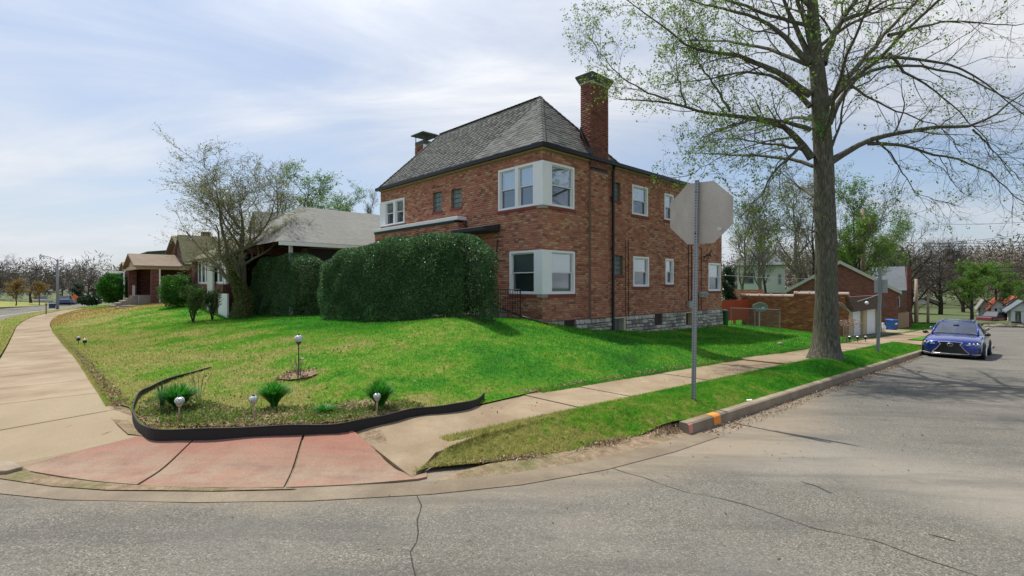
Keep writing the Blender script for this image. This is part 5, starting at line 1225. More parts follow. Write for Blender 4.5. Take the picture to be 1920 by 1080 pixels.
put_tree('bareB', 'thin bare tree just right of the street lamp', 117, 568, 85, 507, gL, 2.6, 1.2)
put_tree('bareA', 'round crowned bare tree standing alone between street lamp and houses', 166, 573, 75, 494, gL, 2.0, .95)
put_tree('bareB', 'small bare tree between the street lamp and the round crowned tree', 135, 570, 95, 520, gL, .6, 1.1)
put_tree('rust', 'olive and rust budding tree across the front street, left one', 30, 573, 60, 520, 'rust coloured budding trees across the front street', .5, 1.1)
put_tree('rust', 'golden rust budding tree across the front street, nearest the lamp', 74, 572, 58, 526, 'rust coloured budding trees across the front street', 2.2, 1.0)
put_tree('dark', 'dark evergreen tree beyond the street lamp', 147, 570, 88, 531, 'dark evergreen trees far down the front street', 1, 1.3)
put_tree('dark', 'second dark evergreen, low and wide, behind the lone bare tree', 180, 572, 92, 540, 'dark evergreen trees far down the front street', 2, 1.6)
put_tree('airy', 'green leafing tree rising behind the left of the grey roof', 572, 520, 40, 298, gB, .4, 1.35)
put_tree('slim', 'pale budding tree behind the top of the bare garden tree', 520, 520, 42, 296, gB, 2.4, 1.25)
put_tree('airy', 'smaller leafing tree behind the right of the grey roof', 652, 520, 46, 334, gB, 3.2, 1.2)
put_tree('slimB', 'thin tree by the left end of the brick house roof', 690, 520, 52, 350, gB, 1.2, .7)
put_tree('slim', 'slender bare tree closest to the rear corner of the brick house', 1396, 590, 38, 372, gR, 0, 1.1)
put_tree('slim', 'slender grey trunked tree in front of the white house', 1425, 590, 36, 340, gR, 1.5, 1.1)
put_tree('slimB', 'leaning thin tree to the right of the grey trunked one', 1440, 590, 37, 380, gR, 2.5, 1.0)
put_tree('slim', 'budding tree between white house and brick gable', 1492, 590, 42, 330, gR, 3.5, 1.4)
put_tree('slimB', 'wispy tree just left of the big street tree', 1522, 590, 46, 322, gR, 4.4, 1.2)
put_tree('airy', 'tall leafing tree directly right of the big street tree trunk', 1600, 600, 44, 302, gR, 5.0, .85)
put_tree('green', 'bright green leafing tree behind the brick garage', 1612, 600, 40, 398, gR, .7, .75)
put_tree('airy', 'green tree over the blue grey roof', 1672, 600, 52, 378, gR, 1.1, .9)
put_tree('bareA', 'dark bare tree with wide fan of branches right of the brick wall', 1706, 606, 52, 408, gR, 1.9, 1.0)
put_tree('brown', 'dense brown twiggy tree behind the short wooden pole', 1764, 606, 62, 436, gR, .2, 1.0)
put_tree('brown', 'brown twiggy tree over the roof of the parked blue car', 1806, 606, 70, 458, gR, 2.7, .95)
gt = put_tree('green', 'round green tree with leaning trunk beside the red roofed bungalows', 1822, 606, 50, 486, gR, 1.7, 1.15)
gt2 = put_tree('green', 'green tree above the red roofs at the far right', 1866, 604, 56, 492, gR, 3.3, 1.15)
put_tree('bareB', 'bare tree behind the bungalows at the right edge of the photo', 1912, 604, 72, 484, gR, 2.2, 1.1)
put_tree('dark', 'dark glossy evergreen beside the rear corner of the brick house', 1366, 600, 29, 500, gR, .4, .8)
# ---- garden tree (multi-stemmed) in front of the grey roofed house
GARD_L = leafmat('garden_bud', [(0, (.12, .15, .04)), (.5, (.22, .25, .08)), (1, (.32, .33, .15))], .4)
TEMPL['garden'] = tree_template('garden', 34, trunk_r=.27, nl=14, c1=10, c2=6, c3=3, rmin=.0095, spread=1.4, up=.30, ang=.85, base_h=.18, bark=BARKG, twig=plain('twig_grey', (.17, .145, .095), .9, .3, 8), leaf=GARD_L, leafn=20000, leafs=.075, stems=1)
g1 = put_tree('garden', 'bare multi stemmed garden tree left of the hedges with pale buds', 454, 594, 25.5, 268, 'garden trees and shrubs', .9, 1.32, 'garden_tree')
r_ = np.random.default_rng(41); n = 9000; a = r_.uniform(0, 2*np.pi, n); zz_ = r_.uniform(0, 2.6, n); rr = (.55-.12*zz_)*np.sqrt(r_.random(n))
V, F = leaf_quads(np.c_[rr*np.cos(a)-.25+.25*np.sin(zz_*2), rr*np.sin(a)-.2, zz_], .075, r_, .2, .6); s_ = g1.scale[2]; c = link('climbing_leaves', np_mesh('climbing_leaves', V, F, GARD_L), g1); c.scale = (1/g1.scale[0], 1/g1.scale[1], 1/s_); c['kind'] = 'stuff'
# ---- bushes
def bush(label, px, py, Y, wpx, top, mat, n=16000, size=.07, seed=1, name='bush', group=None, cat='bush', oval=1.0, dens=1.0):
    r_ = np.random.default_rng(seed); x, y, z = at(px, py, Y); T = place_thing(name, label, cat, x, y, z, group); rw = wpx/2/FPX*Y; h = (py-top)/FPX*Y
    d = rand_unit(n, r_); rad = (1-.35*r_.random(n)**1.5); lump = 1+.10*np.sin(d[:, 0]*6+seed)+.09*np.sin(d[:, 1]*7+d[:, 2]*5)+.06*np.sin(d[:, 2]*13)
    P = np.c_[d[:, 0]*rw*rad*lump, d[:, 1]*rw*oval*rad*lump, h*.52+d[:, 2]*h*.5*rad*lump]; P = P[P[:, 2] > .02]
    V, F = leaf_quads(P, size, r_, .3); link('foliage', np_mesh('foliage', V, F, mat), T)
    mb = MB(); mb.sphere((0, 0, h*.5), rw*.72, 14, 9, h*.5*.8/(rw*.72)*1.0); mb.build('shade_core', CORE, T, smooth=True, off=(0, 0, 0)); return T  # dark ball inside the leaves, shade given as colour
bush('tall round clipped green bush at the left end of the brick bungalow porch', 215, 568, 40, 54, 515, leafmat('arborvitae_leaf', [(0, (.02, .12, .01)), (.5, (.035, .19, .012)), (1, (.08, .27, .02))], .3), 22000, .10, 3)
bush('dark clipped evergreen bush tucked against the bungalow porch wall', 233, 568, 41.5, 26, 512, HEDGE_L, 9000, .10, 4)
bush('round bright green bush in front of the porch pillar', 331, 577, 31, 52, 515, leafmat('boxwood_leaf', [(0, (.03, .12, .012)), (.5, (.06, .2, .02)), (1, (.12, .3, .03))], .3), 16000, .075, 5)
bush('low dark shrub far beyond the ochre mound', 170, 572, 60, 34, 555, DK_L, 4000, .2, 6)
TEMPL['shrub'] = tree_template('shrub', 51, trunk_r=.25, nl=9, c1=8, c2=5, c3=2, rmin=.03, spread=1.3, up=.4, ang=.8, base_h=.12, bark=BARKD, leaf=GR_L, leafn=2600, leafs=.42, stems=3)
put_tree('shrub', 'thin twiggy shrub with reddish stems on the lawn left of the garden tree', 362, 604, 24, 528, 'garden trees and shrubs', .5, .9, 'shrub', 'shrub')
put_tree('shrub', 'twiggy shrub between the thin shrub and the garden tree', 398, 600, 25, 536, 'garden trees and shrubs', 2.5, .8, 'shrub', 'shrub')
# ---- woodland far away that reads as one mass
r_ = np.random.default_rng(61); tr = []
def far_belt(name, n, f, h0, h1, mat, label, per=260, size=1.0):
    Vs = []; 
    for i in range(n):
        x, y, z = f(i); h = r_.uniform(h0, h1); w_ = h*.42; d = rand_unit(per, r_)*(.4+.6*r_.random(per))[:, None]; P = np.c_[x+d[:, 0]*w_, y+d[:, 1]*w_, z+h*.6+d[:, 2]*h*.42]; Vs.append(P)
        st = np.c_[np.full(14, x)+r_.normal(0, .15, 14), np.full(14, y), z+np.linspace(0, h*.5, 14)]; Vs.append(st)
    V, F = leaf_quads(np.concatenate(Vs), size, r_, .6, .12); tag(link(name, np_mesh(name, V, F, mat)), label, 'wood', kind='stuff')
def fb(i): px = r_.uniform(1370, 2250); Y = r_.uniform(82, 130); x, y, _ = at(px, 0, Y); return x, y, float(roadz(*UV(x, y)))-.8
far_belt('far_wood', 150, fb, 9, 15, plain('far_twigs', (.17, .14, .105), .95, .3, .3), 'distant belt of bare brown trees behind the right hand houses', 420, 1.1)
def fb2(i): px = r_.uniform(-250, 330); Y = r_.uniform(105, 150); x, y, _ = at(px, 0, Y); return x, y, float(roadz(*UV(x, y)))-.8
far_belt('far_wood', 70, fb2, 7, 11, plain('far_twigs_left', (.15, .13, .10), .95, .3, .3), 'distant belt of trees at the end of the front street', 420, 1.0)
def fb3(i): px = r_.uniform(330, 1370); Y = r_.uniform(85, 120); x, y, _ = at(px, 0, Y); return x, y, float(roadz(*UV(x, y)))-.8
far_belt('far_wood', 60, fb3, 7, 10, plain('far_green', (.08, .12, .05), .95, .3, .3), 'distant trees hidden behind the houses', 200, 1.2)
# ================================================================ neighbouring buildings
ROOFG = randmat('grey_roof', [(0, (.22, .22, .20)), (1, (.27, .27, .25))], .95, 'object', .25, .3, .1)
def roofmat(name, c, row=.16):
    t = NT(name); v = t.coord(); uv = t.n('ShaderNodeUVMap').outputs[0]
    b = t.n('ShaderNodeTexNoise', {'Vector': t.n('ShaderNodeMapping', {'Vector': v, 'Scale': (1, 1, 6)}).outputs[0], 'Scale': 3, 'Detail': 8, 'Roughness': .75}).outputs[0]
    cc = t.ramp(b, [(.25, tuple(x*.6 for x in c)), (.7, tuple(x*1.2 for x in c))]); cc = t.mix(t.ramp(t.noise(v, .4, 4), [(.4, .3), (.7, 0)]), cc, tuple(x*.6 for x in c)); return t.finish(cc, .95, 0, t.bump(b, .02, .6), .1)
RG, RO, RT, RB, RR = roofmat('roof_light_grey', (.26, .26, .235)), roofmat('roof_olive', (.19, .175, .11)), roofmat('roof_tan', (.27, .215, .165)), roofmat('roof_blue_grey', (.17, .19, .21)), roofmat('roof_red', (.36, .10, .06))
BKD = brickmat('dark_bungalow_brick', (.10, .03, .028), (.22, .075, .055), (.20, .15, .13)); BKG = brickmat('garage_brick', (.26, .08, .045), (.42, .15, .07), (.17, .09, .06), tan=(.50, .27, .12)); BKR = brickmat('rear_brick', (.16, .055, .04), (.28, .10, .07), (.2, .15, .13))
BKT = brickmat('brown_brick', (.22, .12, .08), (.32, .18, .12), (.25, .19, .15))
SIDEW = plain('white_siding', (.62, .62, .60), .7, .08, 2); SIDEG = plain('grey_siding', (.40, .40, .36), .8, .1, 2); SIDEB = plain('blue_grey_siding', (.10, .12, .15), .7, .1, 2); TANT = plain('tan_trim', (.50, .40, .26), .7, .1, 4)
DGL = m_glass('far_glass', (.3, .33, .36), .18)
def span(px0, px1, Y, rot):
    k0, k1 = (px0-960)/FPX, (px1-960)/FPX; return (k1-k0)*Y/(math.cos(rot)-k1*math.sin(rot))
class Hs:
    def __init__(s, name, label, u, v, z, cat='house', group=None): s.t = thing(name, label, cat, u, v, z, group); 
    def box(s, nm, mat, *b, par=None, bevel=0, label=None): return MB().box(*b).build(nm, mat, par or s.t, bevel=bevel, label=label)
    def gable(s, nm, mat, u0, u1, v0, v1, ze, zr, axis, ov=.35, th=.14, wallmat=None, par=None, hip=0):
        # roof with ridge along axis ('u' or 'v'), thickness th, overhang ov; gable triangles filled with wallmat
        mb = MB(); U0_, U1_, V0_, V1_ = u0-ov, u1+ov, v0-ov, v1+ov
        if axis == 'u':
            vm = (v0+v1)/2; sl = (zr-ze)/(vm-v0); zl = ze-ov*sl
            for va, vb in ((V0_, vm), (V1_, vm)): mb.add([(U0_, va, zl), (U1_, va, zl), (U1_-hip, vb, zr), (U0_+hip, vb, zr), (U0_, va, zl+th), (U1_, va, zl+th), (U1_-hip, vb, zr+th), (U0_+hip, vb, zr+th)], [(4, 5, 6, 7), (0, 1, 2, 3), (0, 1, 5, 4), (0, 4, 7, 3), (1, 5, 6, 2)])
            if hip: mb.add([(U0_, V0_, zl+th), (U0_, V1_, zl+th), (U0_+hip, vm, zr+th), (U1_, V0_, zl+th), (U1_, V1_, zl+th), (U1_-hip, vm, zr+th)], [(0, 1, 2), (3, 4, 5)])
            tri = [[(u, v0, ze), (u, v1, ze), (u, vm, zr)] for u in (u0+.003, u1-.003)]
        else:
            um = (u0+u1)/2; sl = (zr-ze)/(um-u0); zl = ze-ov*sl
            for ua, ub in ((U0_, um), (U1_, um)): mb.add([(ua, V0_, zl), (ua, V1_, zl), (ub, V1_-hip, zr), (ub, V0_+hip, zr), (ua, V0_, zl+th), (ua, V1_, zl+th), (ub, V1_-hip, zr+th), (ub, V0_+hip, zr+th)], [(4, 5, 6, 7), (0, 1, 2, 3), (0, 1, 5, 4), (0, 4, 7, 3), (1, 5, 6, 2)])
            if hip: mb.add([(U0_, V0_, zl+th), (U1_, V0_, zl+th), (um, V0_+hip, zr+th), (U0_, V1_, zl+th), (U1_, V1_, zl+th), (um, V1_-hip, zr+th)], [(0, 1, 2), (3, 4, 5)])
            tri = [[(u0, v, ze), (u1, v, ze), (um, v, zr)] for v in (v0+.003, v1-.003)]
        o = mb.build(nm, mat, par or s.t)
        if wallmat and not hip:
            for t_ in tri:
                d = .1; q = [(a+(d if axis == 'u' and t_ is tri[0] else -d if axis == 'u' else 0), b+(d if axis == 'v' and t_ is tri[0] else -d if axis == 'v' else 0), c) for a, b, c in t_]
                MB().add(t_+q, [(0, 1, 2), (5, 4, 3), (0, 3, 4, 1), (1, 4, 5, 2), (2, 5, 3, 0)]).build('gable_wall', wallmat, par or s.t)
        return o
    def win(s, face, pos, a0, a1, z0, z1, frame=WHITE2, nm='window', mull=1, par=None, fr=.07):
        # face 'f': wall at u=pos facing -u ; 'r': wall at v=pos facing -v
        f = MB(); B = (lambda a, b, c, d, e, g: f.box(pos-e, pos-g, a, b, c, d)) if face == 'f' else (lambda a, b, c, d, e, g: f.box(a, b, pos-e, pos-g, c, d))
        B(a0, a0+fr, z0, z1, .04, -.02); B(a1-fr, a1, z0, z1, .04, -.02); B(a0+fr, a1-fr, z0, z0+fr, .04, -.02); B(a0+fr, a1-fr, z1-fr, z1, .04, -.02); zm = (z0+z1)/2
        if mull: B(a0+fr, a1-fr, zm-fr*.3, zm+fr*.3, .035, -.02)
        w_ = f.build(nm, frame, par or s.t); g = MB()
        if face == 'f': g.box(pos-.012, pos-.006, a0+fr, a1-fr, z0+fr, z1-fr)
        else: g.box(a0+fr, a1-fr, pos-.012, pos-.006, z0+fr, z1-fr)
        g.build('pane', GPAN, w_); return w_
GPAN = plain('window_pane_dark', (.05, .06, .07), .08, .2, 1, spec=.9); GPAW = plain('window_pane_blind', (.38, .40, .40), .25, .1, 1, spec=.7)
# -- house 2: grey roofed house with gable dormer and sunroom
h2 = Hs('grey_roofed_house', 'one storey house with long light grey roof between the garden tree and the brick house', 8.4, 24.5, -.3)
h2.box('wall', plain('beige_stucco', (.30, .27, .21), .9, .15, 3), 10.6, 21, 24.6, 33, -.3, 3.7); h2.gable('roof', RG, 8.6, 21, 24.5, 33, 3.85, 6.0, 'u', .45, .12, None, hip=2.6)
_dm = h2.box('dormer', plain('olive_shingle_siding', (.30, .29, .24), .9, .2, 3), 9.3, 11.5, 30.4, 32.4, 3.6, 4.95); h2.gable('dormer_roof', RG, 9.3, 11.5, 30.4, 32.4, 4.95, 5.9, 'u', .15, .1, SIDEG, par=_dm)
MB().box(8.1, 21.5, 24.02, 24.1, 3.55, 3.72).build('gutter', WHITE, h2.t)
# posts before a dark sheet that stands in for the side porch's shade
h2.box('porch_shade_sheet', DARK, 9.6, 16, 24.56, 24.6, 1.3, 3.5)
for u in (8.7, 11.4, 13.6, 16): h2.box('post', WHITE2, u, u+.14, 24.4, 24.54, .2, 3.6)
h2.win('f', 9.26, 31.1, 31.6, 4.1, 4.9, plain('red_brown_trim', (.20, .07, .05), .7))
# left wing, olive roof, glazed sunroom towards the street
h2.box('wing_wall', BKD, 7.6, 13, 33.001, 37.4, -.2, 3.15); h2.gable('wing_roof', RO, 7.3, 13, 28, 37.5, 3.3, 4.8, 'v', .3, .12, BKD)
h2.box('sunroom_base', BKD, 7.3, 8.38, 30.2, 36.4, -.2, 1.75)
for i in range(2, 8):
    a0 = 28.6+i*.97; h2.win('f', 7.42, a0, a0+.9, 1.8, 3.25, WHITE, mull=0, fr=.1)
h2.box('sunroom_wall', WHITE, 7.43, 7.56, 30.2, 36.4, 1.76, 3.28); h2.box('corner_pillar', BKD, 7.25, 7.75, 36.41, 37.3, -.2, 3.2)
_a, _b = onfront(426, 582, 7.2), onfront(409, 550, 7.2); h2.box('white_panel', WHITE, 7.2, 7.28, _a[0], _b[0], -.2, _b[1]); _a, _b = onfront(399, 0, 7.2), onfront(389, 0, 7.2); h2.box('white_column', SIDEW, 7.18, 7.28, _a[0], _b[0], -.1, 3.0)
# -- house 3: brick bungalow with tan roofed porch
h3 = Hs('brick_bungalow', 'small dark brick bungalow with tan gabled porch roof at the left', 8.2, 44, .2)
P3 = lambda px, py, v=44.: onside(px, py, v)
h3.box('wall', BKD, 8.4, 20, 44.2, 53.5, .2, 3.3); h3.gable('roof', RO, 8.4, 20, 44, 53.5, 3.35, 5.6, 'u', .35, .12, BKD)
h3.gable('porch_roof', RT, 5.3, 8.6, 44, 49.6, 3.08, 3.95, 'u', .3, .12, TANT); h3.box('porch_beam', TANT, 5.3, 8.39, 43.9, 44.15, 2.85, 3.08); h3.box('porch_beam', TANT, 5.2, 5.42, 44.16, 49.6, 2.85, 3.08)
pu = P3(292, 530)[0]; h3.box('pillar', BKD, pu-.26, pu+.26, 43.9, 44.45, .3, 2.84); h3.box('pillar', BKD, 5.3, 5.8, 49.0, 49.55, .3, 2.84)
h3.box('porch_wall', BKD, 6.2, 8.39, 43.98, 44.19, .2, 1.3); h3.box('porch_floor', STEPM, 5.4, 8.38, 44.46, 49.5, .2, .95)
for i in range(5): h3.box('porch_step', STEPM, 5.1-i*.3, 5.39-i*.3, 45.2, 47.0, .15, .92-i*.16)
h3.box('tall_gable', BKD, 8.2, 8.4, 44.0, 47.5, 3.1, 3.6); h3.gable('front_gable', RO, 8.1, 10.5, 44.0, 47.6, 3.5, 5.5, 'u', .15, .1, BKD)
h3.box('door', DARK, 8.36, 8.39, 45.3, 46.3, .96, 2.9); 
h3.win('f', 8.35, 47.0, 48.0, 1.7, 2.75, WHITE); h3.win('r', 44.15, 8.7, 9.6, 1.6, 2.7, WHITE)
h3.box('left_wall', BKD, 5.4, 8.39, 49.6, 53.2, .1, 2.9); h3.gable('left_wing_roof', RT, 5.3, 8.5, 49.9, 53.3, 2.95, 3.5, 'u', .2, .1, TANT)
MB().tube([(5.2, 49.7, 2.95), (5.1, 49.75, 2.7), (5.1, 49.75, .2)], .07, 6).build('downspout', WHITE, h3.t)
MB().tube([(P3(299, 0)[0], 43.85, 2.9), (P3(299, 0)[0], 43.85, .3)], .05, 6).build('downspout', WHITE2, h3.t)
for k in range(3):
    hr_ = MB().tube([(5.2, 44.9+k*.5, .95), (5.2, 44.9+k*.5, 1.7)], .02, 5).build('railing_post', WHITE2, h3.t)
MB().box(10.2, 10.8, 48.5, 49.1, 5.0, 6.2).build('chimney', BKD, h3.t)
# -- house 4 and farther ones down the front street
h4 = Hs('blue_gabled_house', 'two storey house with dark blue grey side wall behind the brick bungalow', 9, 62, -.4)
h4.box('wall', SIDEB, 9, 20, 66, 76, -.4, 5.2); h4.gable('roof', roofmat('roof_dark', (.09, .10, .10)), 9, 20, 66, 76, 5.2, 5.9, 'v', .3, .15, SIDEB); h4.box('dormer', SIDEW, 8.4, 8.99, 66.5, 69.8, 2.6, 5.0); h4.win('f', 8.35, 67.2, 68.6, 3.0, 4.3, WHITE)
h4.box('porch', SIDEW, 6.5, 8.38, 66, 75.5, -.4, 2.2); h4.gable('porch_roof', RB, 6.4, 9.0, 66, 76, 2.3, 3.3, 'v', .2, .12, SIDEW)
h5 = Hs('white_cottage', 'tiny white gabled cottage far down the front street beside the round clipped bush', 8, 88, -.9)
h5.box('wall', SIDEW, 8, 16, 88, 96, -.9, 1.8); h5.gable('roof', RG, 8, 16, 88, 96, 1.8, 3.6, 'u', .4, .15, SIDEW); h5.win('f', 7.95, 90, 91.4, .2, 1.3)
# -- white house behind the yard, right of the brick house
def Hpx(name, label, pxl, pxr, ytop, ybase, Y, cat='house'):
    # axis-aligned to the street grid: wall facing the camera on v = const
    return None
def vline(px, Y): x, y, _ = at(px, 0, Y); return UV(x, y)
ua, va_ = vline(1383, 46); ub, vb_ = vline(1473, 46)
zb = lambda y, Y: CAM_Z-(y-HOR)/FPX*Y
WHs = Hs('white_house', 'white sided two storey house with grey hip roof beyond the back yards', ua, va_, zb(560, 46))
rotc = WHs.t; rotc.rotation_euler = (0, 0, -.42); bx, by, bz = at(1383, 560, 46); rotc.location = (bx, by, bz); OFF[rotc.name] = (0, 0, 0)
ww = span(1383, 1472, 46, -.42); hh = (560-497)/FPX*46
WHs.box('wall', SIDEW, 0, ww, 0, 7, -.5, hh); WHs.gable('roof', RB, 0, ww, 0, 7, hh, hh+1.7, 'u', .3, .12, None, hip=2.2)
for a, b, c, d in ((.5, 1.35, 1.35, 2.4), (ww-.55, ww-.3, 1.3, 2.2)): WHs.win('r', 0, a, b, c, d, plain('grey_frame', (.3, .32, .34), .6))
WHs.box('brick_base', BKR, .2, ww, -.03, 0, -.5, .55)
# -- brick house with gable roof behind the garage
bx, by, bz = at(1476, 585, 40); BG_ = Hs('gabled_brick_house', 'red brick house with pale edged gable behind the garage and the big tree', 0, 0, 0); o = BG_.t; o.location = (bx, by, bz); o.rotation_euler = (0, 0, -.55); OFF[o.name] = (0, 0, 0)
ww = span(1476, 1684, 40, -.55); he = (585-548)/FPX*40; hr2 = (585-497)/FPX*40
BG_.box('wall', BKR, 0, ww, 0, 9, -1.5, he); BG_.gable('roof', RG, 0, ww, 0, 9, he, hr2, 'v', .15, .16, BKR)
mb = MB(); um = ww/2
for s in (0, 1):
    a = -.2 if s == 0 else ww+.2; mb.add([(a, -.22, he-.1), (um, -.22, hr2+.02), (um, -.22, hr2+.26), (a, -.22, he+.14), (a, -.14, he-.1), (um, -.14, hr2+.02), (um, -.14, hr2+.26), (a, -.14, he+.14)], [(0, 1, 2, 3), (4, 5, 6, 7), (3, 2, 6, 7), (0, 1, 5, 4)])
mb.build('rake_board', plain('pale_rake', (.50, .48, .42), .8, .1, 3), BG_.t); BG_.win('r', 0, .9, 2.2, he-.45, he+.12, WHITE2)
MB().box(ww-4.2, ww-3.9, -.3, 0, he-1, he+1).build('vent_pipe', UTIL, BG_.t)
# -- tall brown brick house with blue grey roof
bx, by, bz = at(1661, 612, 44); TB_ = Hs('brown_brick_house', 'brown brick house with steep blue grey roof to the left of the parked cars', 0, 0, 0); o = TB_.t; o.location = (bx, by, bz); o.rotation_euler = (0, 0, -.62); OFF[o.name] = (0, 0, 0)
TB_.box('wall', BKT, -.2, 1.45, 0, 9, -1, (612-546)/FPX*44); TB_.box('chimney', BKR, 1.46, 1.75, 0, 1.2, -1, (612-500)/FPX*44)
hz_ = (612-544)/FPX*44; ht_ = (612-498)/FPX*44
mb = MB(); mb.add([(-.9, -.05, hz_), (1.45, -.05, hz_), (1.44, 3.2, ht_), (-1.0, 3.2, ht_), (-.9, -.05, hz_-.12), (1.45, -.05, hz_-.12), (1.44, 6.4, hz_), (-1.0, 6.4, hz_)], [(0, 1, 2, 3), (4, 5, 1, 0), (3, 2, 6, 7), (1, 5, 6, 2), (0, 3, 7, 4)]); mb.build('roof', RB, TB_.t)
for a in (.28, .75): TB_.win('r', 0, a, a+.22, 1.7, 2.6, WHITE2, mull=0, fr=.05)
# -- garage of streaky brick facing the side street
GU, GUe, GV, GVe = 29.3, 36.9, 6.75, 11.9
ga = Hs('brick_garage', 'long low orange brick garage with white overhead doors behind the big street tree', GU, GV, -1.3, 'garage')
pan = onfront(1404, 558, GU)[1]; pan2 = onfront(1560, 554, GU)[1]
ga.box('wall', BKG, GU, GU+.25, GV, GVe, -1.3, 1.08, label='side wall of long streaky orange bricks'); ga.box('wall', BKG, GU, GU+.25, GV, 9.2, 1.0805, 1.22)
ga.box('rear_wall', BKR, GU+.25, GUe, GVe-.25, GVe, -1.4, 1.0); ga.box('end_wall', BKR, GUe-.25, GUe, GV, GVe-.25, -1.4, 1.0); ga.box('flat_roof', ROOFD, GU+.25, GUe-.25, GV+.25, GVe-.25, .85, .95)
CTILE = plain('coping_tile', (.42, .33, .28), .8, .25, 5)
def copes(a0, a1, z):
    v = a0
    while v < a1-.05: e = min(a1, v+.6); MB().tube([(GU+.12, v+.01, z), (GU+.12, e-.05, z)], .10, 8).tube([(GU+.12, e-.05, z), (GU+.12, e, z)], .13, 8).build('coping_tile', CTILE, ga.t); v = e
copes(9.2, GVe+.1, 1.12); copes(GV-.05, 9.2, 1.26)
T_ = lambda px, py: onside(px, py, GV)
d1a, d1b, d2a, d2b = T_(1600, 0)[0], T_(1618, 0)[0], T_(1625, 0)[0], T_(1645.5, 0)[0]
ztop = .42
ga.box('door_lintel', BKR, GU+.25, GUe-.25, GV+.1, GV+.25, ztop, 1.12)
mb = MB(); mb.hexa([(GU, GV-.30, .40), (GUe, GV-.30, .40), (GUe, GV+.09, .40), (GU, GV+.09, .40)], [(GU, GV-.02, 1.12), (GUe, GV-.02, 1.12), (GUe, GV+.09, 1.12), (GU, GV+.09, 1.12)]); mb.build('shingled_awning', roofmat('awning_shingle', (.13, .085, .06)), ga.t)
YEL = plain('cream_pier', (.50, .40, .20), .8, .1, 4)
ga.box('pier', YEL, GU+.26, d1a, GV+.02, GV+.25, -1.3, ztop-.002); ga.box('pier', YEL, d1b, d2a, GV-.02, GV+.25, -1.3, ztop-.002); ga.box('pier', YEL, d2b, GUe-.26, GV-.02, GV+.25, -1.3, ztop-.002)
for a, b in ((d1a, d1b), (d2a, d2b)):
    dr = ga.box('garage_door', WHITE, a+.02, b-.02, GV+.12, GV+.16, -1.3, ztop-.01)
    for k in range(4): MB().box(a+.05, b-.05, GV+.10, GV+.119, -1.2+k*.4, -.84+k*.4).build('panel', WHITE, dr)
mb = MB(); 
for k in range(3): mb.tube([(GU-.06, GV+.5+k*.1, .95), (GU-.1, GV+.2, .6+.1*k), (GU-.05, GV-.2, .3)], .012, 5)
mb.tube([(GU+.4, GV-.32, .9), (GU+3, GV-.34, 1.05), (GU+5, GV-.34, 1.2)], .018, 5); mb.build('cable', UTIL, ga.t)
MB().sphere((onside(1611, 561, GV)[0], GV-.33, .78), .09, 8, 6).build('lamp', WHITE, ga.t)
# ---- fences
def fence(name, label, px0, px1, ytop, ybot, Y, Y2, mat, n, horizontal=False, group=None):
    a = at(px0, ytop, Y); b = at(px1, ytop, Y2); c = at(px0, ybot, Y); L = math.hypot(b[0]-a[0], b[1]-a[1]); ang = math.atan2(b[1]-a[1], b[0]-a[0]); h = a[2]-c[2]
    T = thing(name, label, 'fence', 0, 0, 0, group); T.location = c; T.rotation_euler = (0, 0, ang); OFF[T.name] = (0, 0, 0)
    if horizontal:
        for i in range(n): MB().box(0, L, -.02+.004*(i % 2), .0, h*i/n+.01, h*(i+1)/n-.01).build('board', mat, T)
    else:
        for i in range(n): dz = random.uniform(-.03, .03); MB().box(L*i/n+.006, L*(i+1)/n-.006, -.02, random.uniform(-.002, .004), 0, h+dz).build('board', mat, T)
    for i in range(3): MB().box(L*i/2-.05, L*i/2+.05, .005, .1, -.3, h).build('post', mat, T)
    return T
REDF = plain('red_paint_wood', (.42, .055, .015), .7, .12, 4); ORF = plain('orange_wood', (.42, .17, .07), .8, .15, 5); TANF = plain('tan_fence_wood', (.36, .21, .12), .85, .2, 5)
fence('wooden_fence', 'solid red painted fence between the brick house and the garage', 1352, 1404, 563, 602, 27, 28.4, REDF, 16)
fence('wooden_fence', 'taller orange wooden fence panel behind the red one', 1378, 1431, 543, 566, 31, 32, ORF, 6, True)
fence('wooden_fence', 'weathered tan picket fence beside the blue bin', 1657, 1704, 590, 621, 37, 41, TANF, 17)
# chain link fence with posts near the garage corner
def chain(label, px0, y0, Y0, px1, y1, Y1, hgt, posts):
    a = at(px0, y0, Y0); b = at(px1, y1, Y1); L = math.hypot(b[0]-a[0], b[1]-a[1]); ang = math.atan2(b[1]-a[1], b[0]-a[0]); dzz = b[2]-a[2]
    T = thing('chain_link_fence', label, 'fence', 0, 0, 0, 'chain link fences'); T.location = a; T.rotation_euler = (0, 0, ang); OFF[T.name] = (0, 0, 0)
    GALV_ = plain('galvanised', (.25, .26, .27), .5, .15, 8, metal=.6)
    for i in range(posts): x = L*i/(posts-1); MB().tube([(x, 0, dzz*i/(posts-1)-.1), (x, 0, dzz*i/(posts-1)+hgt+.05)], .02, 6).build('post', GALV_, T)
    MB().tube([(0, 0, hgt), (L, 0, hgt+dzz)], .016, 5).build('rail', GALV_, T)
    mb = MB(); s = .09; n = int(L/s)
    for i in range(-int(hgt/s), n):
        for sg in (1, -1):
            x0, x1 = i*s, i*s+hgt; z0, z1 = (0, hgt) if sg > 0 else (hgt, 0)
            if x0 < 0: z0 = z0+(z1-z0)*(-x0)/(x1-x0); x0 = 0
            if x1 > L: z1 = z0+(z1-z0)*(L-x0)/(x1-x0+1e-9); x1 = L
            if x1-x0 < .01: continue
            mb.add([(x0, 0, z0+dzz*x0/L), (x1, 0, z1+dzz*x1/L), (x1, 0, z1+.010+dzz*x1/L), (x0, 0, z0+.010+dzz*x0/L)], [(0, 1, 2, 3)])
    o = mb.build('wire_mesh', GALV_, T); o['kind'] = 'stuff'; return T
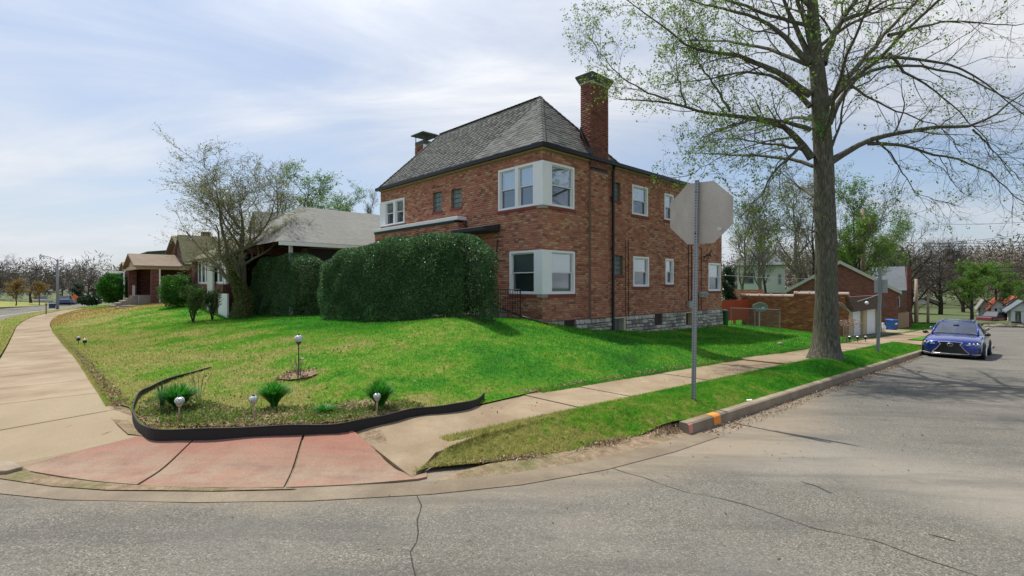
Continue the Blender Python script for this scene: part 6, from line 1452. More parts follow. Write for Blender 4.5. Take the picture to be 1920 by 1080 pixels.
chain('short chain link fence with grey posts in front of the garage doors', 1582, 634, 22.8, 1617, 636, 24.6, .75, 3)
chain('chain link fence with dark posts across the yard behind the satellite dish', 1371, 613, 25.2, 1462, 618, 24.0, .95, 3)
# ---- bungalows far right
def bung(label, px0, px1, ybase, yeave, yridge, Y, roof, wall, group='bungalows at the far right', rot=-.72):
    bx, by, bz = at(px0, ybase, Y); B = Hs('bungalow', label, 0, 0, 0, 'house', group); o = B.t; o.location = (bx, by, bz); o.rotation_euler = (0, 0, rot); OFF[o.name] = (0, 0, 0)
    w_ = span(px0, px1, Y, rot); he = (ybase-yeave)/FPX*Y; hr_ = (ybase-yridge)/FPX*Y
    B.box('wall', wall, 0, w_, 1.8, 9, -1, he); B.gable('roof', roof, 0, w_, 0, 9, he, hr_, 'v', .25, .14, SIDEW)
    for a in (.1, w_/2-.15, w_-.4): B.box('porch_post', WHITE2, a, a+.3, .1, .4, -.3, he)
    B.box('porch_wall', BKD, .1, w_*.45, .05, .2, -.5, he*.32); B.box('porch_floor', STEPM, 0, w_, .21, 1.79, -.5, .1)
    B.box('door', DARK, w_*.45, w_*.62, 1.76, 1.79, .1, he*.85); B.win('r', 1.78, w_*.1, w_*.38, he*.35, he*.8); return B
bung('small bungalow with grey roof between the green tree trunk and the red roof', 1836, 1858, 600, 577, 563, 60, RG, SIDEW)
bung('bungalow with bright red gabled roof and white porch posts', 1856, 1890, 607, 578, 562, 56, RR, SIDEW)
bung('second red roofed bungalow, higher and to the right', 1882, 1935, 600, 572, 558, 64, RR, SIDEG)
bung('white bungalow with blue grey gable at the right edge', 1893, 1945, 612, 583, 566, 50, RB, SIDEW)
cp = at(1725, 600, 62); CPT = Hs('carport', 'low dark carport with pale roof edge behind the short wooden pole', 0, 0, 0, 'carport'); CPT.t.location = cp; CPT.t.rotation_euler = (0, 0, .1); OFF[CPT.t.name] = (0, 0, 0)
CPT.gable('roof', RG, -2, 3, 0, 5, 2.0, 2.7, 'v', .3, .12, SIDEW)
for a, b in ((-2, 0), (3, 0), (-2, 5), (3, 5)): CPT.box('post', WHITE2, a-.06, a+.06, b-.06, b+.06, 0, 2.0)
CPT.box('back_wall', DARK, -2, 3, 4.9, 4.95, 0, 2.0)
# ---- poles, wires and lamps
WOODP = plain('pole_wood', (.24, .19, .14), .9, .25, 6, .3); GALV = plain('galvanised_steel', (.30, .31, .33), .5, .2, 9, metal=.5)
def pole(name, label, px, py, Y, top, r, mat=WOODP, group='wooden utility poles', cat='pole'):
    b = at(px, py, Y); t_ = at(px, top, Y); T = place_thing(name, label, cat, *b, group); h = t_[2]-b[2]; MB().tube([(0, 0, -.3), (0, 0, h*.5), (0, 0, h)], [r*1.15, r, r*.85], 10).build('shaft', mat, T, smooth=True, off=(0, 0, 0)); return T, h
p1_, h1_ = pole('utility_pole', 'grey wooden utility pole rising behind the garage roof', 1618, 600, 41, 392, .30*.6)
MB().box(-1.1, 1.1, -.06, .06, h1_-.6, h1_-.48).build('crossarm', WOODP, p1_, off=(0, 0, 0))
p2_, h2_ = pole('utility_pole', 'short pale wooden pole on the green bank left of the parked cars', 1718, 601, 47, 523, .24*.6, plain('pale_pole', (.36, .27, .19), .9, .2, 6)); 
p3_, h3_ = pole('utility_pole', 'thin grey pole just right of the short pale one', 1740, 606, 50, 553, .18*.6)
WIRE = plain('cable_black', (.03, .03, .035), .6)
wy = [(1800, 417, 1930, 411, 60), (1790, 449, 1930, 428, 60), (1790, 452, 1930, 434, 60), (1760, 453, 1930, 449, 52), (1760, 459, 1930, 455, 52), (1700, 497, 1930, 498, 50), (1700, 504, 1930, 506, 52)]
for i, (x0, y0, x1, y1, Y) in enumerate(wy):
    a = Vector(at(x0-60, y0+(y0-y1)*60/(x1-x0), Y)); b = Vector(at(x1+60, y1, Y)); pts = [a+(b-a)*s-Vector((0, 0, 1))*.25*4*s*(1-s) for s in np.linspace(0, 1, 14)]
    T = MB().tube([tuple(p-a) for p in pts], .02 if i < 5 else .028, 5).build('power_line', WIRE, off=(0, 0, 0)); T.location = a; tag(T, ['highest faint overhead wire at the right edge of the photo', 'steep overhead wire rising to the right, upper of two', 'steep overhead wire rising to the right, lower of two', 'dark overhead wire just above the twiggy trees, upper of a close pair', 'dark overhead wire just above the twiggy trees, lower of a close pair', 'thick overhead wire crossing the green crown at the right, upper one', 'lowest overhead wire crossing the green crown at the right'][i], 'wire', 'overhead wires at the right')
a = Vector(at(1350, 516, 25)); b = Vector(at(1560, 522, 40)); T = MB().tube([(0, 0, 0), tuple((b-a)*.5-Vector((0, 0, .1))), tuple(b-a)], .012, 5).build('service_cable', plain('cable_pale', (.4, .4, .4), .6), off=(0, 0, 0)); T.location = a; tag(T, 'pale thin cable running from the brick house rear corner across the yard', 'wire')
# street lamp
YL = 62; b = at(108, 576, YL); t_ = at(108, 486, YL); sl_ = place_thing('street_lamp', 'tall street lamp with curved arm beside the front street', 'street lamp', *b); h = t_[2]-b[2]
MB().tube([(0, 0, -.2), (0, 0, h*.5), (0, 0, h)], [.16, .13, .10], 10).build('post', GALV, sl_, off=(0, 0, 0), smooth=True)
k = YL/FPX; MB().tube([(0, 0, h-.35), (-6*k, 0, h+1*k), (-13*k, 0, h+4*k), (-20*k, 0, h+5.5*k), (-27*k, 0, h+6*k)], .05, 6).build('arm', GALV, sl_, off=(0, 0, 0), smooth=True)
mb = MB(); mb.hexa([(-32*k, -.15, h+5.2*k), (-26*k, -.15, h+5.2*k), (-26*k, .15, h+5.2*k), (-32*k, .15, h+5.2*k)], [(-31*k, -.1, h+7*k), (-26*k, -.08, h+7*k), (-26*k, .08, h+7*k), (-31*k, .1, h+7*k)]); mb.build('lamp_head', GALV, sl_, off=(0, 0, 0))
# far street clutter at left
cars = [(78, 571.5, 85, (.35, .33, .32), 'pale car far away at the end of the front street'), (122, 571, 80, (.05, .08, .2), 'dark car far away right of the street lamp'), (131, 570.5, 84, (.3, .32, .36), 'silver car far away beyond the street lamp')]
for px, py, Y, c, lb in cars:
    T = place_thing('parked_car', lb, 'car', *at(px, py, Y)); T.rotation_euler = (0, 0, 2.2); mb = MB(); mb.hexa([(-1.9, -.8, .25), (1.9, -.8, .25), (1.9, .8, .25), (-1.9, .8, .25)], [(-1.85, -.75, .9), (1.85, -.75, .9), (1.85, .75, .9), (-1.85, .75, .9)]); mb.build('body', plain('far_car_paint', c, .3, .1, 2), T, off=(0, 0, 0), bevel=.1)
    mb = MB(); mb.hexa([(-1.1, -.7, .9), (1.3, -.7, .9), (1.3, .7, .9), (-1.1, .7, .9)], [(-.6, -.6, 1.4), (.8, -.6, 1.4), (.8, .6, 1.4), (-.6, .6, 1.4)]); mb.build('cabin', GPAN, T, off=(0, 0, 0))
    for sx in (-1.2, 1.2): MB().tube([(sx, -.82, .3), (sx, .82, .3)], .3, 10).build('wheel', BLKM, T, off=(0, 0, 0))
b = at(140.5, 571, 70); T = place_thing('road_work_sign', 'tiny orange warning sign on a post far down the front street', 'sign', *b); MB().tube([(0, 0, 0), (0, 0, 1.3)], .03, 5).build('post', GALV, T, off=(0, 0, 0)); MB().add([(-.45, -.03, 1.0), (0, -.03, .55), (.45, -.03, 1.0), (0, -.03, 1.45), (-.45, 0, 1.0), (0, 0, .55), (.45, 0, 1.0), (0, 0, 1.45)], [(0, 1, 2, 3), (4, 5, 6, 7), (0, 1, 5, 4), (1, 2, 6, 5), (2, 3, 7, 6), (3, 0, 4, 7)]).build('panel', plain('sign_orange', (.8, .16, .02), .6), T, off=(0, 0, 0))
b = at(86.5, 587, 36); T = place_thing('short_post', 'short dark post at the end of the front sidewalk', 'post', *b); MB().tube([(0, 0, -.1), (0, 0, .62)], .03, 6).build('shaft', BLKM, T, off=(0, 0, 0)); MB().box(-.05, .05, -.05, .05, .62, .68).build('cap', BLKM, T, off=(0, 0, 0))
# low stone step in the mound, far left
a0 = at(215, 580, 33.5); solo(MB().box(0, 1.5, 0, .5, -.3, .12).box(.02, 1.5, .4, .9, .121, .24), 'stone_step', STEPM, 0, 0, 0, 'low reddish concrete step set in the ochre mound before the bungalow', 'step'); o = bpy.data.objects['stone_step']; o.location = a0; o.rotation_euler = (0, 0, .1)
# ================================================================ stop sign seen from behind
ALU = None
def m_alu():
    t = NT('weathered_aluminium'); v = t.coord(); s = t.n('ShaderNodeMapping', {'Vector': v, 'Scale': (1, 1, .35)}).outputs[0]
    c = t.ramp(t.noise(s, 2.0, 5, .5, dist=.8), [(.35, (.40, .35, .30)), (.55, (.50, .45, .40)), (.75, (.62, .59, .54))]); c = t.mix(t.ramp(t.noise(v, 22, 4, .7), [(.5, 0), (.8, .35)]), c, (.25, .2, .16))
    return t.finish(c, .5, .35, t.bump(t.noise(v, 3, 3), .02, .3), .5)
ALU = m_alu()
ys = 8.1; sb = at(1300, 742, ys); su, sv = UV(sb[0], sb[1]); sz = sb[2]
ST = thing('stop_sign', 'large octagonal traffic sign seen from its bare metal back, on the near verge', 'traffic sign', su, sv, sz)
lean = (at(1307, 340, ys)[0]-sb[0])/(at(1307, 340, ys)[2]-sz)
ST.rotation_euler = (0, math.atan(lean), TH) if False else (0, 0, TH)
HT = at(1307, 340, ys)[2]-sz; top_off = UV(at(1307, 340, ys)[0], ys); du_, dv_ = top_off[0]-su, top_off[1]-sv
R8 = .99/2/math.cos(math.pi/8); zc = at(1311, 399, ys)[2]
cx_, cy_ = UV(at(1311.5, 399, ys)[0], ys)
oct_ = [(cy_+R8*math.cos(math.pi/8+i*math.pi/4), zc+R8*math.sin(math.pi/8+i*math.pi/4)) for i in range(8)]
pu0 = cx_+.035
_s = -math.tan(math.radians(8)); rt_ = lambda a, d: (pu0+d+(a-cy_)*_s, a)
MB().hexa([(*rt_(a, 0), b) for a, b in oct_], [(*rt_(a, .004), b) for a, b in oct_]).build('panel', ALU, ST)
MB().hexa([(*rt_(a, .0042), b) for a, b in oct_], [(*rt_(a, .0052), b) for a, b in oct_]).build('red_face', plain('sign_red', (.55, .02, .02), .5), ST)
w_ = .028
def postpt(s): return (su+du_*s, sv+dv_*s, sz-.15+(HT+.17)*s)
mb = MB(); q0, q1 = postpt(0), postpt(1); mb.hexa([(q0[0]-w_, q0[1]-w_, q0[2]), (q0[0]+w_, q0[1]-w_, q0[2]), (q0[0]+w_, q0[1]+w_, q0[2]), (q0[0]-w_, q0[1]+w_, q0[2])], [(q1[0]-w_, q1[1]-w_, q1[2]), (q1[0]+w_, q1[1]-w_, q1[2]), (q1[0]+w_, q1[1]+w_, q1[2]), (q1[0]-w_, q1[1]+w_, q1[2])])
post = mb.build('post', GALV, ST, bevel=.004); mb = MB(); nh = int(HT/.042)
for i in range(nh):
    p = postpt((i+.5)/nh)
    for face in (0, 1):
        r8 = .0095; ring = []
        for j in range(8):
            a = j*math.pi/4
            ring.append((p[0]-w_-.0012, p[1]+r8*math.cos(a), p[2]+r8*math.sin(a)) if face == 0 else (p[0]+r8*math.cos(a), p[1]-w_-.0012, p[2]+r8*math.sin(a)))
        mb.add(ring, [tuple(range(8))])
o = mb.build('punched_holes', BLKM, post); o['kind'] = 'stuff'
for s in (.62, .93):
    p = postpt(s*.9+.05 if s < .9 else .955); 
zs_ = [zc-.33, zc+.33]
PADM = plain('sticker_white', (.6, .6, .56), .6, .1, 5)
MB().box(pu0-.004+(-.30)*_s, pu0-.0015+(-.24)*_s, cy_-.33, cy_-.26, zc-.30, zc-.25).build('sticker', PADM, ST)
for z in zs_: s = (z-sz)/HT; p = postpt(s); MB().tube([(p[0]-w_-.012, p[1], z), (pu0+.01, p[1], z)], .012, 6).build('bolt', BLKM, ST)
# ---- no-parking sign post near the parked car
yp = 17.3; b = at(1645.5, 668, yp); pu_, pv_ = UV(b[0], b[1]); P2T = thing('parking_sign', 'narrow grey post with small blank grey sign between big tree and blue car', 'traffic sign', pu_, pv_, b[2])
tpx = UV(at(1651, 500, yp)[0], yp); hp = at(1651, 504, yp)[2]
mb = MB(); w_ = .045; mb.hexa([(pu_-w_, pv_-w_, b[2]-.1), (pu_+w_, pv_-w_, b[2]-.1), (pu_+w_, pv_+w_, b[2]-.1), (pu_-w_, pv_+w_, b[2]-.1)], [(tpx[0]-w_, tpx[1]-w_, hp), (tpx[0]+w_, tpx[1]-w_, hp), (tpx[0]+w_, tpx[1]+w_, hp), (tpx[0]-w_, tpx[1]+w_, hp)]); mb.build('post', GALV, P2T)
z0, z1 = at(0, 549, yp)[2], at(0, 524, yp)[2]; MB().box(tpx[0]+.05, tpx[0]+.055, tpx[1]-.19, tpx[1]+.19, z0, z1).build('panel', plain('sign_grey', (.42, .45, .46), .5, .08, 4, metal=.3), P2T, bevel=.002)
# ================================================================ cars
def m_paint(name, c, met=.55):
    t = NT(name); return t.finish(c, .28, met, t.bump(t.noise(t.coord(), 300, 2), .0005, .1), .6, coat=1.0)
CHROME = plain('chrome', (.75, .76, .78), .15, .03, 2, metal=1); RUB = plain('tyre_rubber', (.02, .02, .021), .85, .2, 12); GLC = m_glass('car_glass', (.45, .52, .50), .22)
HLG = plain('headlight_glass', (.65, .68, .72), .08, .2, 9, spec=1); TRIMB = plain('black_trim', (.012, .012, .013), .35, .2, 4)
def loft(secs, closed_caps=True):
    # secs: list of (x, [(y,z)...half outline from bottom centre to top centre])
    mb = MB(); n = len(secs[0][1]); ring = 2*n-2
    for x, pts in secs:
        full = [(x+(p[2] if len(p) > 2 else 0), p[0], p[1]) for p in pts]+[(x+(p[2] if len(p) > 2 else 0), -p[0], p[1]) for p in pts[-2:0:-1]]; mb.v += full
    for i in range(len(secs)-1):
        for j in range(ring): mb.f.append((i*ring+j, i*ring+(j+1) % ring, (i+1)*ring+(j+1) % ring, (i+1)*ring+j))
    mb.f.append(tuple(range(ring))[::-1]); mb.f.append(tuple(range((len(secs)-1)*ring, len(secs)*ring))); return mb
def sedan(label, u, v, paint, group=None, detail=True, name='parked_car'):
    z = float(roadz(u+2, v)); T = thing(name, label, 'car', u, v, z, group); T.rotation_euler = (0, math.atan(.0366), TH) ; OFF[T.name] = (0, 0, 0)
    def sec(x, w, zb, zm, zs, zt, cr): return (x, [(0, zb), (w*.82, zb), (w*.97, zb+.09), (w, zm), (w*.975, zs), (w*.86, zt-.02), (w*.5, zt+cr*.6), (0, zt+cr)])
    secs = [sec(-.02, .60, .27, .45, .62, .70, .02), sec(.06, .74, .22, .44, .66, .745, .03), sec(.20, .85, .19, .45, .70, .79, .035), sec(.42, .905, .18, .48, .75, .84, .04), sec(.8, .928, .18, .52, .80, .895, .04), sec(1.35, .932, .18, .55, .86, .96, .03), sec(2.0, .932, .18, .55, .89, .985, .0), sec(3.4, .932, .18, .56, .92, 1.02, .0), sec(4.1, .925, .19, .58, .93, 1.05, .02), sec(4.6, .90, .24, .6, .92, 1.05, .01), sec(4.88, .80, .32, .6, .85, .98, 0), sec(4.97, .66, .4, .6, .78, .88, 0)]
    body = loft(secs).build('body', paint, T, smooth=True); m = body.modifiers.new('s', 'SUBSURF'); m.levels = 2; m.render_levels = 2
    # greenhouse: glass shell with painted roof and pillars
    b0, b1, r0, r1 = 1.38, 4.12, 2.18, 3.30; yb, yr = .76, .575; zb0, zb1, zr_ = .97, 1.04, 1.42
    mb = MB(); mb.add([(b0, -yb+.06, zb0), (b0, yb-.06, zb0), (b1, yb-.1, zb1), (b1, -yb+.1, zb1), (r0, -yr, zr_), (r0, yr, zr_), (r1, yr, zr_+.01), (r1, -yr, zr_+.01), (2.3, -yb-.05, .96), (2.3, yb+.05, .96), (3.3, yb+.05, .99), (3.3, -yb-.05, .99), (b0-.07, 0, zb0+.0), (r0-.06, 0, zr_+.02)],
        [(1, 0, 12), (0, 4, 13, 12), (12, 13, 5, 1), (0, 8, 4), (8, 11, 7, 4), (11, 3, 7), (1, 5, 9), (9, 5, 6, 10), (10, 6, 2), (3, 2, 6, 7)])
    mb.build('windows', GLC, T)
    MB().box(b0+.5, b1-.4, -.6, .6, .75, .99).build('cabin_interior', DARK, T)
    for s in (-1, 1):
        MB().box(2.5, 2.65, s*.35-.22, s*.35+.22, .8, 1.22).build('seat', plain('seat_leather', (.18, .15, .12), .7), T, bevel=.04)
    mb = MB(); mb.add([(r0-.02, -yr-.01, zr_-.005), (r0-.02, yr+.01, zr_-.005), (r1+.02, yr+.01, zr_), (r1+.02, -yr-.01, zr_), (r0+.02, -yr*.7, zr_+.035), (r0+.02, yr*.7, zr_+.035), (r1, yr*.7, zr_+.04), (r1, -yr*.7, zr_+.04), (r0-.07, 0, zr_+.01)], [(4, 5, 6, 7), (0, 8, 4), (8, 5, 4), (8, 1, 5), (1, 2, 6, 5), (2, 3, 7, 6), (3, 0, 4, 7)]); mb.build('roof', paint, T)
    for s in (-1, 1):
        MB().tube([(b0-.02, s*(yb-.04), zb0-.01), ((b0+r0)/2, s*(yb+yr)/2*.985, (zb0+zr_)/2+.03), (r0, s*(yr+.005), zr_+.005), (2.8, s*(yr+.02), zr_+.02), (r1, s*(yr+.005), zr_+.01), (b1, s*(yb-.08), zb1)], .032, 6).build('pillar', paint, T, smooth=True)
        mi = MB().sphere((0, 0, 0), .1, 12, 8, .75).build('mirror', TRIMB if detail else paint, T, smooth=True, off=(0, 0, 0)); mi.location = (1.62, s*.97, .99); mi.scale = (.6, .95, .85)
        MB().tube([(1.66, s*.86, .96), (1.63, s*.95, .98)], .025, 6).build('mirror_stalk', TRIMB, T)
        for wx in (.93, 3.80):
            arch = MB().tube([(wx, s*.70, .345), (wx, s*.938, .345)], .385, 24).build('wheel_arch', TRIMB, T)
            ty = MB().tube([(wx, s*.74, .335), (wx, s*.76, .335), (wx, s*.945, .335), (wx, s*.955, .335)], [.30, .335, .335, .31], 28).build('tyre', RUB, T, smooth=False)
            rm = MB().tube([(wx, s*.95, .335), (wx, s*.962, .335)], .22, 24).build('rim', plain('rim_dark', (.08, .08, .085), .3, metal=.8), ty)
            for k in range(5): a = k*2*math.pi/5; MB().tube([(wx, s*.968, .335), (wx+.2*math.cos(a), s*.966, .335+.2*math.sin(a))], .018, 5).build('spoke', CHROME, rm)
    if detail:
        X = lambda y: -.045+.30*abs(y/.9)**2.6   # nose plan curve
        def plate(nm, pts, mat, par=T, out=.0, th=.05): # polygon in (y,z) laid over the nose
            f = [(X(y)-out-.012, y, z) for y, z in pts]; bk = [(X(y)+th, y, z) for y, z in pts]; n = len(pts)
            return MB().add(f+bk, [tuple(range(n))]+[(i, (i+1) % n, (i+1) % n+n, i+n) for i in range(n)]).build(nm, mat, par)
        half = [(.37, .70), (.335, .655), (.29, .61), (.33, .55), (.42, .42), (.52, .325), (.55, .285), (.53, .262)]
        def strip(path, wid, nm, mat, par, out=.02):
            pts = [(X(y)-out, y, z) for y, z in path]; return MB().tube(pts, wid, 6).build(nm, mat, par)
        # grille as horizontal slices so it wraps the nose
        mbg = MB(); rows_ = 18; hy = np.array([p[0] for p in half])[::-1]; hz2 = np.array([p[1] for p in half])[::-1]
        for i in range(rows_):
            za = .265+(.69-.265)*i/rows_; zb_ = .265+(.69-.265)*(i+1)/rows_; ya, yb2 = np.interp(za, hz2, hy), np.interp(zb_, hz2, hy); nn = 10
            for j in range(nn):
                t0, t1 = -1+2*j/nn, -1+2*(j+1)/nn; q = [(X(ya*t0)-.018, ya*t0, za), (X(ya*t1)-.018, ya*t1, za), (X(yb2*t1)-.018, yb2*t1, zb_), (X(yb2*t0)-.018, yb2*t0, zb_)]; mbg.add(q, [(0, 1, 2, 3)])
        gr = mbg.build('grille', TRIMB, T)
        mbs = MB()
        for i in range(10):
            for s in (-1, 1):
                y0_ = .045+i*.045; 
                if y0_ > .5: continue
                zt_ = np.interp(y0_, [.29, .52], [.60, .33]) if y0_ > .29 else .68; mbs.tube([(X(y0_)-.022, s*y0_, .285), (X(y0_)-.022, s*y0_*.9, (zt_+.285)/2), (X(y0_*.8)-.022, s*y0_*.8, zt_)], .004, 4)
        mbs.build('grille_slats', plain('slat_dark', (.05, .05, .055), .3, metal=.8), gr)
        for s in (-1, 1): strip([(s*y, z) for y, z in [(.36, .695), (.33, .655), (.285, .61), (.33, .55), (.42, .42), (.53, .31), (.555, .275)]], .013, 'chrome_frame', CHROME, gr, .022)
        strip([(-.55, .265), (-.3, .258), (0, .256), (.3, .258), (.55, .265)], .012, 'chrome_frame', CHROME, gr, .022)
        strip([(-.36, .70), (0, .715), (.36, .70)], .009, 'chrome_frame', CHROME, gr, .012)
        # oval badge with slanted L
        bx_ = X(0)-.035; ov = [(bx_, .085*math.cos(a), .60+.058*math.sin(a)) for a in np.linspace(0, 2*math.pi, 25)]
        em = MB().tube(ov, .009, 6, caps=False).build('badge', CHROME, gr); MB().tube([(bx_, -.035, .635), (bx_, .02, .585), (bx_, -.055, .578)], .008, 5).build('badge_letter', CHROME, em)
        for s in (-1, 1):
            hl = [(s*y, z) for y, z in [(.42, .665), (.50, .60), (.66, .60), (.84, .64), (.885, .725), (.72, .715), (.55, .69)]]
            h_ = plate('headlight', hl if s > 0 else hl[::-1], plain('headlight_dark', (.05, .055, .07), .1, spec=1), out=.012)
            for y in (.56, .67, .78): MB().sphere((X(y)-.035, s*y, .655), .036, 10, 7).build('lens', HLG, h_, smooth=True)
            strip([(s*.47, .615), (s*.58, .605), (s*.70, .612), (s*.83, .65)], .010, 'light_strip', HLG, h_, .04)
            iv = [(s*y, z) for y, z in [(.68, .47), (.80, .53), (.87, .50), (.86, .33), (.72, .29)]]; plate('air_intake', iv if s > 0 else iv[::-1], TRIMB, out=.004)
            strip([(s*.60, .275), (s*.72, .262), (s*.86, .275)], .012, 'chrome_strip', CHROME, T, .03)
        lp = [(-.70, .24), (-.70, .19), (.70, .19), (.70, .24)]
        MB().tube([(X(y)-.01, y, .215) for y in np.linspace(-.8, .8, 13)], .03, 6).build('lower_lip', TRIMB, T)
        MB().tube([(1.30, y, .99) for y in (-.6, 0, .6)], .012, 5).build('wiper', TRIMB, T)
        MB().box(1.86, 1.9, -.09, .09, 1.29, 1.33).build('rear_view_mirror', TRIMB, T)
        MB().add([(1.50, -.60, 1.005), (1.50, -.52, 1.005), (1.555, -.51, 1.045), (1.555, -.59, 1.045)], [(0, 1, 2, 3)]).build('inspection_sticker', WHITE, T)
    T.scale = (.95, .95, .97); return T
fcx, fcy = at(1780, 0, 18.4)[:2]; cu_, cv_ = UV(fcx, fcy)
c1_ = sedan('shiny blue sedan parked at the kerb facing the camera, dark spindle grille', cu_+.35, 2.42, m_paint('blue_car_paint', (.009, .033, .27)))
c2_ = sedan('grey blue sedan parked directly behind the shiny blue one, only its roof showing', 30.6, 2.95, m_paint('grey_car_paint', (.10, .13, .20)), detail=False)
T = thing('parked_car', 'dark red car parked in front of the red roofed bungalows', 'car', 0, 0, 0); T.location = at(1868, 608, 53); T.rotation_euler = (0, 0, .3); OFF[T.name] = (0, 0, 0)
mb = MB(); mb.hexa([(-2, -.8, .25), (2, -.8, .25), (2, .8, .25), (-2, .8, .25)], [(-1.9, -.7, .85), (1.9, -.7, .85), (1.9, .7, .85), (-1.9, .7, .85)]); mb.build('body', plain('maroon_paint', (.12, .015, .02), .3, spec=.7), T, bevel=.12)
mb = MB(); mb.hexa([(-1.1, -.68, .85), (1.4, -.68, .85), (1.4, .68, .85), (-1.1, .68, .85)], [(-.6, -.55, 1.35), (.9, -.55, 1.35), (.9, .55, 1.35), (-.6, .55, 1.35)]); mb.build('cabin', GPAN, T, bevel=.05)
for sx in (-1.25, 1.25): MB().tube([(sx, -.82, .3), (sx, .82, .3)], .3, 14).build('wheel', BLKM, T)
# ================================================================ blue wheeled bin, green cart, jug, satellite dish
def cart(label, px, py, Y, wpx, hpx, mat, rot, mark=False):
    b = at(px, py, Y); T = place_thing('wheeled_bin', label, 'bin', *b); T.rotation_euler = (0, 0, rot); OFF[T.name] = (0, 0, 0); w = wpx/FPX*Y/2*.78; h = hpx/FPX*Y
    MB().hexa([(-w*.8, -w*.7, .05), (w*.8, -w*.7, .05), (w*.8, w*.8, .05), (-w*.8, w*.8, .05)], [(-w, -w, h*.88), (w, -w, h*.88), (w, w, h*.88), (-w, w, h*.88)]).build('tub', mat, T, bevel=.03)
    MB().hexa([(-w*1.06, -w*1.1, h*.885), (w*1.06, -w*1.1, h*.885), (w*1.06, w*1.1, h*.885), (-w*1.06, w*1.1, h*.885)], [(-w*.95, -w*.95, h*.96), (w*.95, -w*.95, h*.96), (w*.95, w*1.05, h), (-w*.95, w*1.05, h)]).build('lid', mat, T, bevel=.02)
    for s in (-1, 1): MB().tube([(s*w*.75, w*.85, .12), (s*w*.9, w*.85, .12)], .12, 12).build('wheel', RUB, T)
    if mark: MB().add([(-.07, -w*.93, h*.58), (.16, -w*.93, h*.60), (.18, -w*.95, h*.68), (.05, -w*.955, h*.72), (-.05, -w*.95, h*.66)], [(0, 1, 2, 3, 4)]).build('emblem', WHITE, T)
    return T
cart('bright blue wheeled bin with small white mark beside the tan fence', 1672.5, 622, 34, 19, 24, plain('blue_plastic', (.012, .09, .30), .45, .08, 3), .3, True)
cart('dark blue bin beside the front street far beyond the ochre mound', 98, 579, 44, 13, 11, plain('dark_blue_plastic', (.01, .04, .13), .5, .1, 3), .8)
cart('tall dark green bin against the rear corner of the brick house', 1360.5, 617, 24.6, 11, 37, plain('green_plastic', (.008, .06, .035), .5, .1, 3), .6)
b = at(1655, 622, 31); T = place_thing('garden_ornament', 'small white jug shaped ornament beside the garage end', 'ornament', *b); MB().tube([(0, 0, 0), (0, 0, .1), (0, 0, .35), (0, 0, .45), (0, 0, .55)], [.14, .17, .12, .06, .09], 12).build('body', WHITE, T, off=(0, 0, 0), smooth=True); MB().tube([(.1, 0, .15), (.2, 0, .3), (.08, 0, .45)], .02, 6).build('handle', WHITE, T, off=(0, 0, 0))
b = at(1424, 617, 26); T = place_thing('satellite_dish', 'grey satellite dish on a thin pole in the side yard before the garage', 'satellite dish', *b); OFF[T.name] = (0, 0, 0); hd = at(0, 577, 26)[2]-b[2]
MB().tube([(0, 0, -.1), (0, 0, hd)], .03, 8).build('pole', UTIL, T)
mb = MB(); ringn = 24; vs = [(0, .0, hd+.03)]; DS = plain('dish_grey', (.16, .20, .19), .5, .08, 4)
for k, rr in enumerate((.14, .28, .41)):
    for j in range(ringn): a = 2*math.pi*j/ringn; vs.append((rr*math.cos(a), -.02-rr*rr*.5-.0, hd+.03+rr*.58*math.sin(a)))
fs = [(0, 1+j, 1+(j+1) % ringn) for j in range(ringn)]+[(1+k*ringn+j, 1+(k+1)*ringn+j, 1+(k+1)*ringn+(j+1) % ringn, 1+k*ringn+(j+1) % ringn) for k in range(2) for j in range(ringn)]
dsh = mb.add(vs, fs).build('reflector', DS, T, smooth=True); sm_ = dsh.modifiers.new('t', 'SOLIDIFY'); sm_.thickness = .02
MB().tube([(0, .02, hd-.18), (0, -.35, hd-.05), (0, -.4, hd)], .014, 6).build('feed_arm', UTIL, T); MB().box(-.05, .05, -.45, -.37, hd-.03, hd+.05).build('receiver', UTIL, T)
# vine covered stake and small lights beside the chain link fence
b = at(1586, 641, 21.5); T = place_thing('dead_vine', 'dead pinkish vine on a leaning stake right of the big tree', 'plant', *b); MB().tube([(0, 0, -.05), (.06, 0, .4), (.12, 0, .85)], .035, 6).build('stake', WOODM, T, off=(0, 0, 0))
r_ = np.random.default_rng(71); V, F = leaf_quads(np.array([0.1, 0, .8])+r_.normal(0, 1, (500, 3))*np.array([.28, .15, .1]), .05, r_, .2); link('dry_leaves', np_mesh('dry_leaves', V, F, plain('dry_pink', (.38, .25, .2), .9, .3, 20)), T)
# ================================================================ corner flower bed
EDG = plain('edging_rubber', (.010, .010, .011), .7, .3, 8, .3)
TOPC = [(396, 690, .02), (370, 697, .02), (340, 704, .03), (305, 716, .03), (280, 727, .04), (262, 737, .05), (252, 750, .06), (249, 765, .08), (256, 780, .09), (270, 790, .10), (290, 796, .10), (340, 796, .10), (400, 795, .10), (470, 793, .09), (540, 791, .09), (600, 789, .09), (645, 787, .09), (690, 779, .08), (735, 771, .08), (780, 761, .08), (830, 756, .08), (870, 752, .07), (895, 746, .06), (908, 740, .06)]
ed = []
for x, y, dz in TOPC:
    u, v = gp(x, y, lambda a, b: float(base(a, b)), dz+.05 if y > 745 else .08); ed.append((u, v))
def dens_(P, n=5):
    out = []
    for i in range(len(P)-1):
        for k in range(n): s = k/n; p0 = P[max(i-1, 0)]; p1 = P[i]; p2 = P[i+1]; p3 = P[min(i+2, len(P)-1)]; out.append(tuple(.5*((2*b)+(c-a)*s+(2*a-5*b+4*c-d)*s*s+(3*b-a-3*c+d)*s**3) for a, b, c, d in zip(p0, p1, p2, p3)))
    return out+[P[-1]]
ed = dens_(ed, 4); E = []
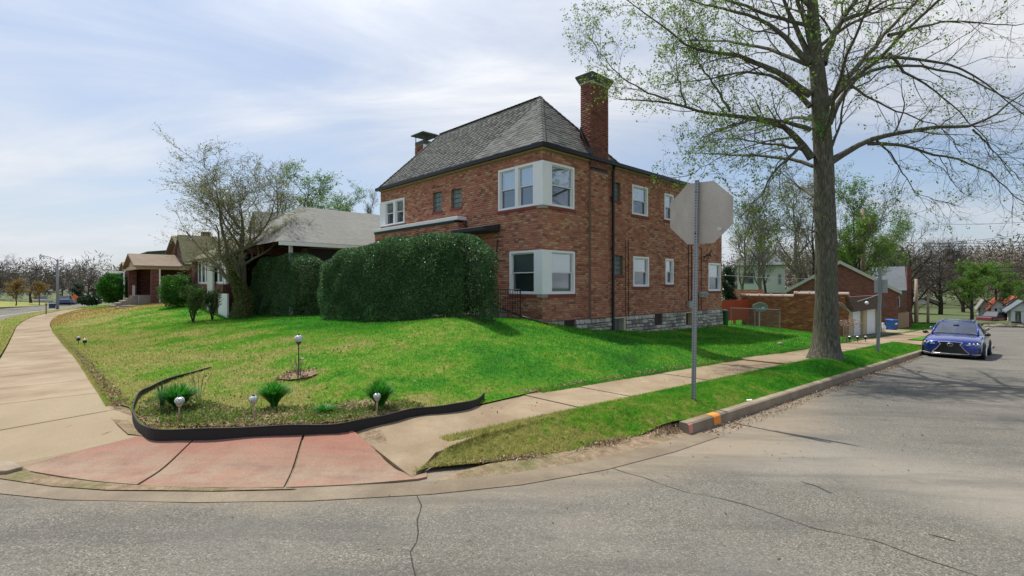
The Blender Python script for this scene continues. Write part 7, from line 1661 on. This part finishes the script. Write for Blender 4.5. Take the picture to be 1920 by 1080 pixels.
for i, (u, v) in enumerate(ed):
    j = max(0, i-1); k = min(len(ed)-1, i+1); t = Vector((ed[k][0]-ed[j][0], ed[k][1]-ed[j][1])).normalized(); n = Vector((-t.y, t.x)); zb_ = float(base(u, v)); hgt = .092+.006*math.sin(i*.7)
    E.append((u, v, n, zb_, hgt))
mb = MB(); vs = []
for u, v, n, zb_, hg in E:
    w_ = .007; vs += [(u+n.x*w_, v+n.y*w_, zb_-.05), (u+n.x*w_*.6, v+n.y*w_*.6, zb_+hg), (u-n.x*w_*.6, v-n.y*w_*.6, zb_+hg), (u-n.x*w_, v-n.y*w_, zb_-.05)]
m = len(E); mb.add(vs, [(4*i+j, 4*i+(j+1) % 4, 4*i+4+(j+1) % 4, 4*i+4+j) for i in range(m-1) for j in range(4)]+[(0, 1, 2, 3), (4*m-1, 4*m-2, 4*m-3, 4*m-4)])
edg = thing('garden_edging', 'wavy black rubber garden edging curving round the corner flower bed', 'garden edging', ed[30][0], ed[30][1], float(base(*ed[30])))
mb.build('edging_band', EDG, edg)
MB().tube([(u, v, zb_+hg+.004) for u, v, n, zb_, hg in E], .011, 6).build('rolled_rim', EDG, edg, smooth=True)
# soil inside the bed
bed_in = [(u, v) for u, v, *_ in E]
def bedz(u, v): return lawnz(u, v)+.03
SOILP = [gp(*p, lambda a, b: float(base(a, b))+.08) for p in [(262, 752), (256, 772), (275, 788), (340, 792), (420, 790), (520, 788), (620, 784), (700, 773), (760, 762), (800, 756), (760, 748), (700, 745), (620, 752), (520, 760), (440, 758), (380, 748), (330, 742), (290, 742)]]
MULCH = m_dirt('bed_mulch', (.13, .075, .045), (.32, .23, .15))
sheet('flower_bed_soil', SOILP, lambda u, v: lawnz(u, v)+.02+.012*np.sin(u*31)*np.sin(v*27), gs((-1, 7, .06)), gs((4, 12, .06)), MULCH)
# dry leaf litter and weeds over the bed
LITT = leafmat('dry_leaf', [(0, (.16, .08, .04)), (.4, (.32, .2, .11)), (.75, (.46, .36, .24)), (1, (.62, .52, .4))], .15, .8)
def litter(name, poly, zf, n, size, mat, label, seed, cat='leaves', lift=.012, up=0):
    r_ = np.random.default_rng(seed); P = np.array(poly); u = r_.uniform(P[:, 0].min(), P[:, 0].max(), n*4); v = r_.uniform(P[:, 1].min(), P[:, 1].max(), n*4); k = inside(u, v, poly); u, v = u[k][:n], v[k][:n]
    cl = np.sin(u*5+seed)+np.sin(v*6.3)+r_.normal(0, .9, len(u)); k = cl > -.5; u, v = u[k], v[k]
    x, y, _ = W(u, v); z = zf(u, v)+lift*r_.random(len(u)); V, F = leaf_quads(np.c_[x, y, z], size, r_, up); o = link(name, np_mesh(name, V, F, mat)); return tag(o, label, cat, kind='stuff')
litter('leaf_litter', SOILP, lambda u, v: lawnz(u, v)+.03, 9000, .035, LITT, 'dry brown leaf litter in the corner flower bed', 81)
WEED = leafmat('weed_leaf', [(0, (.08, .18, .02)), (.6, (.16, .28, .04)), (1, (.3, .34, .09))], .4)
litter('weeds', SOILP, lambda u, v: lawnz(u, v)+.03, 11000, .032, WEED, 'small green weeds creeping over the corner flower bed', 82, 'weeds', .03, .6)
GP2 = [gp(*p, roadz) for p in [(800, 884), (900, 876), (1000, 868), (1100, 852), (1190, 832), (1290, 812), (1360, 790)]]+[(7.6, 3.45), (6.75, 3.6), (5.1, 3.8), (3.95, 3.98), (2.9, 4.4)]
litter('leaf_litter', GP2, lambda u, v: stripz(u, v)+.012, 7000, .03, LITT, 'dry grass and leaf litter along the muddy gutter below the verge', 83)
LE = [gp(*p) for p in [(243, 765), (230, 745), (190, 690), (170, 665), (160, 667), (185, 700), (225, 755), (236, 772)]]
edge_l = [(float(swAe(v, 1))+a, float(v)) for v, a in [(9, -.02), (14, -.02), (20, -.02), (30, -.02), (30, .12), (20, .12), (14, .14), (9, .2)]]
litter('leaf_litter', edge_l, lambda u, v: lawnz(u, v)+.02, 4500, .035, LITT, 'dry litter along the lawn side of the front sidewalk', 84)
litter('leaf_litter', [(5.9, 5.86), (30, 5.86), (30, 6.0), (5.9, 6.05)], lambda u, v: lawnz(u, v)+.02, 5000, .035, LITT, 'dry litter along the lawn side of the side sidewalk', 85)
litter('leaf_litter', [gp(*p) for p in [(270, 808), (400, 812), (640, 803), (640, 794), (400, 801), (275, 800)]], lambda u, v: base(u, v)+.01, 2500, .03, LITT, 'dry crumbs between the black edging and the red ramp', 86)
litter('leaf_litter', [(4.2, 4.7), (20, 4.7), (20, 5.8), (4.2, 5.8)], lambda u, v: base(u, v)+.004, 260, .03, LITT, 'a few dry leaves on the side sidewalk', 181, lift=.002)
litter('leaf_litter', [(1, 1), (16, 1), (16, 3.25), (7, 3.25), (3.5, 3.6), (1, 5)], lambda u, v: roadz(u, v)+.004, 420, .028, LITT, 'a few dry leaves and twigs on the road by the kerb', 182, lift=.002)
litter('leaf_litter', [(6.7, 3.0), (24, 3.1), (24, 3.31), (6.7, 3.31)], lambda u, v: roadz(u, v)+.006, 3800, .03, LITT, 'dry leaves and grit lying against the foot of the kerb', 183, lift=.01)
LN = [(u, v) for u, v in LAWN if u < 30 and v < 30]+[(30, 30)]
litter('lawn_weeds', [(.9, 9), (1.2, 8.4), (2.2, 7.3), (5.9, 6.1), (24, 6.1), (24, 10.4), (11, 10.4), (8, 11), (7, 24), (1.0, 24)], lawnz, 9000, .045, leafmat('clover', [(0, (.05, .17, .02)), (.6, (.10, .26, .035)), (1, (.22, .36, .07))], .45), 'broad leaved weeds growing through the corner lawn', 281, 'weeds', .03, .3)
litter('leaf_litter', [(.9, 9), (1.2, 8.4), (2.2, 7.3), (5.9, 6.1), (24, 6.1), (24, 10.4), (11, 10.4), (8, 11), (7, 24), (1.0, 24)], lambda u, v: lawnz(u, v)+.025, 2000, .035, LITT, 'scattered dry leaves and dead stalks in the corner lawn', 282)
# ---- daylily clumps
BLD = leafmat('daylily_blade', [(0, (.02, .15, .02)), (.5, (.04, .27, .02)), (1, (.10, .38, .04))], .4, .4)
DKB = leafmat('iris_blade', [(0, (.03, .08, .03)), (1, (.07, .13, .05))], .3)
def clump(label, px, py, wpx, hpx, n, seed, mat=BLD, name='daylily_clump', spread=1., cat='plant', group='daylily clumps in the corner bed', dz=.1):
    r_ = np.random.default_rng(seed); u, v = gp(px, py, lambda a, b: lz(a, b)); x, y, _ = W(u, v); z = lz(u, v)+.02; T = place_thing(name, label, cat, x, y, z, group); w_ = wpx/2/FPX*y; h = hpx/FPX*y
    m = 6; a = r_.uniform(0, 2*np.pi, n); rad = np.sqrt(r_.random(n)); L = h*(.75+.45*r_.random(n)); s = np.linspace(0, 1, m)[None, :]
    out = (w_*rad*spread)[:, None]; hx = out*(.25*s+.75*s**2); hz_ = L[:, None]*(s-.35*rad[:, None]*s**2.2)
    P = np.stack([np.cos(a)[:, None]*(hx+.04*r_.random((n, 1))), np.sin(a)[:, None]*(hx+.04*r_.random((n, 1))), hz_], -1); sd_ = np.stack([-np.sin(a), np.cos(a), np.zeros(n)], -1)[:, None, :]
    wd = (.0075*(1-s**2)+.001)[..., None]; V = np.stack([P-sd_*wd, P+sd_*wd], 2).reshape(-1, 3); idx = np.arange(n*m*2).reshape(n, m, 2); F = np.stack([idx[:, :-1, 0], idx[:, :-1, 1], idx[:, 1:, 1], idx[:, 1:, 0]], -1).reshape(-1, 4)
    o = link('blades', np_mesh('blades', V, F, mat), T); o['kind'] = 'stuff'; return T
clump('left daylily clump behind the leftmost globe light', 334, 772, 72, 50, 900, 91, spread=1.2); clump('middle daylily clump right of the central globe light', 514, 766, 60, 48, 850, 92, spread=1.2); clump('right daylily clump directly behind the right globe light', 712, 770, 58, 54, 900, 93, spread=1.15)
clump('stiff dark iris leaves standing at the left of the left daylily clump', 303, 768, 30, 60, 26, 94, DKB, 'iris_plant', .8, 'plant', None); clump('small low green tuft between the middle and right daylilies', 610, 778, 44, 16, 220, 95, BLD, 'grass_tuft', 1.2, 'plant', None)
# dead thin stems
def stems(label, px, py, wpx, hpx, n, seed):
    r_ = np.random.default_rng(seed); u, v = gp(px, py, lambda a, b: lz(a, b)); x, y, _ = W(u, v); z = lz(u, v); T = place_thing('dried_plant', label, 'plant', x, y, z, 'thin dead stems'); w_ = wpx/2/FPX*y; h = hpx/FPX*y
    for i in range(n): a = r_.uniform(0, 6.28); q = r_.random(); MB().tube([(0.02*math.cos(a), .02*math.sin(a), 0), (w_*q*.4*math.cos(a), w_*q*.4*math.sin(a), h*.5), (w_*q*math.cos(a), w_*q*math.sin(a)*.5, h*(.7+.3*r_.random()))], .003, 4).build('stem', TWIGP, T, off=(0, 0, 0))
stems('thin dead stems around the left daylily clump', 372, 752, 60, 60, 9, 96); stems('thin dead stems round the foot of the tall globe light', 562, 712, 70, 50, 14, 97)
# ---- solar globe lights
GLOBE = NT('cracked_glass'); p = GLOBE.coord(); vz = GLOBE.n('ShaderNodeTexVoronoi', {'Vector': p, 'Scale': 38.0}, feature='DISTANCE_TO_EDGE').outputs[0]
cg = GLOBE.ramp(vz, [(0, (.85, .86, .86)), (.12, (.42, .43, .42)), (.5, (.30, .31, .30))]); GLOBE = GLOBE.finish(cg, .12, .25, GLOBE.bump(vz, .01, .8), 1.0)
STK = plain('pinkish_stake', (.52, .36, .26), .6, .1, 6)
def globe(label, px, ytop, ybot, gpx, rot=0, stake=STK, leanx=0):
    u, v = gp(px, ybot, lambda a, b: lz(a, b)); x, y, _ = W(u, v); z = lz(u, v); T = place_thing('globe_light', label, 'garden light', x, y, z, 'globe garden lights'); r = gpx/2/FPX*y; h = (ybot-ytop)/FPX*y
    MB().tube([(0, 0, -.05), (leanx*.5, 0, h*.45), (leanx, 0, h-2*r)], .011, 8).build('stake', stake, T, off=(0, 0, 0), smooth=True); MB().tube([(leanx, 0, h-2.5*r), (leanx, 0, h-1.7*r)], [.012, r*.75], 12).build('collar', stake, T, off=(0, 0, 0), smooth=True)
    MB().sphere((leanx, 0, h-r), r, 18, 12, .95).build('globe', GLOBE, T, off=(0, 0, 0), smooth=True); MB().tube([(leanx, 0, h-.15*r), (leanx, 0, h+.05*r)], r*.35, 12).build('solar_cap', BLKM, T, off=(0, 0, 0))
    return T
globe('globe light on pinkish stake in front of the left daylily clump', 335, 743, 790, 17, 0, STK, .012); globe('globe light on pinkish stake left of the middle daylily clump', 475, 741, 788, 16); globe('globe light on pinkish stake in front of the right daylily clump', 707, 736, 778, 14)
g4 = globe('tall globe light on thin dark stake in the mulch ring on the lawn', 560, 627, 706, 16, 0, plain('dark_stake', (.05, .045, .04), .6))
yy = g4.location[1]; k = yy/FPX; MB().tube([(0, 0, .4*79*k), (.06, 0, .42*79*k)], .005, 5).build('leaf_arm', BLKM, g4, off=(0, 0, 0)); MB().sphere((.07, 0, .43*79*k), .03, 8, 6, .35).build('solar_leaf', plain('pale_leaf', (.5, .5, .48), .5), g4, off=(0, 0, 0))
u4, v4 = UV(g4.location[0], g4.location[1]); ring = [(u4+.32*math.cos(a)*(1+.15*math.sin(a*5)), v4+.32*math.sin(a)*(1+.1*math.cos(a*4))) for a in np.linspace(0, 2*math.pi, 20)[:-1]]
sheet('mulch_ring', ring, lambda u, v: lawnz(u, v)+.035, gs((u4-.4, u4+.4, .05)), gs((v4-.4, v4+.4, .05)), MULCH); litter('leaf_litter', ring, lambda u, v: lawnz(u, v)+.04, 500, .05, LITT, 'reddish brown mulch ring round the tall globe light', 88)
def pathlight(label, px, ytop, ybot, wpx, grp='small path lights', zf=None):
    u, v = gp(px, ybot, zf or (lambda a, b: lz(a, b))); x, y, _ = W(u, v); z = (zf or lz)(u, v); T = place_thing('path_light', label, 'garden light', x, y, float(z), grp); h = (ybot-ytop)/FPX*y; r = wpx/2/FPX*y
    MB().tube([(0, 0, -.03), (0, 0, h*.7)], .012, 6).build('stake', BLKM, T, off=(0, 0, 0)); MB().tube([(0, 0, h*.5), (0, 0, h*.8)], r, 10).build('lantern', BLKM, T, off=(0, 0, 0)); MB().sphere((0, 0, h*.85), r*1.05, 10, 6, .8).build('cap', GLOBE, T, off=(0, 0, 0)); return T
pathlight('small black path light at the lawn edge, left of a pair', 147, 631, 646, 6); pathlight('small black path light at the lawn edge, right of a pair', 159, 635, 651, 6)
for px, lb in ((1593, 'small dark path light nearest the vine stake'), (1608, 'small dark path light in the middle of three by the chain link fence'), (1623, 'small dark path light at the right of three by the chain link fence')): pathlight(lb, px, 630, 641, 5, 'path lights by the chain link fence')
# small litter
u, v = gp(1404, 754, lambda a, b: float(vergez(a, b)[0])); x, y, _ = W(u, v); z = float(vergez(u, v)[0])+.03
o = MB().add([(-.04, -.01, 0), (.05, -.02, .01), (.05, .01, .02), (-.03, .02, .01)], [(0, 1, 2, 3)]).build('paper_scrap', WHITE, off=(0, 0, 0)); o.location = (x, y, z); tag(o, 'scrap of white paper on the verge right of the sign post', 'litter')
u, v = gp(1463, 646, lambda a, b: lz(a, b)); x, y, _ = W(u, v); o = MB().sphere((0, 0, .03), .11, 9, 6, .6).build('field_stone', CURBM, off=(0, 0, 0)); o.location = (x, y, lz(u, v)); tag(o, 'small brown stone on the lawn left of the big tree', 'stone')
ROCK = plain('rubble_grey', (.30, .25, .2), .95, .3, 4)
rk = np.random.default_rng(99)
for i in range(9):
    px = 1850+i*8+rk.uniform(-2, 2); o = MB().sphere((0, 0, .1), .22+.18*rk.random(), 7, 5, .55).build('rubble_stone', ROCK, off=(0, 0, 0)); o.location = at(px, 614+rk.uniform(-2, 2), 47); o.rotation_euler = (0, 0, i); tag(o, 'lump of rubble on the bank across the street at the right', 'stone', 'rubble on the far bank')
